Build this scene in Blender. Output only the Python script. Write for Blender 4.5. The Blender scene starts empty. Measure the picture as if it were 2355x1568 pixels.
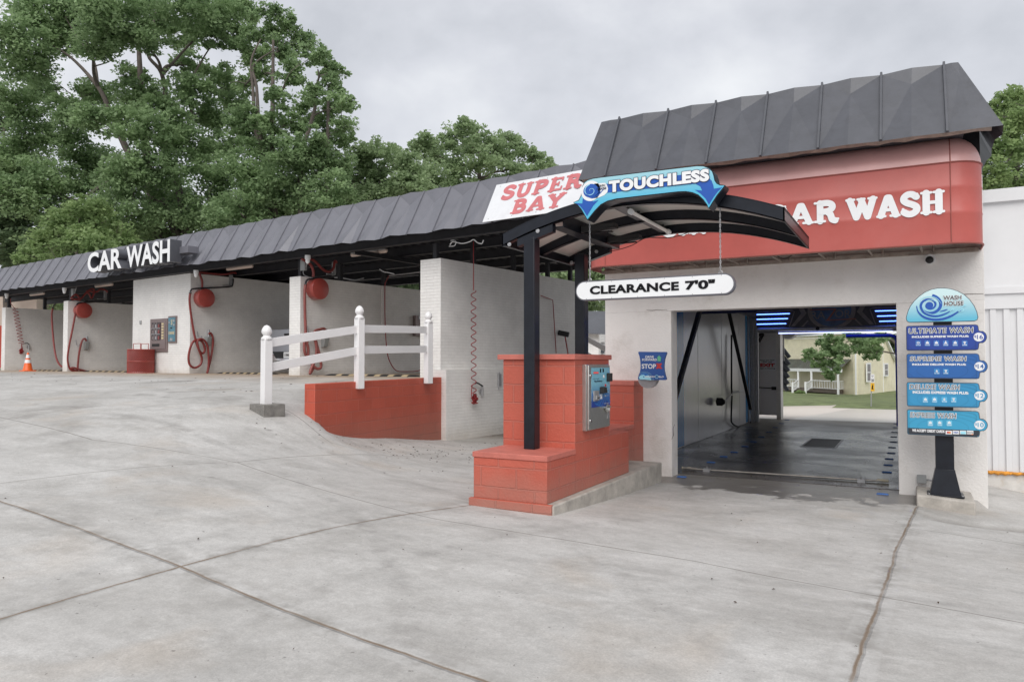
import bpy, bmesh, math, random
import numpy as np
from mathutils import Vector, Matrix
R = math.radians
random.seed(7); rng = np.random.default_rng(7)
S = bpy.context.scene
COL = S.collection

# ------------------------------------------------------------------ camera
F = 1680.0; CX = 1177.5; CY = 784.0; CZ = 1.67
PITCH = math.atan(48/1680); HD = R(28.6)
cd = bpy.data.cameras.new('camera'); cam = bpy.data.objects.new('camera', cd); COL.objects.link(cam)
cam.location = (0, 0, CZ); cam.rotation_euler = (R(90)+PITCH, 0, HD)
cd.sensor_width = 36; cd.sensor_fit = 'HORIZONTAL'; cd.lens = F/2355*36; cd.clip_start = .05; cd.clip_end = 2000
S.camera = cam
S.render.resolution_x = 1024; S.render.resolution_y = 681

# ------------------------------------------------------------------ sky and sun (overcast)
SUN_EL, SUN_AZ = R(44), R(160)
W = bpy.data.worlds.new('World'); S.world = W; W.use_nodes = True
nt = W.node_tree; nt.nodes.clear(); N = nt.nodes.new; LK = nt.links.new
out = N('ShaderNodeOutputWorld'); bg = N('ShaderNodeBackground'); bg.inputs['Strength'].default_value = .1
sky = N('ShaderNodeTexSky'); sky.sky_type = 'NISHITA'; sky.sun_disc = False; sky.sun_elevation = SUN_EL; sky.sun_rotation = SUN_AZ
tc = N('ShaderNodeTexCoord'); mp = N('ShaderNodeMapping'); mp.inputs['Scale'].default_value = (1, 1, 1.5); mp.inputs['Location'].default_value = (.3, .9, .2)
n1 = N('ShaderNodeTexNoise'); n1.inputs['Scale'].default_value = 2.9; n1.inputs['Detail'].default_value = 7; n1.inputs['Roughness'].default_value = .52; n1.inputs['Distortion'].default_value = .12
cr = N('ShaderNodeValToRGB')
e = cr.color_ramp.elements; e[0].position = .36; e[0].color = (4.0, 4.12, 4.4, 1); e[1].position = .62; e[1].color = (6.0, 6.1, 6.25, 1)
m1 = cr.color_ramp.elements.new(.47); m1.color = (4.8, 4.9, 5.2, 1)
mx = N('ShaderNodeMix'); mx.data_type = 'RGBA'; mx.inputs[0].default_value = .93
LK(tc.outputs['Generated'], mp.inputs[0]); LK(mp.outputs[0], n1.inputs['Vector']); LK(n1.outputs['Fac'], cr.inputs[0])
LK(sky.outputs[0], mx.inputs[6]); LK(cr.outputs[0], mx.inputs[7]); LK(mx.outputs[2], bg.inputs['Color']); LK(bg.outputs[0], out.inputs['Surface'])
sd = bpy.data.lights.new('sun', 'SUN'); sd.energy = 1.5; sd.angle = R(50); sd.color = (1, .97, .93)
so = bpy.data.objects.new('sun', sd); COL.objects.link(so)
dv = Vector((math.sin(SUN_AZ)*math.cos(SUN_EL), math.cos(SUN_AZ)*math.cos(SUN_EL), math.sin(SUN_EL)))
so.rotation_euler = dv.to_track_quat('Z', 'Y').to_euler(); so.location = dv*60
S.view_settings.view_transform = 'Standard'; S.view_settings.look = 'None'; S.view_settings.exposure = .62; S.view_settings.gamma = 1
S.cycles.max_bounces = 8; S.cycles.diffuse_bounces = 5; S.cycles.use_denoising = True

# ------------------------------------------------------------------ survey: turns a bearing in the picture into a point on a known plane
def ray(px, py):
    a = (px-CX)/F; b = (CY-py)/F; h = (-math.sin(HD), math.cos(HD)); r = (math.cos(HD), math.sin(HD)); c, s = math.cos(PITCH), math.sin(PITCH)
    return (h[0]*c+a*r[0]-b*h[0]*s, h[1]*c+a*r[1]-b*h[1]*s, s+b*c)
def pz(px, py, z): d = ray(px, py); t = (z-CZ)/d[2]; return (d[0]*t, d[1]*t, z)
def py_(px, py, Y): d = ray(px, py); t = Y/d[1]; return (d[0]*t, Y, CZ+d[2]*t)
def px_(px, py, X): d = ray(px, py); t = X/d[0]; return (X, d[1]*t, CZ+d[2]*t)
def pd(px, py, dist): d = ray(px, py); return (d[0]*dist, d[1]*dist, CZ+d[2]*dist)
TH = R(7); AX = (math.cos(TH), -math.sin(TH)); DP = (math.sin(TH), math.cos(TH))
def uvf(x, y): return x*AX[0]+y*AX[1], x*DP[0]+y*DP[1]
def inv(u, v): return u*AX[0]+v*DP[0], u*AX[1]+v*DP[1]
def pu(px, py, u):                                                   # point on the bay wall plane u
    d = ray(px, py); t = u/(d[0]*AX[0]+d[1]*AX[1]); x, y = d[0]*t, d[1]*t; return (u, x*DP[0]+y*DP[1], CZ+d[2]*t)
def pv(px, py, v):
    d = ray(px, py); t = v/(d[0]*DP[0]+d[1]*DP[1]); x, y = d[0]*t, d[1]*t; return (x*AX[0]+y*AX[1], v, CZ+d[2]*t)
def Z1(x, y): return (x*.25669, 517.5+y*.25669)
def Z2(x, y): return (517.5+x*.25669, 517.5+y*.25669)
def Z3(x, y): return (920+x*.2934, 747.5+y*.2934)
def Z4(x, y): return (1092.5+x*.3418, 345+y*.3418)
def ZT(x, y): return (1437.5+x*.33, 661.3+y*.33)
def ZH(x, y): return (1782.5+x*.132, 759+y*.132)
def ZS(x, y): return (1311+.16603*x, 379.5+.16603*y)
def ZR(x, y): return (1265+x*.46293, 86.25+y*.46293)

# ------------------------------------------------------------------ terrain
NEAR = (-9.40, 7.70); FAR = (-10.22, 11.75)
common = [(0,1568,.28),(1177,1568,.30),(2355,1568,.25),(1089,1160,.21),(1280,1182,.19),(611,954,.86),(600,1070,.47),(600,1180,.40),(0,1101,.55),(0,1252,.42),(0,978,.80),(0,896,1.1),(0,867,1.25),(725.6,970.7,.708),(710,951,.83),(350,1000,.73),(300,1100,.53)]
low = [(1504,1107,.02),(2066,1135,0),(1550,1095,0),(2110,1165,0),(2272,1170,-.09),(2275,1115,-.02),(2355,1130,-.1),(2355,1255,-.03),(745,990,.55),(830,1005,.34),(900,1009,.237),(1013,1013,.03),(1000,1060,.10),(850,1060,.26),(1800,1300,.13)]
PC = [pz(*p) for p in common]
PL = PC+[pz(*p) for p in low]+[inv(u, v)+(0,) for u, v in [(-9.9,14),(-9.9,20),(-7,14),(-7,20),(-4,14),(0,20)]]
PU = PC+[inv(u, v)+(1.33,) for u, v in [(-10.5,11),(-10.5,13),(-13,10.7),(-17,11),(-23,11),(-30,11),(-36,11),(-15,20),(-30,20),(-45,20),(-10.6,20)]]+[inv(-10.3, 9.5)+(1.2,), inv(-12, 9)+(1.2,)]
def tps(P, lam=.02):
    P = np.array(P, float); n = len(P); d = np.hypot(P[:, 0][:, None]-P[:, 0], P[:, 1][:, None]-P[:, 1])
    K = np.where(d > 0, d*d*np.log(d+1e-12), 0)+lam*np.eye(n); Q = np.c_[np.ones(n), P[:, :2]]
    return P[:, :2], np.linalg.solve(np.block([[K, Q], [Q.T, np.zeros((3, 3))]]), np.r_[P[:, 2], 0, 0, 0])
SL, SU = tps(PL), tps(PU)
def ev(T_, X, Y):
    P, s = T_; r = s[-3]+s[-2]*X+s[-1]*Y
    for (a, b), w in zip(P, s[:-3]):
        d = np.hypot(X-a, Y-b); r = r+w*np.where(d > 0, d*d*np.log(d+1e-12), 0)
    return r
def sm(t): t = np.clip(t, 0, 1); return t*t*(3-2*t)
def ground(X, Y):
    X = np.asarray(X, float); Y = np.asarray(Y, float); u, v = uvf(X, Y)
    Xc = np.clip(X, -45, 14); Yc = np.clip(Y, -8, 22)
    zl = np.clip(ev(SL, Xc, Yc), -.12, 1.3); zu = np.clip(ev(SU, Xc, Yc), -.1, 1.33)
    f = sm((v-12.2)/1.0)*(u > -10.3); zl = zl*(1-f)
    f2 = sm((Y-10.2)/.3)*(X > -4.0)*(X < .7); zl = zl*(1-f2)
    g = sm((v-11.0)/.8); zu = zu*(1-g)+1.33*g
    t = np.clip((v-NEAR[1])/(FAR[1]-NEAR[1]), 0, 1); ul = NEAR[0]+(FAR[0]-NEAR[0])*t
    Wd = .06+np.clip(NEAR[1]+.3-v, 0, 6); w = sm(((ul-.10-u)/Wd+1)/2)
    z = zl*(1-w)+zu*w
    far = -1.2*np.clip((Y-23)/27, 0, 1)-.4*np.clip((Y-50)/25, 0, 1)                              # the land falls away behind the tunnel
    back = sm((v-19)/5)
    z = np.where(u > -10.3, z, z*(1-back))+far
    # drainage swale to the right of the menu board
    sw = np.exp(-((Y-(9.12+.5*(np.clip(X, 0, 2)-.42)**2))/.13)**2)*sm(X/.3)*.05
    return z-sw

# ------------------------------------------------------------------ materials
def mat(name, col, rough=.6, metal=0, var=.12, vs=3.0, bump=0, bs=60, spec=.5, dirt=None, ds=1.2, coat=0):
    m = bpy.data.materials.new(name); m.use_nodes = True; t = m.node_tree; b = t.nodes['Principled BSDF']
    b.inputs['Roughness'].default_value = rough; b.inputs['Metallic'].default_value = metal; b.inputs['Specular IOR Level'].default_value = spec
    if coat: b.inputs['Coat Weight'].default_value = coat; b.inputs['Coat Roughness'].default_value = .25
    tc = t.nodes.new('ShaderNodeTexCoord'); c = tuple(col)
    n = t.nodes.new('ShaderNodeTexNoise'); n.inputs['Scale'].default_value = vs; n.inputs['Detail'].default_value = 6; n.inputs['Roughness'].default_value = .65
    mr = t.nodes.new('ShaderNodeMapRange'); mr.inputs[1].default_value = .3; mr.inputs[2].default_value = .7
    mi = t.nodes.new('ShaderNodeMix'); mi.data_type = 'RGBA'
    mi.inputs[6].default_value = tuple(x*(1-var) for x in c)+(1,); mi.inputs[7].default_value = tuple(min(1, x*(1+var)) for x in c)+(1,)
    t.links.new(tc.outputs['Object'], n.inputs['Vector']); t.links.new(n.outputs['Fac'], mr.inputs[0]); t.links.new(mr.outputs[0], mi.inputs[0])
    last = mi.outputs[2]
    if dirt:
        n2 = t.nodes.new('ShaderNodeTexNoise'); n2.inputs['Scale'].default_value = ds; n2.inputs['Detail'].default_value = 8; n2.inputs['Roughness'].default_value = .7
        r2 = t.nodes.new('ShaderNodeMapRange'); r2.inputs[1].default_value = .52; r2.inputs[2].default_value = .75; r2.inputs[4].default_value = .55
        m2 = t.nodes.new('ShaderNodeMix'); m2.data_type = 'RGBA'; m2.inputs[7].default_value = tuple(dirt)+(1,)
        t.links.new(tc.outputs['Object'], n2.inputs['Vector']); t.links.new(n2.outputs['Fac'], r2.inputs[0]); t.links.new(r2.outputs[0], m2.inputs[0]); t.links.new(last, m2.inputs[6]); last = m2.outputs[2]
    t.links.new(last, b.inputs['Base Color'])
    if bump:
        n3 = t.nodes.new('ShaderNodeTexNoise'); n3.inputs['Scale'].default_value = bs; n3.inputs['Detail'].default_value = 5
        bp = t.nodes.new('ShaderNodeBump'); bp.inputs['Strength'].default_value = 1; bp.inputs['Distance'].default_value = bump
        t.links.new(tc.outputs['Object'], n3.inputs['Vector']); t.links.new(n3.outputs['Fac'], bp.inputs['Height']); t.links.new(bp.outputs[0], b.inputs['Normal'])
    return m
def emit(name, col, st):
    m = bpy.data.materials.new(name); m.use_nodes = True; b = m.node_tree.nodes['Principled BSDF']
    b.inputs['Base Color'].default_value = tuple(col)+(1,); b.inputs['Emission Color'].default_value = tuple(col)+(1,); b.inputs['Emission Strength'].default_value = st
    return m
def brick(name, c1, c2, mortar, w, h, ms, bump=.004, rough=.6, off=.5, wear=None, stain=None):
    m = bpy.data.materials.new(name); m.use_nodes = True; t = m.node_tree; b = t.nodes['Principled BSDF']; b.inputs['Roughness'].default_value = rough
    uv = t.nodes.new('ShaderNodeUVMap'); tc = t.nodes.new('ShaderNodeTexCoord')
    wn = t.nodes.new('ShaderNodeTexNoise'); wn.inputs['Scale'].default_value = 2.2; wn.inputs['Detail'].default_value = 3
    sub = t.nodes.new('ShaderNodeVectorMath'); sub.operation = 'SUBTRACT'; sub.inputs[1].default_value = (.5, .5, .5)
    scl = t.nodes.new('ShaderNodeVectorMath'); scl.operation = 'SCALE'; scl.inputs['Scale'].default_value = h*.10
    add = t.nodes.new('ShaderNodeVectorMath'); add.operation = 'ADD'
    t.links.new(uv.outputs[0], wn.inputs['Vector']); t.links.new(wn.outputs['Color'], sub.inputs[0]); t.links.new(sub.outputs[0], scl.inputs[0]); t.links.new(scl.outputs[0], add.inputs[0]); t.links.new(uv.outputs[0], add.inputs[1])
    br = t.nodes.new('ShaderNodeTexBrick'); br.offset = off; br.inputs['Scale'].default_value = 1; br.inputs['Brick Width'].default_value = w; br.inputs['Row Height'].default_value = h
    br.inputs['Mortar Size'].default_value = ms; br.inputs['Mortar Smooth'].default_value = .35; br.inputs['Color1'].default_value = tuple(c1)+(1,); br.inputs['Color2'].default_value = tuple(c2)+(1,); br.inputs['Mortar'].default_value = tuple(mortar)+(1,)
    t.links.new(add.outputs[0], br.inputs['Vector'])
    n = t.nodes.new('ShaderNodeTexNoise'); n.inputs['Scale'].default_value = 1.6; n.inputs['Detail'].default_value = 8; n.inputs['Roughness'].default_value = .7
    mr = t.nodes.new('ShaderNodeMapRange'); mr.inputs[1].default_value = .35; mr.inputs[2].default_value = .7; mr.inputs[3].default_value = 1.04; mr.inputs[4].default_value = .88
    mu = t.nodes.new('ShaderNodeMix'); mu.data_type = 'RGBA'; mu.blend_type = 'MULTIPLY'; mu.inputs[0].default_value = 1
    t.links.new(tc.outputs['Object'], n.inputs['Vector']); t.links.new(n.outputs['Fac'], mr.inputs[0]); t.links.new(br.outputs['Color'], mu.inputs[6]); t.links.new(mr.outputs[0], mu.inputs[7])
    last = mu.outputs[2]
    if stain:                                                        # grime splashed up from the ground, with a ragged edge
        c, z0, z1 = stain; geo = t.nodes.new('ShaderNodeSeparateXYZ'); t.links.new(uv.outputs[0], geo.inputs[0])
        n4 = t.nodes.new('ShaderNodeTexNoise'); n4.inputs['Scale'].default_value = 5; n4.inputs['Detail'].default_value = 7; t.links.new(uv.outputs[0], n4.inputs['Vector'])
        ad = t.nodes.new('ShaderNodeMath'); ad.operation = 'MULTIPLY_ADD'; ad.inputs[1].default_value = -.35; t.links.new(n4.outputs['Fac'], ad.inputs[0]); t.links.new(geo.outputs[1], ad.inputs[2])
        r4 = t.nodes.new('ShaderNodeMapRange'); r4.inputs[1].default_value = z0-.17; r4.inputs[2].default_value = z1-.17; r4.inputs[3].default_value = .6; r4.inputs[4].default_value = 0; t.links.new(ad.outputs[0], r4.inputs[0])
        m4 = t.nodes.new('ShaderNodeMix'); m4.data_type = 'RGBA'; m4.inputs[7].default_value = tuple(c)+(1,); t.links.new(r4.outputs[0], m4.inputs[0]); t.links.new(last, m4.inputs[6]); last = m4.outputs[2]
    t.links.new(last, b.inputs['Base Color'])
    n3 = t.nodes.new('ShaderNodeTexNoise'); n3.inputs['Scale'].default_value = 45; n3.inputs['Detail'].default_value = 4; t.links.new(tc.outputs['Object'], n3.inputs['Vector'])
    a = t.nodes.new('ShaderNodeMath'); a.operation = 'MULTIPLY_ADD'; a.inputs[1].default_value = -1.0; t.links.new(br.outputs['Fac'], a.inputs[0])
    s3 = t.nodes.new('ShaderNodeMath'); s3.operation = 'MULTIPLY'; s3.inputs[1].default_value = .55; t.links.new(n3.outputs['Fac'], s3.inputs[0]); t.links.new(s3.outputs[0], a.inputs[2])
    bp = t.nodes.new('ShaderNodeBump'); bp.inputs['Distance'].default_value = bump; t.links.new(a.outputs[0], bp.inputs['Height']); t.links.new(bp.outputs[0], b.inputs['Normal'])
    return m
def gradient(name, c0, c1, z0, z1, rough=.35):                       # a printed colour blend from bottom to top of a sign
    m = bpy.data.materials.new(name); m.use_nodes = True; t = m.node_tree; b = t.nodes['Principled BSDF']; b.inputs['Roughness'].default_value = rough
    uv = t.nodes.new('ShaderNodeUVMap'); sp = t.nodes.new('ShaderNodeSeparateXYZ'); mr = t.nodes.new('ShaderNodeMapRange'); mr.inputs[1].default_value = z0; mr.inputs[2].default_value = z1
    mi = t.nodes.new('ShaderNodeMix'); mi.data_type = 'RGBA'; mi.inputs[6].default_value = tuple(c0)+(1,); mi.inputs[7].default_value = tuple(c1)+(1,)
    t.links.new(uv.outputs[0], sp.inputs[0]); t.links.new(sp.outputs[1], mr.inputs[0]); t.links.new(mr.outputs[0], mi.inputs[0]); t.links.new(mi.outputs[2], b.inputs['Base Color'])
    return m
M = {}
M['brick'] = brick('white_painted_brick', (.80,.785,.76), (.83,.815,.79), (.75,.73,.705), .2032, .0677, .005, .0034, .55, stain=((.50,.45,.38), -.05, .35))
M['brick_up'] = brick('white_painted_brick_bay', (.80,.785,.765), (.83,.815,.79), (.75,.735,.715), .2032, .0677, .005, .0034, .5, stain=((.50,.45,.38), 1.25, 1.5))
M['block'] = brick('red_painted_block', (.465,.098,.062), (.505,.112,.072), (.50,.14,.10), .4064, .2032, .009, .009, .5, stain=((.33,.20,.16), .20, .62))  # mortar lighter than the blocks: highlight on the joints painted into its colour
M['block_dirty'] = brick('red_painted_block_dirty', (.47,.085,.048), (.51,.095,.056), (.52,.12,.08), .4064, .2032, .008, .008, .5, stain=((.28,.16,.12), .10, .85))  # joint highlight painted in here too, as lighter mortar
M['red_top'] = mat('red_paint_cap', (.51,.15,.115), .55, var=.15, vs=6, bump=.002)
M['stucco'] = mat('white_stucco', (.76,.735,.71), .75, var=.07, vs=1.3, bump=.006, bs=38, dirt=(.45,.41,.36), ds=1.6)
M['concrete_curb'] = mat('curb_concrete', (.42,.39,.35), .85, var=.25, vs=5, bump=.004, bs=40, dirt=(.16,.15,.14), ds=3)
M['dark_panel'] = mat('charcoal_sheet_metal', (.072,.075,.088), .42, .0, var=.14, vs=4, bump=.0015, bs=14, spec=.6, dirt=(.05,.05,.055), ds=7)
M['bay_panel'] = mat('grey_sheet_metal', (.145,.146,.168), .38, .0, var=.10, vs=2, bump=.0015, bs=10, spec=.7)
M['black'] = mat('black_gloss_paint', (.010,.012,.018), .3, 0, var=.3, vs=8, spec=.35)
M['black_steel'] = mat('black_roof_steel', (.022,.022,.027), .6, 0, var=.3, vs=5)
M['deck'] = mat('dark_roof_deck', (.075,.076,.088), .5, 0, var=.25, vs=4)
M['rust_dark'] = mat('rusty_dark_flashing', (.035,.022,.016), .8, var=.5, vs=14)
M['awning'] = mat('faded_red_vinyl', (.44,.088,.072), .42, var=.07, vs=2.2, spec=.6, dirt=(.47,.13,.115), ds=.9)
M['awning_top'] = mat('painted_light_vinyl', (.72,.40,.38), .38, var=.07, vs=3, spec=.7)  # paler pink: light on the top painted into the colour, beyond mild fading
M['awning_seam'] = mat('awning_seam', (.30,.08,.065), .6)
M['frame_metal'] = mat('weathered_frame_steel', (.34,.29,.25), .6, .2, var=.3, vs=10, dirt=(.12,.05,.03), ds=9)
M['white_vinyl'] = mat('white_vinyl_fence', (.78,.77,.77), .35, var=.03, vs=3)
M['white'] = mat('white_face', (.78,.79,.80), .4, var=.03, vs=3)
M['sign_white'] = mat('sign_panel_white', (.70,.71,.73), .45, var=.05, vs=2.5, dirt=(.55,.55,.56), ds=3)
M['off_white'] = mat('off_white_soffit', (.74,.72,.67), .5, var=.04)
M['sup_red'] = mat('faded_red_lettering', (.56,.16,.17), .5, var=.10, vs=5)
M['navy'] = mat('navy_print', (.012,.014,.05), .4)
M['ink'] = mat('black_print', (.008,.008,.010), .7, spec=.15)
M['blue'] = mat('royal_blue_print', (.012,.085,.40), .35, var=.08, vs=5)
M['blue_mid'] = mat('mid_blue_print', (.03,.16,.48), .35, var=.06)
M['cyan'] = mat('cyan_print', (.10,.48,.68), .35, var=.06)
M['cyan_light'] = mat('light_cyan_print', (.35,.70,.82), .35, var=.05)
M['hose'] = mat('red_rubber_hose', (.22,.035,.032), .4, var=.2, vs=9)
M['hose_dirty'] = mat('dull_red_hose', (.25,.07,.062), .5, var=.25, vs=9)
M['drum'] = mat('red_enamel', (.38,.065,.052), .33, var=.10, vs=5, spec=.6, coat=.2)
M['coil'] = mat('red_coil_tube', (.28,.02,.022), .35)
M['steel'] = mat('brushed_steel', (.52,.52,.50), .36, .85, var=.08, vs=20)
M['galv'] = mat('galvanised_steel', (.42,.42,.43), .45, .6, var=.15, vs=15)
M['rubber'] = mat('black_rubber', (.02,.02,.021), .7)
M['yellow'] = mat('yellow_stripe', (.46,.36,.22), .7)
M['orange'] = mat('orange_cone', (.80,.13,.02), .4)
M['grey_box'] = mat('grey_plastic_box', (.32,.33,.33), .5)
M['wall_panel'] = mat('white_wall_panel', (.80,.79,.80), .22, var=.04, vs=1.5, spec=.6)
M['blue_panel'] = mat('blue_wall_panel', (.03,.22,.50), .25, var=.1)
M['teal_panel'] = mat('teal_wall_panel', (.03,.22,.28), .4)
M['metal_white'] = mat('white_metal_siding', (.69,.69,.70), .38, var=.04, vs=1.5, spec=.6)
M['orange_foam'] = mat('orange_foam', (.62,.26,.03), .7, var=.4, vs=12, bump=.01, bs=30)
M['siding'] = brick('yellow_siding', (.86,.80,.60), (.88,.82,.62), (.62,.54,.34), 40, .115, .010, .012, .6)
M['siding_grey'] = brick('grey_siding', (.50,.50,.50), (.52,.52,.52), (.3,.3,.3), 40, .12, .012, .012, .6)
M['roof_green'] = mat('green_metal_roof', (.075,.085,.07), .5, var=.35, vs=1.2, dirt=(.12,.05,.035), ds=1)
M['foundation'] = mat('stained_foundation', (.33,.31,.29), .8, var=.2, vs=2, dirt=(.42,.17,.06), ds=.8)
M['beige'] = mat('beige_wall', (.52,.43,.37), .8, var=.05)
M['red_wall'] = mat('red_lower_wall', (.42,.05,.03), .6)
M['glass'] = mat('window_glass', (.05,.06,.07), .08, spec=.8)
M['bark'] = mat('grey_bark', (.115,.098,.085), .9, var=.35, vs=3, bump=.02, bs=12)
M['tube_lit'] = mat('fluorescent_tube', (.85,.84,.80), .3)
M['lens'] = mat('fluorescent_lens', (.75,.62,.55), .35, var=.05)
M['led'] = emit('blue_led', (.10,.22,1.0), 5.0)
M['led_white'] = emit('white_blue_led', (.42,.50,1.0), 3.0)
M['silver'] = mat('silver_car_paint', (.42,.44,.48), .3, .5, var=.03)
M['chrome'] = mat('chrome', (.7,.7,.72), .12, 1)
M['brown_metal'] = mat('brown_machine_door', (.22,.17,.165), .4, .3, var=.1)
M['tan'] = mat('tan_print', (.60,.50,.30), .5)
M['fdmuted'] = mat('muted_teal_print', (.08,.20,.26), .4, var=.25, vs=9)
M['green'] = mat('green_print', (.14,.50,.28), .4)
M['red_print'] = mat('red_print', (.55,.05,.05), .4)
M['orange_print'] = mat('orange_print', (.75,.22,.03), .4)
M['razor_face'] = mat('dark_sign_face', (.030,.030,.048), .35, var=.5, vs=5)
M['razor_grey'] = mat('grey_sign_print', (.20,.18,.18), .4, var=.3, vs=8)
M['razor_blue'] = mat('globe_blue_print', (.03,.09,.22), .4, var=.6, vs=6)
M['amber_led'] = emit('red_display', (.5,.05,.05), .6)

def foliage(name, a, b, scale=.9):
    m = bpy.data.materials.new(name); m.use_nodes = True; t = m.node_tree; t.nodes.remove(t.nodes['Principled BSDF']); o = t.nodes['Material Output']
    tc = t.nodes.new('ShaderNodeTexCoord'); n = t.nodes.new('ShaderNodeTexNoise'); n.inputs['Scale'].default_value = scale; n.inputs['Detail'].default_value = 5; n.inputs['Roughness'].default_value = .75
    mr = t.nodes.new('ShaderNodeMapRange'); mr.inputs[1].default_value = .33; mr.inputs[2].default_value = .67
    mi = t.nodes.new('ShaderNodeMix'); mi.data_type = 'RGBA'; mi.inputs[6].default_value = tuple(a)+(1,); mi.inputs[7].default_value = tuple(b)+(1,)
    t.links.new(tc.outputs['Object'], n.inputs['Vector']); t.links.new(n.outputs['Fac'], mr.inputs[0]); t.links.new(mr.outputs[0], mi.inputs[0])
    p = t.nodes.new('ShaderNodeBsdfPrincipled'); p.inputs['Roughness'].default_value = .5; p.inputs['Specular IOR Level'].default_value = .35; tr = t.nodes.new('ShaderNodeBsdfTranslucent'); ms = t.nodes.new('ShaderNodeMixShader'); ms.inputs[0].default_value = .5
    t.links.new(mi.outputs[2], p.inputs['Base Color']); t.links.new(mi.outputs[2], tr.inputs['Color']); t.links.new(p.outputs[0], ms.inputs[1]); t.links.new(tr.outputs[0], ms.inputs[2]); t.links.new(ms.outputs[0], o.inputs['Surface'])
    return m
M['leaf'] = foliage('oak_leaves', (.14,.225,.10), (.39,.53,.27))
M['leaf2'] = foliage('far_leaves', (.18,.26,.125), (.42,.54,.30))
M['leaf_light'] = foliage('light_leaves', (.17,.26,.10), (.38,.50,.22))
M['leaf_dark'] = foliage('dark_leaves', (.065,.105,.052), (.17,.24,.12))

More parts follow.
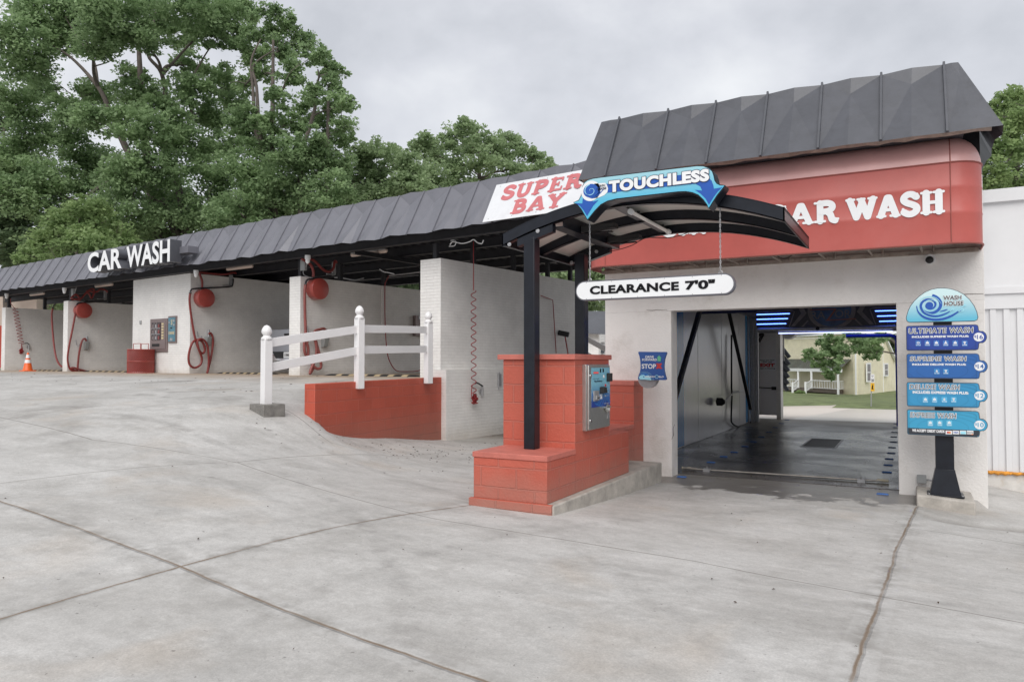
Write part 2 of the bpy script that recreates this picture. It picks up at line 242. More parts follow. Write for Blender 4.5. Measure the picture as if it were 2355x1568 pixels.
# ------------------------------------------------------------------ mesh builder
class MB:
    def __init__(s): s.v = []; s.f = []; s.m = []
    def add(s, vs, fs, mi=0):
        k = len(s.v); s.v += [tuple(p) for p in vs]; s.f += [tuple(i+k for i in f) for f in fs]; s.m += [mi]*len(fs); return s
    def box(s, x0, x1, y0, y1, z0, z1, mi=0):
        return s.add([(x0,y0,z0),(x1,y0,z0),(x1,y1,z0),(x0,y1,z0),(x0,y0,z1),(x1,y0,z1),(x1,y1,z1),(x0,y1,z1)], [(0,3,2,1),(4,5,6,7),(0,1,5,4),(1,2,6,5),(2,3,7,6),(3,0,4,7)], mi)
    def hexa(s, b, t, mi=0):                                         # bottom quad and top quad
        return s.add(list(b)+list(t), [(0,3,2,1),(4,5,6,7),(0,1,5,4),(1,2,6,5),(2,3,7,6),(3,0,4,7)], mi)
    def poly_y(s, pts, y0, y1, mi=0, side=None):                     # outline in XZ, front at y0, back at y1
        a = sum(pts[i][0]*pts[(i+1) % len(pts)][1]-pts[(i+1) % len(pts)][0]*pts[i][1] for i in range(len(pts)))
        if a < 0: pts = pts[::-1]
        n = len(pts); vs = [(x, y0, z) for x, z in pts]+[(x, y1, z) for x, z in pts]
        s.add(vs, [tuple(range(n)), tuple(range(2*n-1, n-1, -1))], mi)
        s.add(vs, [((i+1) % n, i, n+i, n+(i+1) % n) for i in range(n)], mi if side is None else side); return s
    def prism(s, pts, z0, z1, mi=0):                                 # outline in XY
        a = sum(pts[i][0]*pts[(i+1) % len(pts)][1]-pts[(i+1) % len(pts)][0]*pts[i][1] for i in range(len(pts)))
        if a < 0: pts = pts[::-1]
        n = len(pts); f = (lambda q, z: z(q[0], q[1]) if callable(z) else z)
        vs = [(x, y, f((x, y), z0)) for x, y in pts]+[(x, y, f((x, y), z1)) for x, y in pts]
        return s.add(vs, [tuple(range(n-1, -1, -1)), tuple(range(n, 2*n))]+[(i, (i+1) % n, n+(i+1) % n, n+i) for i in range(n)], mi)
    def tube(s, P, r, n=8, cap=True, mi=0, flat=1):
        P = [Vector(p) for p in P]; rs = r if isinstance(r, (list, tuple)) else [r]*len(P); vs = []; up = None
        for i, p in enumerate(P):
            d = (P[min(i+1, len(P)-1)]-P[max(i-1, 0)]); d = d.normalized() if d.length > 1e-9 else Vector((0, 0, 1))
            if up is None: up = d.orthogonal().normalized()
            up = (up-d*up.dot(d)); up = up.normalized() if up.length > 1e-6 else d.orthogonal().normalized(); w = d.cross(up)
            vs += [p+(up*math.cos(2*math.pi*k/n)+w*math.sin(2*math.pi*k/n)*flat)*rs[i] for k in range(n)]
        fs = [(i*n+k, i*n+(k+1) % n, (i+1)*n+(k+1) % n, (i+1)*n+k) for i in range(len(P)-1) for k in range(n)]
        if cap: fs += [tuple(range(n-1, -1, -1)), tuple((len(P)-1)*n+k for k in range(n))]
        return s.add(vs, fs, mi)
    def lathe(s, c, prof, n=20, axis='z', mi=0):                     # prof: (radius, height)
        vs = []
        for r, h in prof:
            for k in range(n):
                a = 2*math.pi*k/n; q = (r*math.cos(a), r*math.sin(a), h)
                if axis == 'x': q = (h, r*math.cos(a), r*math.sin(a))
                if axis == 'y': q = (r*math.sin(a), h, r*math.cos(a))
                vs.append((c[0]+q[0], c[1]+q[1], c[2]+q[2]))
        fs = [(i*n+k, i*n+(k+1) % n, (i+1)*n+(k+1) % n, (i+1)*n+k) for i in range(len(prof)-1) for k in range(n)]
        if prof[0][0] > 0: fs.append(tuple(range(n-1, -1, -1)))
        if prof[-1][0] > 0: fs.append(tuple((len(prof)-1)*n+k for k in range(n)))
        return s.add(vs, fs, mi)
    def build(s, name, mats, org=(0, 0, 0), flat=False, angle=32):
        me = bpy.data.meshes.new(name); o = org
        me.from_pydata([(x-o[0], y-o[1], z-o[2]) for x, y, z in s.v], [], s.f)
        for mm in (mats if isinstance(mats, (list, tuple)) else [mats]): me.materials.append(M[mm] if isinstance(mm, str) else mm)
        me.polygons.foreach_set('material_index', s.m); me.update()
        uvl = me.uv_layers.new(name='UVMap'); V = s.v; data = [0.0]*(2*len(me.loops))
        for p in me.polygons:
            nx, ny, nz = abs(p.normal.x), abs(p.normal.y), abs(p.normal.z)
            for li in p.loop_indices:
                x, y, z = V[me.loops[li].vertex_index]
                a, b = (x, y) if nz > nx and nz > ny else ((y, z) if nx > ny else (x, z))
                data[2*li] = a; data[2*li+1] = b
        uvl.data.foreach_set('uv', data)
        if not flat:
            me.polygons.foreach_set('use_smooth', [True]*len(me.polygons)); me.set_sharp_from_angle(angle=R(angle))
        return me
ORG = {}
def tag(o, label=None, cat=None, group=None, kind=None):
    if label: o['label'] = label
    if cat: o['category'] = cat
    if group: o['group'] = group
    if kind: o['kind'] = kind
    return o
def place(o, org, bay):
    if bay: x, y = inv(org[0], org[1]); o.location = (x, y, org[2]); o.rotation_euler = (0, 0, -TH)
    else: o.location = org
def thing(name, label, cat, org=(0, 0, 0), bay=False, group=None):
    o = bpy.data.objects.new(name, None); o.empty_display_size = .3; COL.objects.link(o); place(o, org, bay); ORG[o.name] = org
    return tag(o, label, cat, group)
def part(par, name, mb, mats, label=None, bevel=0, flat=False, kind=None, angle=32):
    org = ORG[par.name]; o = bpy.data.objects.new(name, mb.build(name, mats, org, flat, angle)); COL.objects.link(o); o.parent = par; ORG[o.name] = org
    if bevel: b = o.modifiers.new('bevel', 'BEVEL'); b.width = bevel; b.segments = 2; b.limit_method = 'ANGLE'; b.harden_normals = False
    if label: o['label'] = label
    if kind: o['kind'] = kind
    return o
def solo(name, label, cat, mb, mats, org=(0, 0, 0), bay=False, group=None, bevel=0, flat=False, kind=None):
    o = bpy.data.objects.new(name, mb.build(name, mats, org, flat)); COL.objects.link(o); place(o, org, bay); ORG[o.name] = org
    if bevel: b = o.modifiers.new('bevel', 'BEVEL'); b.width = bevel; b.segments = 2; b.limit_method = 'ANGLE'
    return tag(o, label, cat, group, kind)
def copy_tree(o, parent=None):
    c = o.copy(); COL.objects.link(c)
    if parent: c.parent = parent
    for ch in list(o.children): copy_tree(ch, c)
    return c

# lettering --------------------------------------------------------
_tc = {}
def glyphs(body, bold=0.0, shear=0.0, depth=0.0, spacing=1.0):
    k = (body, bold, shear, depth, spacing)
    if k not in _tc:
        c = bpy.data.curves.new('t', 'FONT'); c.body = body; c.size = 1; c.offset = bold; c.shear = shear; c.extrude = depth; c.space_character = spacing; c.resolution_u = 4; c.align_x = 'LEFT'
        o = bpy.data.objects.new('t', c); COL.objects.link(o); bpy.context.view_layer.update()
        me = o.evaluated_get(bpy.context.evaluated_depsgraph_get()).to_mesh(); vs = [tuple(v.co) for v in me.vertices]; fs = [tuple(p.vertices) for p in me.polygons]
        o.to_mesh_clear(); bpy.data.objects.remove(o); bpy.data.curves.remove(c)
        xs = [v[0] for v in vs]; ys = [v[1] for v in vs]; _tc[k] = (vs, fs, min(xs), max(xs), min(ys), max(ys))
    return _tc[k]
def text(mb, body, o, ex, ey, x0, x1, y0, y1, lift=.002, bold=0.0, shear=0.0, thick=0.0, mi=0, spacing=1.0, grow=0.0):
    # writes body into the rectangle x0..x1, y0..y1 of the plane (o, ex, ey); grow widens the strokes evenly for an outline
    vs, fs, a, b, c, d = glyphs(body, bold, shear, .5 if thick else 0, spacing)
    o = Vector(o); ex = Vector(ex).normalized(); ey = Vector(ey).normalized(); en = ex.cross(ey)
    sx = (x1-x0)/(b-a); sy = (y1-y0)/(d-c)
    for k in range(10 if grow else 1):
        gx, gy = (grow*math.cos(k*math.pi/5), grow*math.sin(k*math.pi/5)) if grow else (0, 0)
        mb.add([o+ex*(x0+gx+(p[0]-a)*sx)+ey*(y0+gy+(p[1]-c)*sy)+en*(lift+k*.00012+(p[2]+.5)*thick) for p in vs], fs, mi)
def dots(mb, o, ex, ey, polys, lift=.002, mi=0):                     # flat polygons in a plane
    o = Vector(o); ex = Vector(ex); ey = Vector(ey); en = ex.cross(ey)
    for pl in polys:
        a = sum(pl[i][0]*pl[(i+1) % len(pl)][1]-pl[(i+1) % len(pl)][0]*pl[i][1] for i in range(len(pl)))
        if a < 0: pl = pl[::-1]
        mb.add([o+ex*x+ey*y+en*lift for x, y in pl], [tuple(range(len(pl)))], mi)
def circ(x, y, r, n=20, ry=None): return [(x+r*math.cos(2*math.pi*k/n), y+(ry or r)*math.sin(2*math.pi*k/n)) for k in range(n)]
def rrect(x0, x1, y0, y1, r, n=5):
    P = []
    for cx, cy, a0 in ((x1-r, y1-r, 0), (x0+r, y1-r, 90), (x0+r, y0+r, 180), (x1-r, y0+r, 270)):
        P += [(cx+r*math.cos(R(a0+90*k/n)), cy+r*math.sin(R(a0+90*k/n))) for k in range(n+1)]
    return P
def ribbon(mb, o, ex, ey, pts, w, lift=.002, mi=0):                  # flat line of varying width
    o = Vector(o); ex = Vector(ex); ey = Vector(ey); en = ex.cross(ey); L = []; n = len(pts)
    for i, (x, y) in enumerate(pts):
        a = pts[max(i-1, 0)]; b = pts[min(i+1, n-1)]; dx, dy = b[0]-a[0], b[1]-a[1]; l = math.hypot(dx, dy) or 1; ww = (w[i] if isinstance(w, (list, tuple)) else w)/2
        L += [(x-dy/l*ww, y+dx/l*ww), (x+dy/l*ww, y-dx/l*ww)]
    mb.add([o+ex*x+ey*y+en*lift for x, y in L], [(2*i+1, 2*i+3, 2*i+2, 2*i) for i in range(n-1)], mi)
# round fat slab-serif capitals, strokes in a 1 x 1 box
SLAB = {
 'S': ([[(.80,.80),(.62,.92),(.40,.93),(.22,.82),(.20,.68),(.34,.57),(.62,.47),(.80,.36),(.80,.20),(.62,.08),(.40,.07),(.20,.16)]], [[(.84,.92),(.80,.72)],[(.15,.30),(.17,.07)]]),
 'U': ([[(.24,.90),(.24,.32),(.36,.11),(.54,.09),(.68,.20),(.74,.36),(.74,.90)]], [[(.06,.93),(.42,.93)],[(.58,.93),(.92,.93)]]),
 'P': ([[(.28,.08),(.28,.92)],[(.28,.90),(.58,.90),(.76,.80),(.76,.62),(.58,.50),(.32,.48)]], [[(.08,.93),(.34,.93)],[(.08,.07),(.48,.07)]]),
 'E': ([[(.28,.08),(.28,.92)],[(.28,.90),(.76,.90)],[(.28,.10),(.78,.10)],[(.28,.51),(.58,.51)]], [[(.08,.93),(.3,.93)],[(.08,.07),(.3,.07)],[(.80,.93),(.80,.76)],[(.84,.08),(.86,.28)],[(.62,.62),(.62,.40)]]),
 'R': ([[(.26,.08),(.26,.92)],[(.26,.90),(.56,.90),(.72,.80),(.72,.64),(.56,.53),(.30,.51)],[(.52,.52),(.66,.36),(.72,.14),(.84,.07)]], [[(.06,.93),(.3,.93)],[(.06,.07),(.44,.07)],[(.74,.07),(.95,.14)]]),
 'B': ([[(.26,.08),(.26,.92)],[(.26,.90),(.54,.90),(.70,.80),(.70,.64),(.54,.53),(.30,.52)],[(.54,.53),(.76,.42),(.78,.24),(.62,.10),(.26,.10)]], [[(.06,.93),(.3,.93)],[(.06,.07),(.3,.07)]]),
 'A': ([[(.18,.10),(.46,.88)],[(.46,.88),(.54,.88),(.82,.10)],[(.30,.34),(.68,.34)]], [[(.03,.07),(.36,.07)],[(.60,.07),(.97,.07)]]),
 'Y': ([[(.20,.90),(.50,.48),(.80,.90)],[(.50,.50),(.50,.08)]], [[(.04,.93),(.38,.93)],[(.64,.93),(.96,.93)],[(.30,.07),(.70,.07)]]),
 'C': ([[(.82,.74),(.68,.89),(.46,.92),(.24,.76),(.16,.50),(.24,.24),(.46,.08),(.70,.11),(.86,.26)]], [[(.86,.92),(.84,.68)]]),
 'W': ([[(.12,.90),(.33,.12)],[(.33,.12),(.50,.70)],[(.50,.86),(.70,.12)],[(.70,.12),(.88,.90)]], [[(.01,.93),(.26,.93)],[(.38,.93),(.60,.93)],[(.74,.93),(.99,.93)]]),
 'H': ([[(.24,.08),(.24,.92)],[(.76,.08),(.76,.92)],[(.24,.50),(.76,.50)]], [[(.05,.93),(.44,.93)],[(.05,.07),(.44,.07)],[(.56,.93),(.95,.93)],[(.56,.07),(.95,.07)]]),
 'L': ([[(.28,.08),(.28,.92)],[(.28,.10),(.78,.10)]], [[(.08,.93),(.48,.93)],[(.08,.07),(.3,.07)],[(.84,.08),(.86,.30)]])}
def slab(mb, word, o, ex, ey, x0, x1, y0, y1, mi=0, lift=.004, fat=.142, gap=.0, widths=None):
    o = Vector(o); ex = Vector(ex).normalized(); ey = Vector(ey).normalized(); en = ex.cross(ey)
    wd = {'W': 1.35, 'E': .88, 'P': .92, 'L': .86, 'S': .86, 'B': .92}; tot = sum(wd.get(c, 1) if c != ' ' else .45 for c in word); k = (x1-x0)/tot; x = x0; h = y1-y0; st = 0
    for ch in word:
        if ch == ' ': x += .45*k; continue
        w = wd.get(ch, 1)*k; main, serif = SLAB[ch]; Tm = lambda p: (x+p[0]*w, y0+p[1]*h)
        for group, rad in ((main, fat*h), (serif, .056*h)):
            for st_ in group:
                P = [Tm(p) for p in st_]
                if len(P) > 3:
                    Q = []
                    for i in range(len(P)-1):
                        p0, p1, p2, p3 = P[max(i-1, 0)], P[i], P[i+1], P[min(i+2, len(P)-1)]
                        for s_ in (0, .33, .66):
                            Q.append(tuple(.5*((2*p1[a])+(-p0[a]+p2[a])*s_+(2*p0[a]-5*p1[a]+4*p2[a]-p3[a])*s_**2+(-p0[a]+3*p1[a]-3*p2[a]+p3[a])*s_**3) for a in (0, 1)))
                    P = Q+[P[-1]]
                horiz = group is main and abs(P[0][1]-P[-1][1]) < .02*h and len(P) == 2
                rr = rad*(.52 if horiz else 1)
                for i in range(len(P)-1):
                    (ax, ay), (bx, by) = P[i], P[i+1]; l = math.hypot(bx-ax, by-ay) or 1e-6; nx, ny = -(by-ay)/l, (bx-ax)/l; a0 = math.atan2(ny, nx)
                    cap = [(bx+rr*math.cos(a0-math.pi*q/8), by+rr*math.sin(a0-math.pi*q/8)) for q in range(9)]+[(ax+rr*math.cos(a0+math.pi-math.pi*q/8), ay+rr*math.sin(a0+math.pi-math.pi*q/8)) for q in range(9)]
                    dots(mb, o, ex, ey, [cap], lift+st*.00012, mi); st += 1
        x += w

# ------------------------------------------------------------------ the ground sheet
def concrete():
    m = bpy.data.materials.new('jointed_concrete'); m.use_nodes = True; t = m.node_tree; b = t.nodes['Principled BSDF']; L = t.links.new
    tc = t.nodes.new('ShaderNodeTexCoord'); P = tc.outputs['Object']
    def nz(sc, det=6, ro=.6, src=P, dist=0):
        n = t.nodes.new('ShaderNodeTexNoise'); n.inputs['Scale'].default_value = sc; n.inputs['Detail'].default_value = det; n.inputs['Roughness'].default_value = ro; n.inputs['Distortion'].default_value = dist; L(src, n.inputs['Vector']); return n
    def ma(op, a, b_=None, c=None, clamp=False):
        n = t.nodes.new('ShaderNodeMath'); n.operation = op; n.use_clamp = clamp
        for i, q in enumerate((a, b_, c)):
            if q is None: continue
            if isinstance(q, (int, float)): n.inputs[i].default_value = q
            else: L(q, n.inputs[i])
        return n.outputs[0]
    def mr(src, a, b_, c=0, d=1):
        n = t.nodes.new('ShaderNodeMapRange'); n.inputs[1].default_value = a; n.inputs[2].default_value = b_; n.inputs[3].default_value = c; n.inputs[4].default_value = d; L(src, n.inputs[0]); return n.outputs[0]
    def mix(fac, a, b_, blend='MIX'):
        n = t.nodes.new('ShaderNodeMix'); n.data_type = 'RGBA'; n.blend_type = blend
        for i, q in ((0, fac), (6, a), (7, b_)):
            if isinstance(q, (int, float)): n.inputs[i].default_value = q
            elif isinstance(q, tuple): n.inputs[i].default_value = q+(1,)
            else: L(q, n.inputs[i])
        return n.outputs[2]
    # warped position so joints are not ruler straight
    w = nz(3.0, 4); sb = t.nodes.new('ShaderNodeVectorMath'); sb.operation = 'SUBTRACT'; sb.inputs[1].default_value = (.5, .5, .5); L(w.outputs['Color'], sb.inputs[0])
    sc_ = t.nodes.new('ShaderNodeVectorMath'); sc_.operation = 'SCALE'; sc_.inputs['Scale'].default_value = .035; L(sb.outputs[0], sc_.inputs[0])
    ad = t.nodes.new('ShaderNodeVectorMath'); ad.operation = 'ADD'; L(P, ad.inputs[0]); L(sc_.outputs[0], ad.inputs[1])
    fl = t.nodes.new('ShaderNodeVectorMath'); fl.operation = 'MULTIPLY'; fl.inputs[1].default_value = (1, 1, 0); L(ad.outputs[0], fl.inputs[0]); Q = fl.outputs[0]
    def seg(A, B):
        ab = (B[0]-A[0], B[1]-A[1]); l2 = ab[0]**2+ab[1]**2
        s = t.nodes.new('ShaderNodeVectorMath'); s.operation = 'SUBTRACT'; s.inputs[1].default_value = (A[0], A[1], 0); L(Q, s.inputs[0])
        d = t.nodes.new('ShaderNodeVectorMath'); d.operation = 'DOT_PRODUCT'; d.inputs[1].default_value = (ab[0]/l2, ab[1]/l2, 0); L(s.outputs[0], d.inputs[0])
        c = ma('ADD', d.outputs['Value'], 0, clamp=True)
        v = t.nodes.new('ShaderNodeVectorMath'); v.operation = 'SCALE'; v.inputs[0].default_value = (ab[0], ab[1], 0); L(c, v.inputs['Scale'])
        e_ = t.nodes.new('ShaderNodeVectorMath'); e_.operation = 'DISTANCE'; L(s.outputs[0], e_.inputs[0]); L(v.outputs[0], e_.inputs[1]); return e_.outputs['Value']
    main = [((-14,4.2),(-6.75,3.37)),((-6.75,3.37),(-4.15,3.15)),((-4.15,3.15),(-1.6,2.73)),((-1.6,2.73),(6,1.7)),((-4.5,-2),(-4.15,3.15)),((-4.15,3.15),(-3.95,6.4)),((-.36,0),(-.13,7.23)),((-.13,7.23),(.04,9.72))]
    thin = [((-8.1,1.5),(-7.45,3.8)),((-7.45,3.8),(-6.87,5.94)),((-6.87,5.94),(-7.45,11.6)),((-3.72,5.4),(-1.44,5.52)),((-1.44,5.52),(.56,5.18)),((.56,5.18),(6,4.5)),((-22,7.2),(-8.86,5.45)),((-8.86,5.45),(-6.87,5.94)),((-6.87,5.94),(-3.72,5.4)),((-11.48,5.7),(-10.9,9.6)),((-10.61,6.91),(-9.42,8.44)),((-8.9,8.6),(-7.6,8.3)),((-7.6,8.3),(-7.1,9.4)),((0,8.32),(4,8.2)),((-17,5),(-16,11.3)),((-25,8),(-24,10.6)),((-30,9.4),(-11,8.1)),((-.1,2),(.1,2))]
    dm = None
    for A, B in main: q = seg(A, B); dm = q if dm is None else ma('MINIMUM', dm, q)
    dt = None
    for A, B in thin: q = seg(A, B); dt = q if dt is None else ma('MINIMUM', dt, q)
    big = nz(.55, 5, .55, dist=.6); mid = nz(1.5, 10, .76); fine = nz(90, 3, .7); speck = nz(260, 2, .6)
    st = t.nodes.new('ShaderNodeMapping'); st.inputs['Rotation'].default_value = (0, 0, R(35)); st.inputs['Scale'].default_value = (.85, 2.0, 1); L(P, st.inputs[0])
    strk = nz(1.9, 9, .74, st.outputs[0], .15)
    c = mix(mr(big.outputs['Fac'], .35, .65), (.44,.425,.405), (.525,.513,.495))
    c = mix(mr(mid.outputs['Fac'], .47, .68, 0, .75), c, (.34,.325,.305))
    c = mix(mr(strk.outputs['Fac'], .50, .74, 0, .65), c, (.31,.30,.285))
    c = mix(mr(strk.outputs['Fac'], .46, .28, 0, .6), c, (.62,.605,.585))
    warm = nz(.8, 4, .5, dist=.4); c = mix(mr(warm.outputs['Fac'], .58, .72, 0, .35), c, (.43,.355,.28))
    c = mix(1.0, c, mr(fine.outputs['Fac'], .3, .7, .86, 1.12), 'MULTIPLY'); c = mix(1.0, c, mr(speck.outputs['Fac'], .35, .65, .95, 1.05), 'MULTIPLY')
    g2 = nz(17, 8, .8); c = mix(1.0, c, mr(g2.outputs['Fac'], .32, .68, .88, 1.10), 'MULTIPLY'); sm_ = nz(.42, 9, .72, dist=.8); c = mix(mr(sm_.outputs['Fac'], .52, .70, 0, .35), c, (.33,.32,.305))
    # dark flecks
    fk = nz(26, 2, .4); c = mix(mr(fk.outputs['Fac'], .745, .765, 0, .55), c, (.09,.08,.07))
    # trowelled borders and stains beside the joints
    c = mix(mr(dm, .085, .10, .35, 0), c, (.52,.51,.495)); 
    sn = nz(5, 6, .7); c = mix(ma('MULTIPLY', mr(dm, .02, .16, 1, 0), mr(sn.outputs['Fac'], .42, .62, 0, .75)), c, (.25,.235,.215))
    c = mix(mr(dt, .05, .06, .18, 0), c, (.52,.51,.49))
    c = mix(mr(dt, .004, .013, .8, 0), c, (.17,.155,.135))
    jn = nz(2.6, 4, .6); c = mix(ma('MULTIPLY', mr(dm, .004, .014, .9, 0), mr(jn.outputs['Fac'], .3, .6, .55, 1)), c, (.17,.115,.07))
    def arc(cx_, cy_, r_, wd, st_):
        d_ = t.nodes.new('ShaderNodeVectorMath'); d_.operation = 'DISTANCE'; d_.inputs[1].default_value = (cx_, cy_, 0); L(Q, d_.inputs[0])
        return ma('MULTIPLY', mr(ma('ABSOLUTE', ma('SUBTRACT', d_.outputs['Value'], r_)), wd*.35, wd, st_, 0), mr(sn.outputs['Fac'], .40, .62, 0, 1))
    for q in ((-9.5, -2.5, 9.1, .11, .32), (-9.5, -2.5, 10.6, .11, .28), (4.5, 3.5, 7.6, .10, .26), (4.5, 3.5, 9.05, .10, .22), (-3.0, 14.0, 9.4, .09, .20), (1.5, -4.0, 9.5, .10, .22)): c = mix(arc(*q), c, (.20,.19,.18))
    vo = t.nodes.new('ShaderNodeTexVoronoi'); vo.inputs['Scale'].default_value = 1.15; L(Q, vo.inputs['Vector']); vc = t.nodes.new('ShaderNodeSeparateColor'); L(vo.outputs['Color'], vc.inputs[0])
    c = mix(ma('MULTIPLY', mr(ma('ADD', vo.outputs['Distance'], ma('MULTIPLY', ma('SUBTRACT', sn.outputs['Fac'], .5), .16)), .035, .075, .55, 0), mr(vc.outputs[0], .62, .66)), c, (.16,.15,.14))
    # apron dirt in front of the upper bays, damp run-off before the tunnel and in the tall bay
    sx = t.nodes.new('ShaderNodeSeparateXYZ'); L(P, sx.inputs[0]); X, Y, Zc = sx.outputs
    vv = ma('ADD', ma('MULTIPLY', X, DP[0]), ma('MULTIPLY', Y, DP[1])); uu = ma('ADD', ma('MULTIPLY', X, AX[0]), ma('MULTIPLY', Y, AX[1]))
    en = nz(1.3, 6, .65); dn = ma('MULTIPLY', ma('SUBTRACT', en.outputs['Fac'], .5), 1.5)
    ap = mr(ma('ADD', vv, dn), 9.2, 11.4, 0, .9); left = mr(uu, -10.2, -10.5, 0, 1)
    c = mix(ma('MULTIPLY', ap, left), c, (.39,.295,.21))
    oil = nz(.9, 6, .6, dist=.5); c = mix(ma('MULTIPLY', mr(oil.outputs['Fac'], .55, .68, 0, .55), mr(uu, -7, -12, 0, 1)), c, (.17,.155,.14))
    sb_ = ma('MULTIPLY', mr(ma('ADD', vv, dn), 11.6, 13.2, 0, .75), mr(uu, -10.3, -10.2, 0, 1)); sb_ = ma('MULTIPLY', sb_, mr(X, -4.1, -4.4, 0, 1)); c = mix(sb_, c, (.17,.145,.12))
    rn = nz(1.7, 5, .6); rr = ma('MULTIPLY', ma('SUBTRACT', rn.outputs['Fac'], .5), 1.5)
    ctr = ma('ABSOLUTE', ma('ADD', X, 1.45)); yb = ma('SUBTRACT', ma('ADD', Y, ma('MULTIPLY', rr, .9)), ma('MULTIPLY', ma('MULTIPLY', ctr, ctr), .20))
    wet = mr(yb, 9.24, 9.32, 0, 1); dry = nz(3.5, 5, .65); wet = ma('MULTIPLY', wet, mr(ma('ADD', dry.outputs['Fac'], mr(Y, 9.7, 10.4, -.02, .30)), .40, .47)); wet = ma('MULTIPLY', wet, ma('MULTIPLY', mr(X, 0, .12, 1, 0), mr(X, -3.2, -3.0, 0, 1)))
    c = mix(ma('MULTIPLY', wet, .88), c, (.085,.072,.062))
    dmp = ma('MULTIPLY', mr(ma('ADD', Y, rr), 8.8, 10.4, 0, .5), mr(ctr, 2.4, 1.7, 0, 1)); c = mix(dmp, c, (.22,.205,.185))
    xs = ma('SUBTRACT', X, .42); sw = ma('ABSOLUTE', ma('SUBTRACT', Y, ma('ADD', 9.12, ma('MULTIPLY', ma('MULTIPLY', xs, xs), .5)))); c = mix(ma('MULTIPLY', mr(ma('ADD', sw, ma('MULTIPLY', rr, .1)), .02, .17, .7, 0), mr(X, .05, .5)), c, (.20,.185,.165))
    # beyond the tunnel: pale sandy road
    c = mix(mr(Y, 22.3, 23.2), c, (.60,.545,.49))
    L(c, b.inputs['Base Color']); L(mr(wet, 0, 1, .85, .30), b.inputs['Roughness'])
    h = ma('ADD', ma('MULTIPLY', fine.outputs['Fac'], .10), ma('MULTIPLY', mr(dm, .010, .024, 0, 1), 1.0)); h = ma('ADD', h, ma('MULTIPLY', mr(dt, .004, .014), .35)); h = ma('ADD', h, ma('MULTIPLY', mid.outputs['Fac'], .25))
    bp = t.nodes.new('ShaderNodeBump'); bp.inputs['Distance'].default_value = .012; bp.inputs['Strength'].default_value = .8; L(h, bp.inputs['Height']); L(bp.outputs[0], b.inputs['Normal'])
    return m
M['concrete'] = concrete()
def axis(a, cuts):
    r = []
    for lo, hi, st in cuts: r += list(np.arange(lo, hi, st))
    return np.array(r+[cuts[-1][1]])
us = axis(0, [(-400,-80,40),(-80,-40,5),(-40,-12,.4),(-12,-10.6,.08),(-10.6,-9.0,.045),(-9,3,.1),(3,8,.4),(8,40,4),(40,400,40)])
vs_ = axis(0, [(-200,-20,30),(-20,0,2),(0,5,.2),(5,13.5,.09),(13.5,26,.4),(26,60,2),(60,120,10),(120,800,60)])
UU, VV = np.meshgrid(us, vs_); XX, YY = UU*AX[0]+VV*DP[0], UU*AX[1]+VV*DP[1]; ZZ = ground(XX, YY)
nu, nv = len(us), len(vs_); me = bpy.data.meshes.new('ground')
idx = np.arange(nu*nv).reshape(nv, nu); fq = np.stack([idx[:-1, :-1], idx[:-1, 1:], idx[1:, 1:], idx[1:, :-1]], -1).reshape(-1, 4)
me.from_pydata(np.stack([XX.ravel(), YY.ravel(), ZZ.ravel()], -1).tolist(), [], fq.tolist()); me.polygons.foreach_set('use_smooth', [True]*len(me.polygons)); me.materials.append(M['concrete'])
g = bpy.data.objects.new('ground', me); COL.objects.link(g); tag(g, kind='structure')
def gz(x, y): return float(ground(x, y))

# land beyond the tunnel exit: a mown lawn falling away
mb = MB(); k = 26; gx = np.linspace(-45, 45, 46); base = [pz(px, 936.5 if px < 1880 else 942, -1.5) for px in (1700, 2300)]
gyy = lambda x: 48.5-.10*(x+3)
rows = []
for j in range(k):
    for x in gx: y = gyy(x)+j*1.6; rows.append((float(x), float(y), gz(x, y)-.03+.30*min(1, j/2)))
mb.add(rows, [(j*46+i, j*46+i+1, (j+1)*46+i+1, (j+1)*46+i) for j in range(k-1) for i in range(45)])
M['grass'] = mat('mown_grass', (.15,.185,.075), .9, var=.4, vs=1.3, bump=.03, bs=30, dirt=(.22,.19,.09), ds=.6)
o = bpy.data.objects.new('lawn', mb.build('lawn', 'grass')); COL.objects.link(o); tag(o, kind='structure')

# ================================================================== wash bays (frame turned 7 degrees)
bays = thing('wash_bay_building', 'long open self-service bay building with white brick partitions under a grey metal fascia', 'building', (-10, 11.84, 0), True)
VF, VB, ZW, ZB = 11.84, 17.8, 3.83, 1.0
walls = [(-33.55,-33.2,3.83,1.0,'far left partition with a coiled tube'), (-28.15,-27.8,3.83,1.0,'partition left of the equipment room'), (-15.47,-15.04,3.83,1.0,'partition beside the parked truck'), (-10.95,-10.36,3.90,-.2,'tall partition beside the super bay')]
for a, b, h, z0, lab in walls: part(bays, 'partition_wall', MB().box(a, b, VF, VB, z0, h), 'brick_up' if z0 > 0 else 'brick', lab)
part(bays, 'wall_plinth', MB().box(-10.36, -10.08, 11.70, VB, -.3, 1.50).box(-10.50, -10.36, 11.70, 11.84, -.3, 1.50), 'brick', 'wider lower course of white brick in the super bay')
part(bays, 'equipment_room', MB().box(-23.3, -20.03, VF, VB, 1.0, 4.262), 'brick_up')
part(bays, 'super_bay_floor', MB().box(-10.0, -6.95, 13.2, 21, -.05, .006), mat('damp_floor', (.15,.13,.11), .45, var=.35, vs=2, bump=.003))
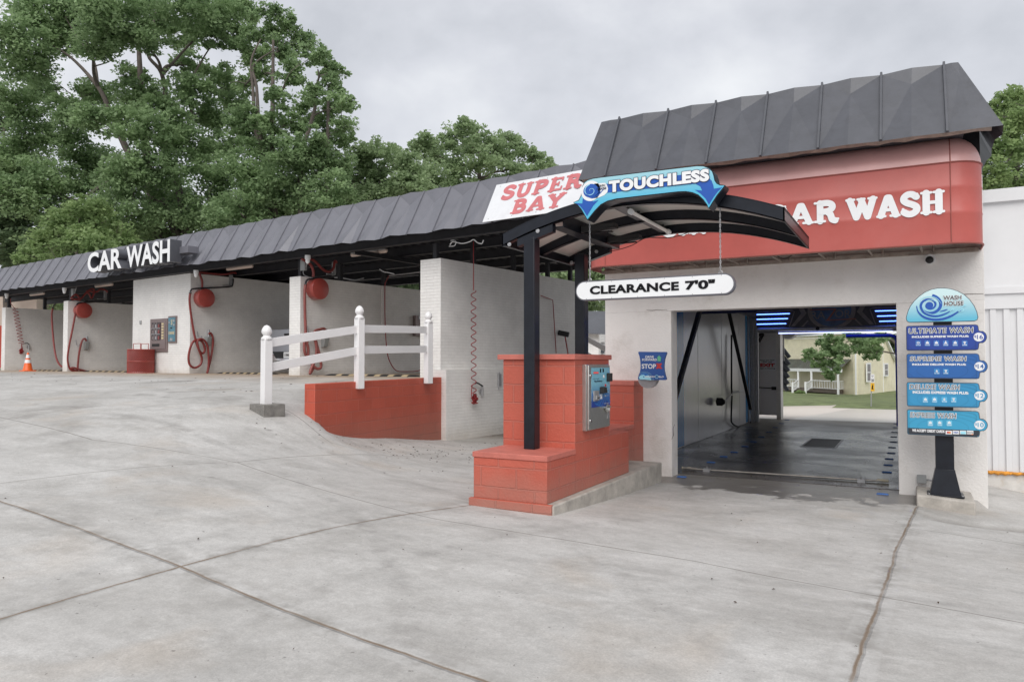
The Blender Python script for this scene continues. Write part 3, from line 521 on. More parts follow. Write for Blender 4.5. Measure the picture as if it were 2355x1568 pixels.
# standing-seam fascia
def mansard(mb, X0, X1, y0, z0, y1, z1, pw, jit=.012, ribh=.035, offs=0.0, ribs=None, push=.05):
    xs = ribs or list(np.arange(X0+offs, X1, pw)); xs = [X0]+[x for x in xs if X0+.05 < x < X1-.05]+[X1]
    ny, nz_ = (z1-z0), -(y1-y0); l = math.hypot(ny, nz_); ny, nz_ = -abs(ny)/l, abs(nz_)/l    # outward
    def P(x, t, o=0.0): return (x, y0+(y1-y0)*t+ny*o, z0+(z1-z0)*t+nz_*o*.6)
    for a, b in zip(xs[:-1], xs[1:]):
        w = b-a; m = a+w*(.5+random.uniform(-.03, .03)); t = .76+random.uniform(-.05, .04); s_ = push*random.uniform(.6, 1.25); q = random.uniform(.5, 1.15)*push
        dz = random.uniform(-jit, jit)
        m2 = m+w*random.uniform(.16, .26); m0 = m-w*.06
        v = [P(a, -dz), P(m0, -.010+dz, q), P(m2, .004+dz, -q*.30), P(b, dz*.5), P(b, 1), P(m, 1+random.uniform(0, .012), s_*.55), P(a, 1), P(m, t, -s_*.8), P(a, t-.2, 0), P(b, t-.2, 0)]
        mb.add(v, [(0,1,7), (1,2,7), (2,3,7), (0,7,8), (8,7,6), (6,7,5), (5,7,4), (4,7,9), (9,7,3)])
        mb.add([P(a-.015, 0, 0), P(a+.015, 0, 0), P(a+.010, 0, ribh), P(a-.010, 0, ribh), P(a-.015, 1, 0), P(a+.015, 1, 0), P(a+.010, 1.006, ribh), P(a-.010, 1.006, ribh)], [(0,1,2,3), (7,6,5,4), (1,5,6,2), (2,6,7,3), (3,7,4,0)])
mb = MB(); mansard(mb, -37.5, -5.5, 11.2, 4.35, 11.78, 5.385, .755, .02, .03, .3, push=.085)
part(bays, 'roof_fascia', mb, 'bay_panel', flat=True)
mb = MB().box(-37.5, -5.5, 11.79, 11.81, 4.62, 5.36).box(-37.5, -5.5, 11.32, 11.8, 4.46, 4.475); part(bays, 'fascia_backing', mb, 'black_steel')
# beams
def ibeam_u(mb, u0, u1, v, z0, z1, w=.15): mb.box(u0, u1, v-w/2, v+w/2, z0, z0+.014).box(u0, u1, v-w/2, v+w/2, z1-.014, z1).box(u0, u1, v-.008, v+.008, z0+.014, z1-.014)
def ibeam_v(mb, u, v0, v1, z0, z1, w=.12): mb.box(u-w/2, u+w/2, v0, v1, z0, z0+.012).box(u-w/2, u+w/2, v0, v1, z1-.012, z1).box(u-.007, u+.007, v0, v1, z0+.012, z1-.012)
for v, z in ((11.72, 4.265), (13.35, 4.32), (14.95, 4.33), (16.55, 4.34), (18.3, 4.34)):
    mb = MB(); ibeam_u(mb, -37.5, -5.5 if v < 12 else -6.5, v, z, 4.555); part(bays, 'roof_beam', mb, 'black_steel')
mb = MB().box(-37.5, -6.5, 11.9, 19.2, 4.60, 4.62)
for u in np.arange(-37.3, -6.6, .305): mb.box(u, u+.05, 11.9, 19.2, 4.558, 4.60)
part(bays, 'roof_deck', mb, 'deck')
for u, z in ((-33.38, 3.83), (-27.98, 3.83), (-15.25, 3.83), (-10.65, 3.9)):
    for v in (12.02, 13.32, 14.93, 16.52, 17.7): part(bays, 'roof_post', MB().box(u-.05, u+.05, v-.05, v+.05, z, 4.34 if v > 12.5 else 4.27), 'black_steel')
for u in (-30.6, -25.6, -6.7): part(bays, 'roof_post', MB().box(u-.05, u+.05, 18.2, 18.3, 0 if u > -10 else 1.3, 4.34), 'black_steel')
for u in (-13.0, -7.6): mb = MB(); ibeam_v(mb, u, 11.8, 18.3, 4.20, 4.31); part(bays, 'cross_beam', mb, 'black_steel')

# lettering boxes on the fascia
sl = Vector((0, 11.78-11.2, 5.385-4.35)).normalized()
cw = thing('channel_letter_sign', 'deep white letters reading CAR WASH on the long grey fascia', 'sign', (-22, 11.2, 4.4), True)
mb = MB(); p0 = pv(*Z1(780, 370), 10.75); o0 = (0, 10.78, 0)
def chletters(body, xa, xb, za, zb):
    f = MB(); text(f, body, (0, 10.72, 0), (1, 0, 0), (0, 0, 1), xa, xb, za, zb, lift=0, bold=.028)
    b = MB(); text(b, body, (0, 11.06, 0), (1, 0, 0), (0, 0, 1), xa, xb, za, zb, lift=.002, bold=.028, thick=.335); return f, b
for w_, xa, xb, za, zb in (('CAR', -23.9, -21.80, 4.42, 5.04), ('WASH', -21.52, -19.17, 4.40, 5.03)):
    f, b = chletters(w_, xa, xb, za, zb); q = part(cw, 'letter_return', b, 'dark_panel'); part(cw, 'letter_face', f, 'white')
part(cw, 'raceway', MB().box(-23.7, -18.75, 11.0, 11.32, 4.66, 4.84), 'bay_panel')
sb = thing('super_bay_sign', 'flat white panel on the grey fascia lettered SUPER BAY in faded red', 'sign', (-8.6, 11.2, 4.4), True)
oS = Vector((0, 11.06, 4.335)); eyS = sl
mb = MB(); o_ = oS; en = Vector((1, 0, 0)).cross(eyS)
c4 = lambda x, y, l=0: tuple(oS+Vector((1, 0, 0))*x+eyS*y+en*l)
a0, a1, b0, b1 = -8.62, -5.55, .02, .95
mb.hexa([c4(a0, b0), c4(a1, b0), c4(a1, b1), c4(a0, b1)], [c4(a0, b0, .012), c4(a1, b0, .012), c4(a1, b1, .012), c4(a0, b1, .012)])
part(sb, 'sign_panel', mb, 'sign_white')
mb = MB(); 
ZB_ = lambda x, y: pv(690+x*.293, 230+y*.293, 11.42); uS = lambda x, y: ZB_(x, y)[0]
slab(mb, 'SUPER', oS, (1, 0, 0), eyS, uS(1600, 700)-.02, uS(2225, 640)+.02, .52, .86, lift=.014); ZB2 = lambda x, y: pv(690+x*.293, 230+y*.293, 11.24)[0]; slab(mb, 'BAY', oS, (1, 0, 0), eyS, ZB2(1682, 820)-.02, ZB2(2085, 800)+.02, .12, .46, lift=.014); part(sb, 'lettering', mb, 'sup_red')
mb = MB()
for x in np.arange(a0+.12, a1, .55):
    for y in (b0+.06, b1-.06): dots(mb, oS, Vector((1, 0, 0)), eyS, [circ(x, y, .012, 8)], .014)
part(sb, 'screw', mb, 'galv', kind='stuff')

# hanging strip lights under the bay roof
def strip(u, v, z, ln, lab, rot=0.0, first=[None]):
    if first[0] is None:
        t = thing('strip_light', lab, 'light', (u, v, z), True, 'strip lights hung under the bay roof'); first[0] = t
        part(t, 'housing', MB().box(u-ln/2+.03, u+ln/2-.03, v-.05, v+.05, z+.03, z+.075), 'galv', bevel=.012)
        lens = MB().tube([(u-ln/2, v, z+.02), (u-ln/2+.04, v, z+.012), (u+ln/2-.04, v, z+.012), (u+ln/2, v, z+.02)], [.025, .052, .052, .025], 10); part(t, 'lens', lens, 'lens')
        [part(t, 'hanger', MB().tube([(u+ln*q_, v, z+.07), (u+ln*q_, v, z+.22)], .006, 5), 'galv') for q_ in (-.3, .25)]
    else:
        t = copy_tree(first[0]); x, y = inv(u, v); t.location = (x, y, z); t['label'] = lab
for px, py2, v, lab in ((848, 580, 12.55, 'strip light under the roof nearest the fence, left of the tall partition'), (551, 614, 12.6, 'strip light above the bay holding the truck'), (239, 655, 12.7, 'strip light in the bay left of the equipment room'), (85.5, 675.5, 12.7, 'strip light above the traffic cone bay')):
    u, vv_, z = pv(px, py2, v); strip(u, v, z-.03, 1.27, lab)

# round vacuum drums, booms and hoses on the bay walls
def smooth(P, n=5):
    P = [Vector(p) for p in P]; Q = []
    for i in range(len(P)-1):
        a, b, c, d = P[max(i-1, 0)], P[i], P[i+1], P[min(i+2, len(P)-1)]
        for k in range(n): s_ = k/n; Q.append(.5*((2*b)+(-a+c)*s_+(2*a-5*b+4*c-d)*s_**2+(-a+3*b-3*c+d)*s_**3))
    return Q+[P[-1]]
def drum(label, uw, vc, zc, r=.275):
    t = thing('wall_drum', label, 'drum', (uw, vc, zc), True, 'red round drums on the bay walls')
    part(t, 'shell', MB().lathe((uw, vc, zc), [(r*.97, .002), (r, .02), (r, .22), (r*.985, .245), (r*.95, .262), (r*.7, .278), (0, .285)], 40, 'x'), 'drum'); return t
drum('round red drum on the wall left of the equipment room', -27.8, 12.28, 3.50)
drum('round red drum on the equipment room side wall above the looped hose', -20.03, 12.20, 3.545)
drum('round red drum on the partition right of the parked truck', -15.04, 12.27, 3.53)
def vac(label, uw, top, path, holder, rad=.032, hookp=None, boom=None, mt='hose'):
    u = uw+.14; t = thing('vacuum_hose', label, 'vacuum hose', (uw, 12.2, 1.4), True, 'red vacuum hoses on the bay walls')
    pts = [pu(*p[:2], u+(p[2] if len(p) > 2 else 0)) for p in path]; part(t, 'hose', MB().tube(smooth(pts, 6), rad, 10), mt)
    if holder:
        h = pu(*holder, uw+.09); mb = MB().hexa([(uw, h[1]-.07, h[2]-.16), (uw+.10, h[1]-.06, h[2]-.13), (uw+.10, h[1]+.06, h[2]-.13), (uw, h[1]+.07, h[2]-.16)], [(uw, h[1]-.08, h[2]+.14), (uw+.17, h[1]-.08, h[2]+.12), (uw+.17, h[1]+.08, h[2]+.12), (uw, h[1]+.08, h[2]+.14)])
        part(t, 'nozzle_holder', mb, 'grey_box', bevel=.008)
        part(t, 'nozzle', MB().tube([(uw+.10, h[1], h[2]+.12), (uw+.10, h[1], h[2]+.34)], [.045, .034], 12), 'galv')
    if boom:
        b = [pu(*p[:2], u+(p[2] if len(p) > 2 else 0)) for p in boom]; part(t, 'boom_pipe', MB().tube(smooth(b, 5), .024, 8), 'galv' if False else 'black_steel')
        part(t, 'collar', MB().tube([pts[0], tuple(Vector(pts[0])*.9+Vector(pts[1])*.1)], .04, 10), 'rubber')
        e_ = b[-1]; part(t, 'wall_bracket', MB().box(uw, uw+.03, e_[1]-.06, e_[1]+.06, e_[2]-.25, e_[2]+.12).tube([(uw+.02, e_[1], e_[2]-.2), (uw+.14, e_[1]-.35, e_[2]-.24)], .018, 6), 'galv')
    if top: part(t, 'supply_hose', MB().tube(smooth([pu(*p, u) for p in top], 6), rad, 10), 'hose')
    if hookp:
        h = pu(*hookp, uw); part(t, 'hook', MB().tube(smooth([(uw+.02, h[1]-.02, h[2]+.16), (uw+.03, h[1], h[2]), (uw+.08, h[1]+.03, h[2]-.06), (uw+.12, h[1]+.06, h[2]-.02), (uw+.12, h[1]+.06, h[2]+.02)], 3), .013, 6), 'galv')
    return t
vac('looped red vacuum hose on the equipment room side wall', -20.03, [Z1(1812, 560), Z1(1810, 500), Z1(1790, 430), Z1(1840, 430), Z1(2000, 442), Z1(2100, 425), Z1(2110, 440)],
    [Z1(1705, 605), Z1(1698, 680), Z1(1715, 830), Z1(1745, 1000), Z1(1775, 1100), Z1(1810, 1150), Z1(1835, 1120), Z1(1815, 1050), Z1(1770, 1028)+(.02,), Z1(1720, 1060)+(.03,), Z1(1690, 1170), Z1(1700, 1250), Z1(1745, 1278), Z1(1795, 1250), Z1(1808, 1190), Z1(1780, 1110)+(.05,), Z1(1770, 1040)+(.05,), Z1(1810, 1022)+(.05,), Z1(1855, 1070)+(.05,), Z1(1870, 1180)+(.05,), Z1(1868, 1270)+(.05,), Z1(1856, 1325)+(.05,), Z1(1880, 1230)+(.02,), Z1(1903, 1110), Z1(1908, 1020), Z1(1890, 970), Z1(1868, 978)],
    Z1(1866, 1040), boom=[Z1(1705, 600), Z1(1712, 585), Z1(1740, 570), Z1(1900, 562), Z1(2060, 552), Z1(2085, 530), Z1(2090, 480)], hookp=Z1(1768, 1000))
vac('red vacuum hose sagging to the ground on the wall left of the equipment room', -27.8, [Z1(715, 680), Z1(705, 645), Z1(675, 622), Z1(640, 660), Z1(720, 660), Z1(760, 620), Z1(790, 590), Z1(830, 572), Z1(845, 600), Z1(820, 655), Z1(800, 620), Z1(780, 590), Z1(860, 600), Z1(900, 575), Z1(950, 585), Z1(960, 605)],
    [Z1(686, 730), Z1(670, 820), Z1(650, 930), Z1(620, 1080), Z1(606, 1190), Z1(618, 1270), Z1(650, 1305), Z1(720, 1312), Z1(780, 1310), Z1(720, 1296)+(.05,), Z1(660, 1278)+(.05,), Z1(640, 1285), Z1(690, 1302), Z1(698, 1250), Z1(710, 1140), Z1(735, 1040), Z1(760, 1018), Z1(772, 1040)],
    Z1(778, 1080), boom=[Z1(686, 722), Z1(695, 705), Z1(720, 697), Z1(850, 688), Z1(950, 680), Z1(962, 655), Z1(962, 610)], hookp=Z1(682, 1070))
vac('red vacuum hose on the partition right of the truck, partly behind the fence', -15.04, [Z2(790, 465), Z2(792, 420), Z2(770, 360), Z2(720, 320), Z2(695, 305), Z2(780, 310), Z2(830, 350), Z2(880, 400), Z2(930, 418), Z2(970, 390), Z2(985, 325), Z2(1000, 340)],
    [Z2(722, 530), Z2(714, 600), Z2(716, 780), Z2(722, 960), Z2(710, 1060), Z2(715, 1140), Z2(740, 1180), Z2(745, 1110), Z2(735, 1050), Z2(760, 1000)+(.04,), Z2(800, 1020)+(.04,), Z2(820, 1100)+(.04,), Z2(810, 1200)+(.04,), Z2(775, 1280)+(.04,), Z2(760, 1330)+(.04,), Z2(795, 1270), Z2(770, 1235), Z2(820, 1285)+(.06,), Z2(860, 1270)+(.06,), Z2(850, 1180)+(.06,), Z2(820, 1060), Z2(800, 960), Z2(850, 935), Z2(890, 930), Z2(895, 960)],
    Z2(900, 1045), rad=.036, boom=[Z2(722, 525), Z2(730, 500), Z2(760, 485), Z2(900, 468), Z2(985, 458), Z2(1003, 430), Z2(1005, 370)], hookp=Z2(738, 960), mt='hose_dirty')
t = thing('vacuum_hose', 'red vacuum hose hanging beside the partition left of the equipment room', 'vacuum hose', (-29.5, 12.2, 1.4), True, 'red vacuum hoses on the bay walls')
pts = [pv(*Z1(*p), 12.2) for p in ((474, 740), (464, 800), (468, 900), (480, 1040), (495, 1150), (515, 1220), (545, 1262), (580, 1278))]
part(t, 'hose', MB().tube(smooth(pts, 5), .032, 10), 'hose'); part(t, 'boom_pipe', MB().tube(smooth([pv(*Z1(*p), 12.2) for p in ((474, 738), (485, 715), (515, 697), (570, 692))], 4), .02, 8), 'black_steel'); part(t, 'collar', MB().tube([pts[0], tuple(Vector(pts[0])*.9+Vector(pts[1])*.1)], .04, 10), 'rubber')
# the coiled air lines
def coil(P0, P1, turns, r0, r1, n=14):
    P0, P1 = Vector(P0), Vector(P1); Q = []
    for i in range(int(turns*n)+1):
        s_ = i/(turns*n); a = 2*math.pi*turns*s_; r = r0+(r1-r0)*s_; Q.append(P0.lerp(P1, s_)+Vector((.5*r*math.sin(a), r*math.cos(a), 0)))
    return Q
def airline(label, uw, top, c0, c1, turns, blob, gun, hold, r=.045, rad=.008, ext=()):
    t = thing('air_line', label, 'air hose', (uw, 12.5, 2.0), True, 'coiled red air lines'); u = uw+.12; A = pu(*c0, u); B = pu(*c1, u)
    mb = MB().tube([pu(*p, u) for p in top]+[A], rad, 6).tube(coil(A, B, turns, r, r), rad, 6); Bb = pu(*blob, u); rr = random.Random(3)
    Q = [Vector(B)]
    for i in range(90): a = i*.9; q = .055+.02*math.sin(i*1.7); Q.append(Vector((Bb[0]+rr.uniform(-.04, .06), Bb[1]+q*math.cos(a)*1.1, Bb[2]+.09-.18*i/90+q*.4*math.sin(a))))
    G = pu(*gun, u); Q += smooth([Q[-1], (G[0], G[1]-.12, G[2]-.25), (G[0], G[1]-.10, G[2]-.05), G], 6)[1:]
    mb.tube(Q, rad, 6); part(t, 'coil', mb, 'coil')
    H = pu(*hold, uw+.03); part(t, 'gun', MB().tube(smooth([G, (G[0], G[1]+.08, G[2]+.01), (H[0]+.05, H[1], H[2]+.10)], 3), .018, 8), 'rubber'); part(t, 'holder', MB().tube([(H[0]+.04, H[1], H[2]+.10), (H[0]+.04, H[1], H[2]-.12)], .026, 10).box(uw, H[0]+.03, H[1]-.06, H[1], H[2]-.05, H[2]+.03), 'galv')
    return t
ZP = lambda x, y: (977.5+x*.12102, 833.75+y*.12102)
airline('coiled red air line hanging on the tall white wall of the super bay', -10.08-.02, [(1089, 556), (1089, 600), (1089, 655), (1089, 668)], (1089, 668), ZP(925, 590), 12.5, ZP(935, 690), ZP(950, 395), ZP(1060, 530), r=.075, rad=.010)
airline('coiled red air line on the far left partition above the traffic cone', -33.2, [Z1(95, 660), Z1(95, 700), Z1(125, 740)], Z1(135, 745), Z1(190, 1060), 10.5, Z1(190, 1130), Z1(222, 1060), Z1(255, 1090), r=.09, rad=.012)
# small wall fittings
t = thing('brush_hook', 'small steel bracket on the lower white wall by the red pay island', 'bracket', (-10.08, 13.6, 1.2), True)
p = pu(*ZP(1400, 330), -10.06); part(t, 'plate', MB().box(-10.08, -10.05, p[1]-.03, p[1]+.10, p[2]-.14, p[2]+.14), 'galv', bevel=.004); part(t, 'bolt', MB().lathe((-10.02, p[1]-.05, p[2]+.16), [(.02, -.03), (.02, .03)], 10, 'x').tube([(-10.03, p[1]-.05, p[2]+.15), (-10.03, p[1]-.04, p[2]-.22)], .014, 6), 'galv')
t = thing('hose_reel_arm', 'red hose leaving a black swivel low on the super bay wall', 'hose', (-10.36, 15, 2), True)
a = pu(1299, 770, -10.22); b = pu(1306, 812, -10.2); part(t, 'swivel', MB().tube([(-10.36, a[1]-.1, a[2]+.06), (-10.1, a[1], a[2])], .07, 10), 'rubber'); part(t, 'hose', MB().tube([a, b, (b[0], b[1]+.02, .6)], .018, 7), 'coil')
t = thing('conduit_drop', 'thin red hose dropping from a bracket high on the super bay wall', 'hose', (-10.36, 14.8, 3), True)
ps = [pu(1244, 680, -10.3), pu(1271, 690, -10.3), pu(1272, 700, -10.3), pu(1279, 812, -10.3)]; part(t, 'hose', MB().tube(ps, .012, 6), 'coil')
t = thing('spray_hose', 'thin dark red hose hanging in the bay behind the fence', 'hose', (-15.0, 14, 2), True)
ps = [pu(*Z2(*p), -14.9) for p in ((1470, 455), (1440, 510), (1433, 560), (1433, 800), (1440, 1000), (1455, 1150), (1480, 1230), (1530, 1300), (1600, 1312), (1720, 1308), (1755, 1290))]; part(t, 'hose', MB().tube(smooth(ps, 4), .014, 6), 'coil')
part(t, 'boom', MB().tube([pu(*Z2(1470, 455), -14.9), pu(*Z2(1760, 420), -14.0)], .02, 8), 'galv')
t = thing('control_panel', 'brown bay control box with buttons on the partition behind the fence', 'control box', (-15.04, 15.5, 2.4), True)
a = pu(*Z2(1690, 810), -15.0); b = pu(*Z2(1745, 995), -14.95); part(t, 'cabinet', MB().box(-15.04, -14.92, a[1], a[1]+.75, b[2], a[2]), 'brown_metal', bevel=.006)
mb = MB(); z0 = b[2]
for i, (y, z, w, h) in enumerate(((.12, .62, .1, .1), (.3, .66, .14, .07), (.2, .42, .2, .08), (.42, .4, .12, .14))): mb.box(-14.92, -14.905, a[1]+y, a[1]+y+w, z0+z*.8, z0+z*.8+h)
part(t, 'buttons', mb, 'galv')
t = solo('conduit_pipe', 'thin vertical conduit on the partition behind the fence', 'pipe', MB().box(-15.04, -15.0, pu(*Z2(1410, 600), -15)[1], pu(*Z2(1410, 600), -15)[1]+.05, 2.5, 3.8), 'brick_up', (-15.04, 14, 2.5), True)
# cameras hanging from the front beam
def cctv(u, v, z, lab, g='dome cameras under the bay fascia'):
    t = thing('dome_camera', lab, 'camera', (u, v, z), True, g); part(t, 'mount', MB().lathe((u, v, z), [(.07, 0), (.07, -.09), (.055, -.10)], 16), 'white'); part(t, 'dome', MB().lathe((u, v, z), [(.055, -.10), (.052, -.16), (.03, -.2), (0, -.21)], 16), 'white')
for px, q, lab in ((578, 570, 'white dome camera beside the second bay post from the left'), (1757, 415, 'white dome camera at the equipment room corner'), (60, 620, 'white dome camera under the left end of the fascia')):
    u, v, z = pv(*Z1(px, q), 11.6); cctv(u, v, z+.03, lab)
u, v, z = pv(*Z2(741, 290), 11.6); cctv(u, v, z+.05, 'white dome camera above the partition right of the truck')
def jbox(px, py2, f, lab):
    u, v, z = pv(*f(px, py2), 12.0); t = thing('junction_box', lab, 'junction box', (u, v, z), True, 'grey boxes with conduit under the bay roof'); part(t, 'box', MB().box(u-.08, u+.10, v-.04, v+.04, z-.14, z+.14), 'grey_box', bevel=.008)
    part(t, 'conduit', MB().tube(smooth([(u+.05, v, z-.1), (u+.12, v, z-.02), (u+.22, v, z+.12), (u+.26, v, z+.28)], 4), .012, 6).tube(smooth([(u, v, z-.1), (u+.03, v, z-.25), (u+.25, v+.1, z-.34)], 4), .01, 6), 'galv')
jbox(702, 360, Z2, 'grey junction box above the partition right of the truck'); jbox(655, 605, Z1, 'grey junction box above the partition left of the equipment room')
ps = [pv(*p, 11.9) for p in ((1035, 563), (1042, 556), (1062, 560), (1080, 556), (1089, 551), (1098, 558), (1108, 560), (1112, 552))]
solo('white_cable', 'loose white cable looped under the roof above the coiled air line', 'cable', MB().tube(smooth(ps, 5), .012, 6), 'white', ps[0], True)

ZBb = lambda x, y: (747.5+x*.1709, 540.5+y*.1709)
for lab, P_, v, r_, m_ in (('pale conduit sagging under the roof above the fence bay', [(735, 460), (790, 495), (850, 505), (930, 525)], 13.4, .012, 'white'), ('thin pale pipe under the roof above the partition right of the truck', [(130, 570), (250, 580), (400, 605), (520, 580)], 13.8, .018, 'galv'), ('white cable hooked round the post above the tall partition', [(1690, 75), (1740, 70), (1762, 100), (1740, 145), (1670, 152)], 12.0, .010, 'white')):
    ps = [pv(*ZBb(*p), v) for p in P_]; solo('roof_cable', lab, 'cable', MB().tube(smooth(ps, 5), r_, 6), m_, ps[0], True, group='cables under the bay roof')

# machines in the equipment room front
def vp(px, py2): return pv(px, py2, 11.84)
t = thing('vending_machine', 'brown framed vending machine with glass window set in the white brick front', 'vending machine', (-21.7, 11.84, 2), True)
part(t, 'frame', MB().box(-22.17, -21.19, 11.80, 11.85, 1.97, 2.98).box(-22.09, -21.27, 11.788, 11.801, 2.06, 2.90), 'brown_metal', bevel=.006)
part(t, 'glass', MB().box(-22.04, -21.54, 11.772, 11.789, 2.33, 2.87), mat('vending_contents', (.06,.035,.035), .25, var=.9, vs=9))
mb = MB()
for x in (-21.87, -21.71): mb.box(x-.006, x+.006, 11.762, 11.772, 2.33, 2.87)
for z in (2.51, 2.69): mb.box(-22.04, -21.54, 11.764, 11.772, z-.008, z+.008)
part(t, 'shelf', mb, 'galv')
mb = MB(); cols = []
for i in range(9):
    x = -22.0+.165*(i % 3); z = 2.35+.18*(i//3); mb.box(x+.02, x+.09, 11.766, 11.772, z, z+.10, i % 3)
part(t, 'goods', mb, ['brown_metal', 'galv', 'hose'])
part(t, 'tray', MB().box(-22.0, -21.6, 11.772, 11.789, 2.14, 2.22), 'rubber'); mb = MB()
for z in np.arange(2.36, 2.86, .085): mb.box(-21.47, -21.36, 11.776, 11.789, z, z+.055)
part(t, 'price_labels', mb, 'tan')
t = thing('change_machine', 'teal change machine with cream CHANGE lettering right of the vending machine', 'change machine', (-20.9, 11.84, 2.6), True)
part(t, 'frame', MB().box(-21.15, -20.70, 11.80, 11.85, 2.235, 3.035), 'brown_metal', bevel=.005); part(t, 'face', MB().box(-21.11, -20.74, 11.788, 11.801, 2.28, 2.99), 'fdmuted')
mb = MB(); text(mb, 'CHANGE', (0, 11.788, 0), (1, 0, 0), (0, 0, 1), -21.09, -20.77, 2.49, 2.575, bold=.04); text(mb, '$', (0, 11.788, 0), (1, 0, 0), (0, 0, 1), -20.97, -20.88, 2.76, 2.93); part(t, 'lettering', mb, 'tan')
mb = MB().box(-21.0, -20.86, 11.778, 11.789, 2.30, 2.38).box(-20.84, -20.76, 11.782, 11.789, 2.74, 2.80).box(-20.86, -20.77, 11.782, 11.789, 2.86, 2.93).box(-21.09, -21.03, 11.782, 11.789, 2.82, 2.88); part(t, 'plates', mb, 'galv'); part(t, 'bill_slot', MB().box(-20.98, -20.90, 11.776, 11.789, 2.665, 2.695), 'rubber')
solo('doorbell_plate', 'small grey switch plate on the equipment room front', 'switch', MB().box(-22.84, -22.75, 11.81, 11.85, 2.85, 2.96), 'grey_box', (-22.8, 11.84, 2.9), True, bevel=.004)
# litter bin
bz = 1.33; t = thing('litter_bin', 'red mesh litter bin with handle frame by the equipment room corner', 'litter bin', (-22.0, 11.3, bz), True)
b0, b1, b2, b3 = -22.57, -21.60, 11.22, 11.75
mb = MB().lathe(((b0+b1)/2, (b2+b3)/2, bz), [(.35, .04), (.35, .70), (.34, .70)], 28); part(t, 'liner', mb, mat('bin_liner', (.16,.025,.022), .6, var=.4, vs=3))
mb = MB(); cx_, cy_ = (b0+b1)/2, (b2+b3)/2; n = 44
for k in range(n):
    for d_ in (1, -1):
        P = [(cx_+.37*math.cos(2*math.pi*(k+d_*j*.9)/n), cy_+.37*math.sin(2*math.pi*(k+d_*j*.9)/n), bz+.02+.68*j/12) for j in range(13)]; mb.tube(P, .006, 3, False)
part(t, 'mesh', mb, 'drum'); mb = MB()
for z in (.01, .35, .71): mb.tube([(cx_+.375*math.cos(a), cy_+.375*math.sin(a), bz+z) for a in np.linspace(0, 2*math.pi, 29)], .014, 6)
part(t, 'hoop', mb, 'drum'); mb = MB()
for y in (-.12, .12): mb.tube([(cx_-.22, cy_+y, bz+.7), (cx_-.22, cy_+y, bz+.89), (cx_+.2, cy_+y, bz+.89), (cx_+.2, cy_+y, bz+.7)], .011, 6)
part(t, 'handle_frame', mb, 'drum')
# traffic cone
c = (-30.02, 11.45, 1.33); t = thing('traffic_cone', 'orange traffic cone with two white bands before the far left partition', 'traffic cone', c, True)
part(t, 'cone', MB().lathe(c, [(.17, .03), (.155, .06), (.032, .67), (.028, .68), (0, .68)], 24), 'orange'); part(t, 'base', MB().box(c[0]-.22, c[0]+.22, c[1]-.2, c[1]+.2, c[2]-.01, c[2]+.035), 'orange', bevel=.01)
for z0, z1 in ((.30, .42), (.48, .60)):
    f = lambda z: .155-(.123)*(z-.06)/.61+.004
    part(t, 'reflective_band', MB().lathe(c, [(f(z0), z0), (f(z1), z1)], 24), 'white')
# parking humps
def hump(u0, u1, v0, v1, lab, n=8):
    t = thing('speed_hump', lab, 'speed hump', ((u0+u1)/2, (v0+v1)/2, 1.33), True, 'black humps with yellow stripes'); L = math.hypot(u1-u0, v1-v0); dx, dy = (u1-u0)/L, (v1-v0)/L; nx, ny = -dy, dx
    P = lambda s_, w, z: (u0+dx*s_+nx*w, v0+dy*s_+ny*w, 1.33+z)
    prof = [(-.15, 0), (-.09, .032), (0, .042), (.09, .032), (.15, 0)]
    mb = MB(); mb.add([P(s_, w, z*(.2 if s_ in (0, L) else 1)) for s_ in (0, .12, L-.12, L) for w, z in prof], [(i*5+j, (i+1)*5+j, (i+1)*5+j+1, i*5+j+1) for i in range(3) for j in range(4)]); part(t, 'body', mb, 'rubber')
    mb = MB(); k = L/n
    for i in range(1, n):
        s0 = i*k; mb.add([P(s_, w*1.01, z+.004) for s_ in (s0, s0+k*.42) for w, z in prof[:3]], [(0, 3, 4, 1), (1, 4, 5, 2)])
    part(t, 'stripes', mb, 'yellow')
hump(-19.3, -16.9, 12.35, 12.5, 'black and yellow hump before the bay with the truck'); hump(-14.4, -11.4, 12.2, 12.3, 'black and yellow hump just behind the white fence', 7)
hump(-26.9, -23.6, 12.1, 12.2, 'black and yellow hump left of the litter bin'); hump(-32.0, -29.0, 12.15, 12.25, 'black and yellow hump behind the traffic cone')
# pickup truck
u0, u1, v0, zf = -18.75, -16.7, 13.5, 1.33
t = thing('pickup_truck', 'silver pickup truck parked tail out behind the white brick partition', 'pickup truck', ((u0+u1)/2, v0, zf), True)
part(t, 'bed', MB().box(u0+.02, u1-.02, v0+.06, v0+1.95, zf+.55, zf+1.28), 'silver', bevel=.05)
tg = part(t, 'tailgate', MB().box(u0+.16, u1-.16, v0, v0+.06, zf+.62, zf+1.30), 'silver', bevel=.02); part(tg, 'handle', MB().box((u0+u1)/2-.13, (u0+u1)/2+.13, v0-.02, v0, zf+1.10, zf+1.17), 'rubber', bevel=.008)
cab = [(v0+1.95, .55), (v0+5.4, .55), (v0+5.5, .95), (v0+5.3, 1.12), (v0+4.2, 1.2), (v0+3.6, 1.82), (v0+2.3, 1.88), (v0+2.0, 1.28)]
mb = MB(); n = len(cab); mb.add([(u0+.03, y, zf+z) for y, z in cab]+[(u1-.03, y, zf+z) for y, z in cab], [tuple(range(n-1, -1, -1)), tuple(range(n, 2*n))]+[(i, (i+1) % n, n+(i+1) % n, n+i) for i in range(n)]); part(t, 'cab', mb, 'silver', bevel=.04)
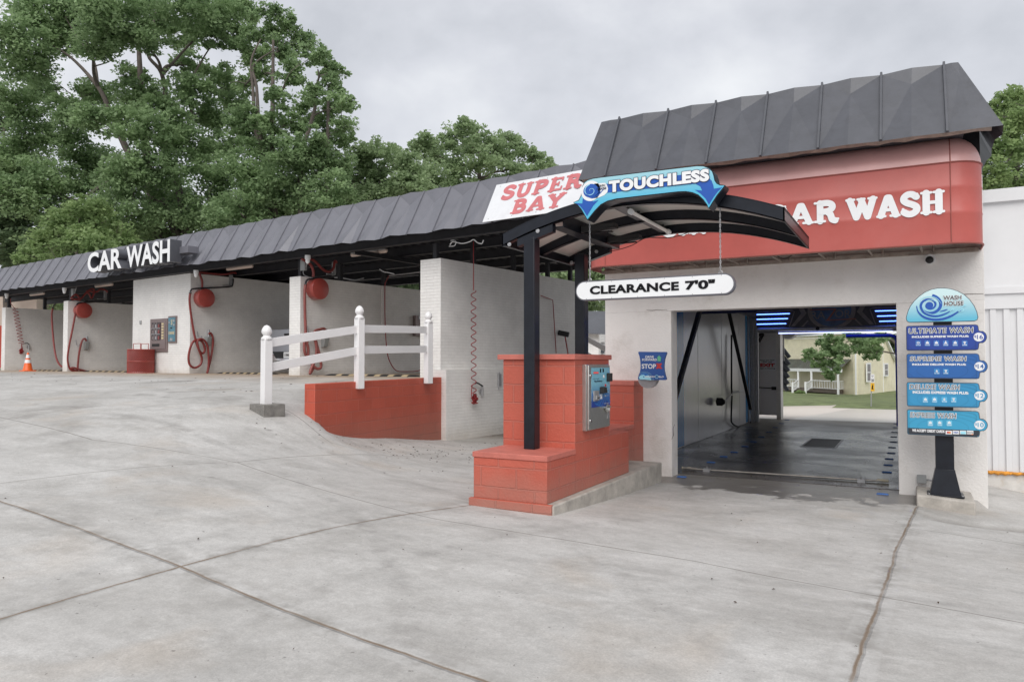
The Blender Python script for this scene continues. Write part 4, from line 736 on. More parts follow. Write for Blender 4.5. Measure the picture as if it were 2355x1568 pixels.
part(t, 'rear_window', MB().hexa([(u0+.25, v0+2.05, zf+1.34), (u1-.25, v0+2.05, zf+1.34), (u1-.25, v0+2.08, zf+1.34), (u0+.25, v0+2.08, zf+1.34)], [(u0+.33, v0+2.24, zf+1.78), (u1-.33, v0+2.24, zf+1.78), (u1-.33, v0+2.3, zf+1.78), (u0+.33, v0+2.3, zf+1.78)]), 'glass')
bp = part(t, 'bumper', MB().poly_y([(u0, zf+.42), (u0, zf+.60), (u0+.55, zf+.60), (u0+.72, zf+.44), (u1-.72, zf+.44), (u1-.55, zf+.60), (u1, zf+.60), (u1, zf+.42), (u1-.5, zf+.38), (u0+.5, zf+.38)], v0-.16, v0-.06), 'chrome', bevel=.02); part(bp, 'bumper_backing', MB().box(u0+.1, u1-.1, v0-.08, v0+.04, zf+.40, zf+.64), 'rubber')
pl = part(t, 'number_plate', MB().box((u0+u1)/2-.02, (u0+u1)/2+.32, v0-.11, v0-.10, zf+.455, zf+.625), 'white'); mb = MB(); text(mb, 'CXM6831', (0, v0-.11, 0), (1, 0, 0), (0, 0, 1), (u0+u1)/2+.01, (u0+u1)/2+.29, zf+.50, zf+.58, bold=.02); part(pl, 'lettering', mb, 'ink')
for a, b in ((u0, u0+.25), (u1-.25, u1)):
    for y in (v0+1.05, v0+4.6):
        w = part(t, 'wheel', MB().lathe((a, y, zf+.39), [(.20, .02), (.36, 0), (.39, .04), (.39, .21), (.36, .25), (.20, .23)], 28, 'x'), 'rubber'); part(w, 'rim', MB().lathe((a, y, zf+.39), [(0, .03), (.2, .04), (.2, .21), (0, .22)], 20, 'x'), 'galv')
for a in (u0+.01, u1-.15): part(t, 'tail_light', MB().box(a, a+.14, v0+.01, v0+.12, zf+.72, zf+1.22), 'red_print', bevel=.01)

# ================================================================== retaining wall and fence
rw = MB(); N2 = Vector(inv(*NEAR)+(0,)); F2 = Vector(inv(*FAR)+(0,)); dd = (F2-N2).normalized(); nn = Vector((-dd.y, dd.x, 0))
q = [N2, F2+dd*.0, F2+nn*.21, N2+nn*.21]; zt = lambda x, y: 1.316+.028*((Vector((x, y, 0))-N2).dot(dd))/3.9
rw.prism([(p.x, p.y) for p in q], -.3, zt)
solo('retaining_wall', 'low red painted block retaining wall under the white fence', 'wall', rw, 'block_dirty', tuple(N2), bevel=.008)
fence = thing('ranch_fence', 'white two-rail fence with acorn post caps along the red retaining wall', 'fence', tuple(N2))
FP = [(pd(612, 928, 11.3/1.0), 18), (pd(825, 877, 12.75), 0), (pd(986, 868, 14.85), 0)]
def at(px, py2, d):                                                  # distance measured along the optical axis
    r_ = ray(px, py2); f_ = r_[0]*-math.sin(HD)*math.cos(PITCH)+r_[1]*math.cos(HD)*math.cos(PITCH)+r_[2]*math.sin(PITCH); k_ = d/f_; return Vector((r_[0]*k_, r_[1]*k_, CZ+r_[2]*k_))
posts = [at(612, 930, 11.3), at(826, 878, 12.75), at(985, 868, 14.75)]
tops = [at(612, 776, 11.3).z, at(826, 728, 12.75).z, at(985, 738, 14.75).z]
for p, tz in zip(posts, tops):
    h = .066; mb = MB(); ca, sa = math.cos(-TH-R(6)), math.sin(-TH-R(6)); cs = [(p.x+ca*a-sa*b, p.y+sa*a+ca*b) for a, b in ((-h, -h), (h, -h), (h, h), (-h, h))]
    mb.prism(cs, p.z-.12, tz-.03); po = part(fence, 'post', mb, 'white_vinyl', bevel=.006)
    mb = MB(); prof = [(.078, 0), (.078, .025), (.06, .04), (.045, .06), (.055, .075), (.070, .10), (.073, .13), (.062, .17), (.035, .21), (0, .225)]
    vs2 = []; K = 8
    for r_, z in prof:
        for k in range(K): a = 2*math.pi*k/K+R(45)/2-TH; rr_ = r_*1.12; vs2.append((p.x+rr_*math.cos(a), p.y+rr_*math.sin(a), tz-.03+z))
    mb.add(vs2, [(i*K+k, i*K+(k+1) % K, (i+1)*K+(k+1) % K, (i+1)*K+k) for i in range(len(prof)-1) for k in range(K)]); part(po, 'cap', mb, 'white_vinyl', angle=50)
def rail(A, B, zA, zB, h=.138):
    A, B = Vector(A), Vector(B); d = (B-A); d.z = 0; d.normalize(); n_ = Vector((-d.y, d.x, 0))*.02; mb = MB()
    mb.hexa([(*(A+n_*-1).xy, zA-h), (*(B+n_*-1).xy, zB-h), (*(B+n_).xy, zB-h), (*(A+n_).xy, zA-h)], [(*(A+n_*-1).xy, zA), (*(B+n_*-1).xy, zB), (*(B+n_).xy, zB), (*(A+n_).xy, zA)]); part(fence, 'rail', mb, 'white_vinyl', bevel=.004)
for (ya, yb, i, j) in ((779, 747.5, 0, 1), (836, 796.5, 0, 1), (747, 750.5, 1, 2), (795.5, 795, 1, 2)):
    rail(posts[i], posts[j], at(612, ya, [11.3, 12.75, 14.75][i]).z, at(826, yb, [11.3, 12.75, 14.75][j]).z)
p = posts[0]; mb = MB(); cs = [(p.x+ca*a-sa*b, p.y+sa*a+ca*b) for a, b in ((-.20, -.17), (.22, -.17), (.22, .2), (-.20, .2))]; mb.prism(cs, .6, p.z+.012)
M['footing'] = mat('grey_block_footing', (.20,.19,.175), .9, var=.3, vs=8, bump=.006, bs=35)
solo('post_footing', 'square grey concrete footing under the nearest white fence post', 'footing', mb, 'footing', tuple(p), bevel=.012)

# ================================================================== tunnel building
tun = thing('car_wash_tunnel_building', 'white stucco wash tunnel building with drive-through opening', 'building', (-1.6, 10.5, 0))
YF, XL, XR, OL, OR_, OT = 10.5, -4.1, .80, -3.07, -.15, 2.415
YB = 22.4
part(tun, 'front_wall', MB().box(XL, OL, YF, YF+.30, -.2, OT).box(OR_, XR, YF, YF+.30, -.3, OT).box(XL, XR, YF+.001, YF+.30, OT, 3.95), 'stucco', bevel=.006)
part(tun, 'ceiling', MB().box(XL, XR, YF+.3, YB, 3.25, 3.32), 'off_white')
part(tun, 'parapet', MB().box(XL+.02, XR-.02, YF+.02, YF+.25, 3.95, 4.9).box(XL+.02, XR-.02, YF+.25, YB, 3.6, 3.66), 'black_steel')
part(tun, 'side_wall', MB().box(XL, -3.95, YF+.3, YB, -.1, 3.9), 'wall_panel'); part(tun, 'side_wall', MB().box(.42, XR, YF+.3, YB, -.1, 3.9), 'wall_panel')
mb = MB(); y = 13.5
for a, b, c_ in ((10.81, 12.4, 0), (12.402, 13.45, 0), (13.452, 14.3, 1), (14.302, 15.4, 0), (15.402, 16.5, 0), (16.502, 17.6, 0), (17.602, 18.7, 0), (18.702, 19.6, 0), (19.602, 20.4, 0), (20.402, 21.2, 1), (21.202, 22.39, 0)): mb.box(-3.95, -3.93-.004*((int(a*10)) % 2), a, b, .03, 3.24, c_)
part(tun, 'wall_panels', mb, ['wall_panel', 'blue_panel'])
part(tun, 'exit_wall', MB().box(XL, -3.42, YB-.05, YB+.15, .12, 3.9).box(.1, XR, YB-.05, YB+.15, 0, 3.9).box(-3.42, .1, YB-.05, YB+.15, 2.72, 3.9), 'wall_panel')
part(tun, 'exit_pier', MB().box(-3.42, -3.30, YB-.15, YB+.3, 0, 2.72), 'brick')
part(tun, 'teal_band', MB().box(-3.93, -3.45, YB-.062, YB-.052, 2.75, 3.2), 'teal_panel')
part(tun, 'exit_post', MB().box(-3.90, -3.80, 20.9, 21.0, 0, 3.2).box(-3.93, -3.9, 20.75, 20.8, 0, 3.2), 'galv')
# cracks in the render
mb = MB()
for pts in (((1487, 713), (1500, 714), (1512, 712.5), (1525, 713), (1534, 712)), ((2180, 677), (2200, 678), (2230, 676), (2262, 676)), ((1545, 1010), (1549, 1000), (1548, 985), (1552, 975))):
    P = [py_(*p, YF) for p in pts]; ribbon(mb, (0, YF, 0), (1, 0, 0), (0, 0, 1), [(a, c) for a, b, c in P], [.004, .008, .006, .004, .002][:len(P)], .003)
part(tun, 'crack', mb, mat('crack', (.10,.08,.07), .9), kind='stuff')
# black mansard over the tunnel
mb = MB(); ribs = [(-3.75-3.552)/2-.05, -2.97, -2.30, -1.62, -.95, -.27, .40]
y0, z0, y1, z1 = 9.5, 4.247, 10.1, 5.235; xb0, xb1, xt0, xt1 = -4.107, .927, -3.99, .548
def PM(x, t, o=0.0): return (x, y0+(y1-y0)*t-.855*o, z0+(z1-z0)*t+.5*o)
bx = [xb0]+ribs+[xb1]; tx = [xt0]+ribs+[xt1]
for i in range(len(bx)-1):
    a, b, A, B = bx[i], bx[i+1], tx[i], tx[i+1]; m = (a+b)/2+random.uniform(-.02, .02); q = 1 if 0 < i < len(bx)-2 else .25; s_ = .020*q*random.uniform(.8, 1.2); t_ = .80
    dz = random.uniform(-.008, .008)
    mb.add([PM(a, 0), PM(m, -.02*q+dz, .03*q), PM(b, 0), PM(B, 1), PM((A+B)/2, 1+.004*q, .03*q), PM(A, 1), PM((m+(A+B)/2)/2, t_, -s_)], [(0,1,6), (0,6,5), (5,6,4), (4,6,3), (3,6,2), (6,1,2)])
    if i: mb.add([PM(a-.016, -.005), PM(a+.016, -.005), PM(a+.012, -.005, .035), PM(a-.012, -.005, .035), PM(a-.016, 1), PM(a+.016, 1), PM(a+.012, 1.01, .04), PM(a-.012, 1.01, .04)], [(0,1,2,3), (7,6,5,4), (1,5,6,2), (2,6,7,3), (3,7,4,0)])
part(tun, 'mansard_front', mb, 'dark_panel', flat=True)
mb = MB(); K = 9
for i in range(K+1):
    t_ = i/K; yb = y0+t_*3.0; w_ = .035*math.sin(i*1.9); mb.v += [(xb1+w_*.6-(.05 if i > 1 else 0)*t_, yb, z0-.02*math.sin(i*2.3)), (xt1+.19+w_, y1*.5+.5*y0+t_*2.9, (z0+z1)/2), (xt1, y1+t_*2.8, z1)]
for i in range(K): mb.f += [(3*i, 3*i+3, 3*i+4, 3*i+1), (3*i+1, 3*i+4, 3*i+5, 3*i+2)]; mb.m += [0, 0]
part(tun, 'mansard_side', mb, 'dark_panel', flat=True)
mb = MB().add([(xb0, 9.5, 4.247), (xb0, 12.5, 4.247), (xt0, 12.9, 5.235), (xt0, 10.1, 5.235)], [(0,1,2,3)]).box(xt0, xt1, y1, 12.9, z1-.03, z1-.01).box(xb0+.05, xb1-.35, 9.56, 10.5, 4.30, 4.32); part(tun, 'mansard_return', mb, 'dark_panel')
mb = MB()
P = [(x, random.uniform(-.012, .012)) for x in np.arange(xb0+.03, xb1-.05, .14)]
for (a, za), (b, zb) in zip(P[:-1], P[1:]): mb.add([(a, 9.515, 4.262), (b, 9.515, 4.262), (b, 9.60, 4.235+zb), (a, 9.60, 4.235+za)], [(0,1,2,3)])
part(tun, 'drip_edge', mb, 'frame_metal', flat=True)
part(tun, 'fascia_support', MB().box(xb0+.1, xb1-.35, 10.35, 10.45, 4.05, 4.30).box(.50, .56, 10.35, 10.45, 3.6, 4.5).box(.70, .73, 10.35, 10.6, 3.6, 4.25), 'rust_dark')
# red vinyl awning box
aw = thing('red_awning', 'long red vinyl awning box lettered CAR WASH over the tunnel opening', 'awning', (-1.65, 10.5, 3.05))
ax0, ax1, ay, az0, az1 = -4.15, .765, 9.8, 3.04, 3.98; rc = .33
def outline(inset, n=7):
    r_ = max(rc-inset, .004); P = [(ax0+inset, 10.5)]
    P += [(ax0+rc-r_*math.cos(a), ay+rc-r_*math.sin(a)) for a in np.linspace(0, math.pi/2, n)]
    P += [(ax1-rc+r_*math.sin(a), ay+rc-r_*math.cos(a)) for a in np.linspace(0, math.pi/2, n)]
    return P+[(ax1-inset, 10.5)]
lev = [(0, az0), (0, az0+.34), (-.006, az0+.36), (0, az0+.38), (0, az0+.64), (-.006, az0+.66), (0, az0+.68), (0, az1)]
mb = MB(); n = len(outline(0))
for ins, z in lev: mb.v += [(x, y, z) for x, y in outline(ins)]
for i in range(len(lev)-1):
    for k in range(n-1): mb.f.append((i*n+k, i*n+k+1, (i+1)*n+k+1, (i+1)*n+k)); mb.m.append(0)
part(aw, 'awning_skin', mb, 'awning', angle=60)
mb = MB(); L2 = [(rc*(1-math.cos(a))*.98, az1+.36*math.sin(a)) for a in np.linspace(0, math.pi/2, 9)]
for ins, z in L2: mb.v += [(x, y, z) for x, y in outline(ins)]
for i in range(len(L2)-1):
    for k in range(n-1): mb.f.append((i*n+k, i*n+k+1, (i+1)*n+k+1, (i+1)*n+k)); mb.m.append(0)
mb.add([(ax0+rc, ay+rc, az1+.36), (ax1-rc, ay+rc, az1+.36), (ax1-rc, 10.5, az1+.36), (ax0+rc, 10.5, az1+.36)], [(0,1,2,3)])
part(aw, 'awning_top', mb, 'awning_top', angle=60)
mb = MB().tube([(x, y, az1) for x, y in outline(-.004)], .009, 6).tube([(x, y, az0) for x, y in outline(-.004)], .012, 6)
for xx in (ax0+rc, ax1-rc): mb.tube([(xx, ay-.004, z) for z in np.linspace(az0, az1, 3)]+[(xx, ay+.98*rc*(1-math.cos(a)), az1+.36*math.sin(a)) for a in np.linspace(.2, 1.5, 6)], .006, 5)
part(aw, 'seam', mb, 'awning_seam', kind='stuff')
mb = MB().box(ax0+.02, ax1-.02, 10.44, 10.5, az0-.03, az0+.02).box(ax0+rc, ax1-rc, ay+.01, ay+.04, az0-.012, az0+.02)
for x in np.arange(ax0+.35, ax1-.1, .56): mb.tube([(x, ay+.02, az0), (x+.03, 10.47, az0)], .014, 6)
for x in np.arange(ax0+.5, ax1-.1, .56): mb.tube([(x, 10.43, az0-.02), (x, 10.43, az0+.25)], .012, 5)
part(aw, 'soffit_frame', mb, 'frame_metal', kind='stuff')
part(aw, 'soffit_wall', MB().box(ax0+.05, ax1-.05, 10.485, 10.495, az0+.02, az0+.9), mat('peeling_backboard', (.50,.44,.40), .8, var=.2, vs=5, dirt=(.22,.09,.04), ds=4))
mb = MB(); za, zb = 3.395, 3.665

for w_, xa, xb in (('SHELL', -2.99, -1.76), ('CAR', -1.63, -.745), ('WASH', -.665, .375)): mb = MB(); slab(mb, w_, (0, ay-.004, 0), (1, 0, 0), (0, 0, 1), xa, xb, za, zb); part(aw, 'lettering', mb, 'white')
# camera on the front wall
t = thing('wall_camera', 'white turret camera under the right end of the red awning', 'camera', (.232, 10.5, 2.95)); part(t, 'base', MB().lathe((.232, 10.5, 2.95), [(.06, 0), (.065, -.03), (.06, -.06)], 20, 'y'), 'white'); part(t, 'eye', MB().lathe((.225, 10.45, 2.935), [(.042, 0), (.045, -.03), (.035, -.06), (.02, -.075), (0, -.078)], 18, 'y'), 'rubber')
t = thing('awning_cable', 'black cable sagging from a bracket beneath the red awning', 'cable', (-1.1, 10.3, 3)); P = [py_(*ZR(x, y), 10.2) for x, y in ((1122, 1078), (1135, 1090), (1160, 1098), (1185, 1092), (1205, 1078))]; part(t, 'cable', MB().tube(smooth(P, 4), .006, 6), 'rubber'); a = py_(*ZR(1215, 1078), 10.2); b = py_(*ZR(1345, 1073), 10.2); part(t, 'bar', MB().tube([a, b], .012, 6), 'rubber')

# tunnel floor
def floor_mat():
    m = bpy.data.materials.new('wet_tunnel_floor'); m.use_nodes = True; t = m.node_tree; b = t.nodes['Principled BSDF']; b.inputs['Specular IOR Level'].default_value = .22; L = t.links.new; tc = t.nodes.new('ShaderNodeTexCoord'); P = tc.outputs['Object']
    def nz(sc, det=6, ro=.6, dist=0, mp=None):
        n = t.nodes.new('ShaderNodeTexNoise'); n.inputs['Scale'].default_value = sc; n.inputs['Detail'].default_value = det; n.inputs['Roughness'].default_value = ro; n.inputs['Distortion'].default_value = dist; L(mp or P, n.inputs['Vector']); return n.outputs['Fac']
    def ma(op, *a):
        n = t.nodes.new('ShaderNodeMath'); n.operation = op
        for i, q in enumerate(a):
            if isinstance(q, (int, float)): n.inputs[i].default_value = q
            else: L(q, n.inputs[i])
        return n.outputs[0]
    def mr(src, a, b_, c=0, d=1):
        n = t.nodes.new('ShaderNodeMapRange'); n.inputs[1].default_value = a; n.inputs[2].default_value = b_; n.inputs[3].default_value = c; n.inputs[4].default_value = d; L(src, n.inputs[0]); return n.outputs[0]
    def mix(f, a, c_):
        n = t.nodes.new('ShaderNodeMix'); n.data_type = 'RGBA'
        for i, q in ((0, f), (6, a), (7, c_)):
            if isinstance(q, tuple): n.inputs[i].default_value = q+(1,)
            elif isinstance(q, (int, float)): n.inputs[i].default_value = q
            else: L(q, n.inputs[i])
        return n.outputs[2]
    sp = t.nodes.new('ShaderNodeSeparateXYZ'); L(P, sp.inputs[0]); X, Y, Z = sp.outputs
    big = nz(.9, 6, .6, .6); med = nz(3.2, 7, .7, .3); fine = nz(60, 3, .7)
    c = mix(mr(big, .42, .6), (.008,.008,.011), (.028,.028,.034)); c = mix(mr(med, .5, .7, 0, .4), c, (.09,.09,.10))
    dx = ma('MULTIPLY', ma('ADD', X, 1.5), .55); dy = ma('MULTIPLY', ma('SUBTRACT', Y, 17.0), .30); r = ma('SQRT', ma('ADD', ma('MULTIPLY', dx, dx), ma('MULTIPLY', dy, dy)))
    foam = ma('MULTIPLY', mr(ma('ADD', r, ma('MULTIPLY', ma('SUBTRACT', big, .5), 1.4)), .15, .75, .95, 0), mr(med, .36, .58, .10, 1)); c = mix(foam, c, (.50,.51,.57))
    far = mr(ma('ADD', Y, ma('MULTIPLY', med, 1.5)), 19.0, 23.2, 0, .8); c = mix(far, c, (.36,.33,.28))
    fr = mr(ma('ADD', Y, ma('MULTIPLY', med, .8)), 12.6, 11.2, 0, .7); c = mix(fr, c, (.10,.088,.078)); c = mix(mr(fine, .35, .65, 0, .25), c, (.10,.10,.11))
    L(c, b.inputs['Base Color']); L(ma('ADD', mr(big, .35, .65, .16, .34), ma('MULTIPLY', far, .4)), b.inputs['Roughness'])
    bp = t.nodes.new('ShaderNodeBump'); bp.inputs['Distance'].default_value = .0016; L(ma('ADD', fine, ma('MULTIPLY', med, .4)), bp.inputs['Height']); L(bp.outputs[0], b.inputs['Normal']); return m
fl_ = MB(); gx0, gx1, gy0, gy1 = -1.93, -1.28, 15.35, 17.14
fl_.box(-3.95, gx0, 10.82, 22.6, -.06, .006).box(gx1, .42, 10.82, 22.6, -.06, .006).box(gx0, gx1, 10.82, gy0, -.06, .006).box(gx0, gx1, gy1, 22.6, -.06, .006)
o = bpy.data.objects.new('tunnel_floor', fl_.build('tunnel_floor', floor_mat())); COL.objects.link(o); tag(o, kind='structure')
t = thing('floor_grate', 'rectangular steel drain grate in the wet tunnel floor', 'drain grate', (-1.6, 16.2, 0))
part(t, 'frame', MB().box(gx0, gx1, gy0, gy0+.06, -.04, .014).box(gx0, gx1, gy1-.06, gy1, -.04, .014).box(gx0, gx0+.035, gy0+.06, gy1-.06, -.04, .014).box(gx1-.035, gx1, gy0+.06, gy1-.06, -.04, .014), 'galv')
mb = MB()
for x in np.linspace(gx0+.06, gx1-.06, 15): mb.box(x-.007, x+.007, gy0+.06, gy1-.06, -.03, .010)
for y in np.linspace(gy0+.18, gy1-.18, 9): mb.box(gx0+.035, gx1-.035, y-.008, y+.008, -.028, .004)
part(t, 'bars', mb, 'black_steel'); part(t, 'pit', MB().box(gx0, gx1, gy0, gy1, -.12, -.10), 'rubber')
# blue guide reflectors on the floor
studs = [(-2.925, 10.49), (-2.92, 12.24), (-2.90, 13.08), (-2.87, 13.82), (-2.88, 14.84), (-2.89, 15.8), (-2.92, 16.9), (-2.96, 18.12), (-3.02, 19.45), (-3.07, 20.8), (-3.13, 22.2), (-.33, 10.3), (-.334, 12.42), (-.337, 13.28), (-.342, 14.13), (-.33, 15.03), (-.338, 16.03), (-.334, 17.13), (-.349, 18.3), (-.353, 19.54), (-.354, 20.9), (-.36, 22.2)]
first = None
for i, (x, y) in enumerate(studs):
    side = 'left' if x < -1.6 else 'right'; k = i if side == 'left' else i-11
    lab = 'blue guide reflector on the tunnel floor, number %d from the entrance in the %s row' % (k+1, side)
    if k == 0: lab = 'faded blue reflector on the concrete outside the %s side of the tunnel mouth' % side
    if first is None:
        first = solo('floor_reflector', lab, 'reflector', MB().hexa([(x-.07, y-.035, 0), (x+.07, y-.035, 0), (x+.07, y+.035, 0), (x-.07, y+.035, 0)], [(x-.055, y-.022, .013), (x+.055, y-.022, .013), (x+.055, y+.022, .013), (x-.055, y+.022, .013)]), mat('blue_reflector', (.04,.12,.34), .5, var=.3, vs=30), (x, y, 0), group='blue reflectors along the tunnel floor')
        o = first; base_xy = (x, y); first.location = (x, y, .008)
    else:
        o = first.copy(); COL.objects.link(o); o.location = (x, y, .008 if y > 10.8 else .014); o['label'] = lab
# sensor pipe across the mouth
t = thing('floor_pipe', 'thin metal pipe lying across the tunnel mouth with two clamps', 'pipe', (-1.7, 11.25, .03)); part(t, 'pipe', MB().tube([(-3.10, 11.21, .035), (-2.9, 11.215, .03)], .022, 8).tube([(-2.9, 11.215, .03), (-.5, 11.32, .028), (-.28, 11.345, .03)], .014, 8), mat('dull_pipe', (.26,.24,.22), .5, .4, var=.4, vs=4))
for x in (-2.74, -.62): part(t, 'clamp', MB().box(x-.05, x+.05, 11.17+.05*(x > -1), 11.27+.05*(x > -1), .006, .05).tube([(x, 11.22, .05), (x, 11.22, .085)], .007, 5), 'galv')
for x in (-3.05, -.36): part(t, 'sleeve', MB().tube([(x-.07, 11.21+.13*(x > -1), .034), (x+.07, 11.215+.13*(x > -1), .034)], .022, 8), mat('dull_sleeve', (.40,.36,.27), .7))

# wash gantry
gt = thing('wash_gantry', 'dark overhead wash gantry with RAZOR sign and blue light bars', 'wash machine', (-1.3, 15, 2.6))
gx0_, gx1_, gY = -2.665, .06, 15.0
part(gt, 'gantry_body', MB().box(gx0_, gx1_, gY+.01, gY+.55, 2.25, 3.1), 'grey_box', bevel=.03); part(gt, 'sign_face', MB().box(gx0_+.005, gx1_-.005, gY-.012, gY+.01, 2.34, 3.06), 'razor_face')
part(gt, 'lower_valance', MB().tube([(gx0_+.02, gY+.0, 2.295), (gx1_-.02, gY+.0, 2.295)], .045, 12), 'galv')
OY = (0, gY-.012, 0); E1, E2 = Vector((1, 0, 0)), Vector((0, 0, 1))
zx = lambda x, y: (lambda q: (q[0], q[2]))(py_((3000+x*.26327)*.575, (1180+y*.26327)*.575, gY-.012))
mb = MB()
dots(mb, OY, E1, E2, [circ(-1.3, 2.64, .42, 36, .36)], .002, 0); dots(mb, OY, E1, E2, [circ(-1.3, 2.64, .345, 36, .30)], .004, 1)
for sg in (1, -1):
    X_ = lambda x: -1.3+sg*(x+1.3)
    dots(mb, OY, E1, E2, [[(X_(-1.98), 2.9), (X_(-1.90), 2.9), (X_(-1.735), 2.60), (X_(-1.95), 2.36), (X_(-2.02), 2.36), (X_(-1.83), 2.60)], [(X_(-1.84), 2.34), (X_(-1.80), 2.34), (X_(-1.70), 2.45), (X_(-1.72), 2.47)]], .003, 0)
    ribbon(mb, OY, E1, E2, [(X_(-2.66), 2.655), (X_(-2.0), 2.665), (X_(-1.955), 2.64), (X_(-2.05), 2.35)], .018, .0045, 0)
part(gt, 'sign_graphics', mb, ['razor_grey', 'razor_blue'])
mb = MB(); text(mb, 'RA', OY, E1, E2, *[zx(925, 0)[0], zx(1140, 0)[0]], 2.485, 2.63, .007, bold=.01); text(mb, 'OR', OY, E1, E2, zx(1285, 0)[0], zx(1530, 0)[0], 2.50, 2.645, .007, bold=.01); part(gt, 'lettering', mb, 'razor_grey')
mb = MB(); ribbon(mb, OY, E1, E2, [zx(910, 228), zx(1310, 212)], .018, .008); ribbon(mb, OY, E1, E2, [zx(1300, 215), zx(1180, 380)], .03, .0085); ribbon(mb, OY, E1, E2, [zx(1150, 385), zx(1610, 360)], .02, .009); part(gt, 'letter_z', mb, mat('copper_print', (.30,.08,.05), .4))
mb = MB(); text(mb, 'WASHWORLD', OY, E1, E2, -.44, .02, 2.405, 2.44, .004, bold=.02, shear=.3); part(gt, 'maker_name', mb, mat('grey_small_print', (.10,.10,.11), .4))
led_first = None
for sg in (0, 1):
    for x0, x1, z in ((-2.655, -2.04, 2.603), (-2.655, -2.075, 2.508), (-2.655, -2.108, 2.412)):
        if sg: x0, x1 = -2.6-x1, -2.6-x0
        mb = MB(); n_ = int((x1-x0)/.016)
        for i in range(n_): mb.box(x0+(i+.12)*(x1-x0)/n_, x0+(i+.88)*(x1-x0)/n_, gY-.03, gY-.02, z-.0065, z+.0065)
        lb = part(gt, 'light_bar', MB().box(x0-.012, x1+.02, gY-.02, gY-.012, z-.018, z+.018), 'razor_grey', bevel=.006); part(lb, 'diodes', mb, 'led')
part(gt, 'led_strip', MB().box(-2.25, -.28, gY-.02, gY-.008, 2.218, 2.230), 'led_white')
part(gt, 'sensor', MB().lathe((-1.54, gY-.03, 2.30), [(.03, .0), (.035, -.02), (.02, -.03)], 12, 'y'), 'rubber')
part(gt, 'travel_rail', MB().box(-3.80, -2.67, gY+.15, gY+.27, 2.66, 2.76).box(-3.78, -3.68, 11.2, 22.0, 2.88, 3.0), mat('navy_metal', (.012,.02,.09), .35))
M['blue_arm'] = mat('blue_arm_paint', (.01,.04,.55), .3)
part(gt, 'spray_arm', MB().tube([(-1.06, gY+.1, 2.16), (-.32, gY+.1, 2.155), (-.24, gY+.1, 2.13), (-.21, gY+.1, 2.05), (-.205, gY+.1, .5)], .036, 10), 'blue_arm')
for (a, b) in (((-3.68, 12.65, .90), (-3.68, 14.9, 2.98)), ((-3.68, 17.1, 2.98), (-3.68, 19.75, .45))): part(gt, 'brace', MB().tube([a, b], .055, 4), 'black_steel')
for y in (11.6, 21.0): part(gt, 'rail_leg', MB().box(-3.80, -3.70, y, y+.1, .01, 2.9), 'galv')
t = thing('exit_notice', 'small white notice about waiting for the EXIT light on the inner end wall', 'sign', (-3.67, 22.3, 1.6))
part(t, 'plate', MB().box(-3.91, -3.43, 22.325, 22.338, 1.42, 1.765), 'white'); mb = MB(); oo = (0, 22.325, 0)
for s_, a, b, c_, d_ in (('Please DO NOT', -3.88, -3.47, 1.70, 1.735), ('EXIT until', -3.80, -3.55, 1.648, 1.685), ('Light is Flashing', -3.885, -3.46, 1.455, 1.495)): text(mb, s_, oo, E1, E2, a, b, c_, d_, bold=.03)
part(t, 'small_print', mb, 'navy'); mb = MB(); text(mb, 'EXIT', oo, E1, E2, -3.875, -3.465, 1.525, 1.625, bold=.07); part(t, 'exit_word', mb, 'red_print')
t = thing('tunnel_camera', 'black camera bracket high on the inner end wall', 'camera', (-3.83, 22.2, 2.45)); part(t, 'bracket', MB().box(-3.88, -3.76, 22.2, 22.34, 2.42, 2.50), 'rubber'); part(t, 'camera_body', MB().tube([(-3.80, 22.2, 2.42), (-3.86, 22.1, 2.26)], .045, 8), 'rubber')
solo('wall_conduit', 'black conduit running across the inner end wall to a grey box', 'conduit', MB().tube([(-4.0, 22.3, .92), (-3.50, 22.3, .905)], .016, 6).box(-3.55, -3.42, 22.22, 22.34, .86, .95), 'rubber', (-3.7, 22.3, .9))
t = thing('foam_nozzle', 'black nozzle and looping black hose on the white tunnel wall', 'nozzle', (-3.9, 18, 1))
P = [px_(*ZT(x, y), -3.86) for x, y in ((742, 330), (742, 700), (745, 740))]; part(t, 'conduit', MB().tube(P, .022, 8), 'rubber')
P = [px_(*ZT(x, y), -3.86) for x, y in ((745, 750), (740, 900), (745, 940), (775, 965), (820, 975), (860, 972), (875, 935))]; part(t, 'hose', MB().tube(smooth(P, 4), .02, 7), 'rubber')
P = [px_(*ZT(x, y), -3.80) for x, y in ((742, 745), (720, 765), (700, 785), (665, 795))]; part(t, 'arm', MB().tube(smooth(P, 3), .018, 7).tube([px_(*ZT(745, 735), -3.85), px_(*ZT(825, 720), -3.85)], .014, 6), 'galv'); q = P[-1]; part(t, 'nozzle_head', MB().lathe((q[0], q[1], q[2]), [(.03, -.1), (.09, -.08), (.09, .04), (.04, .1)], 12, 'x'), 'rubber')
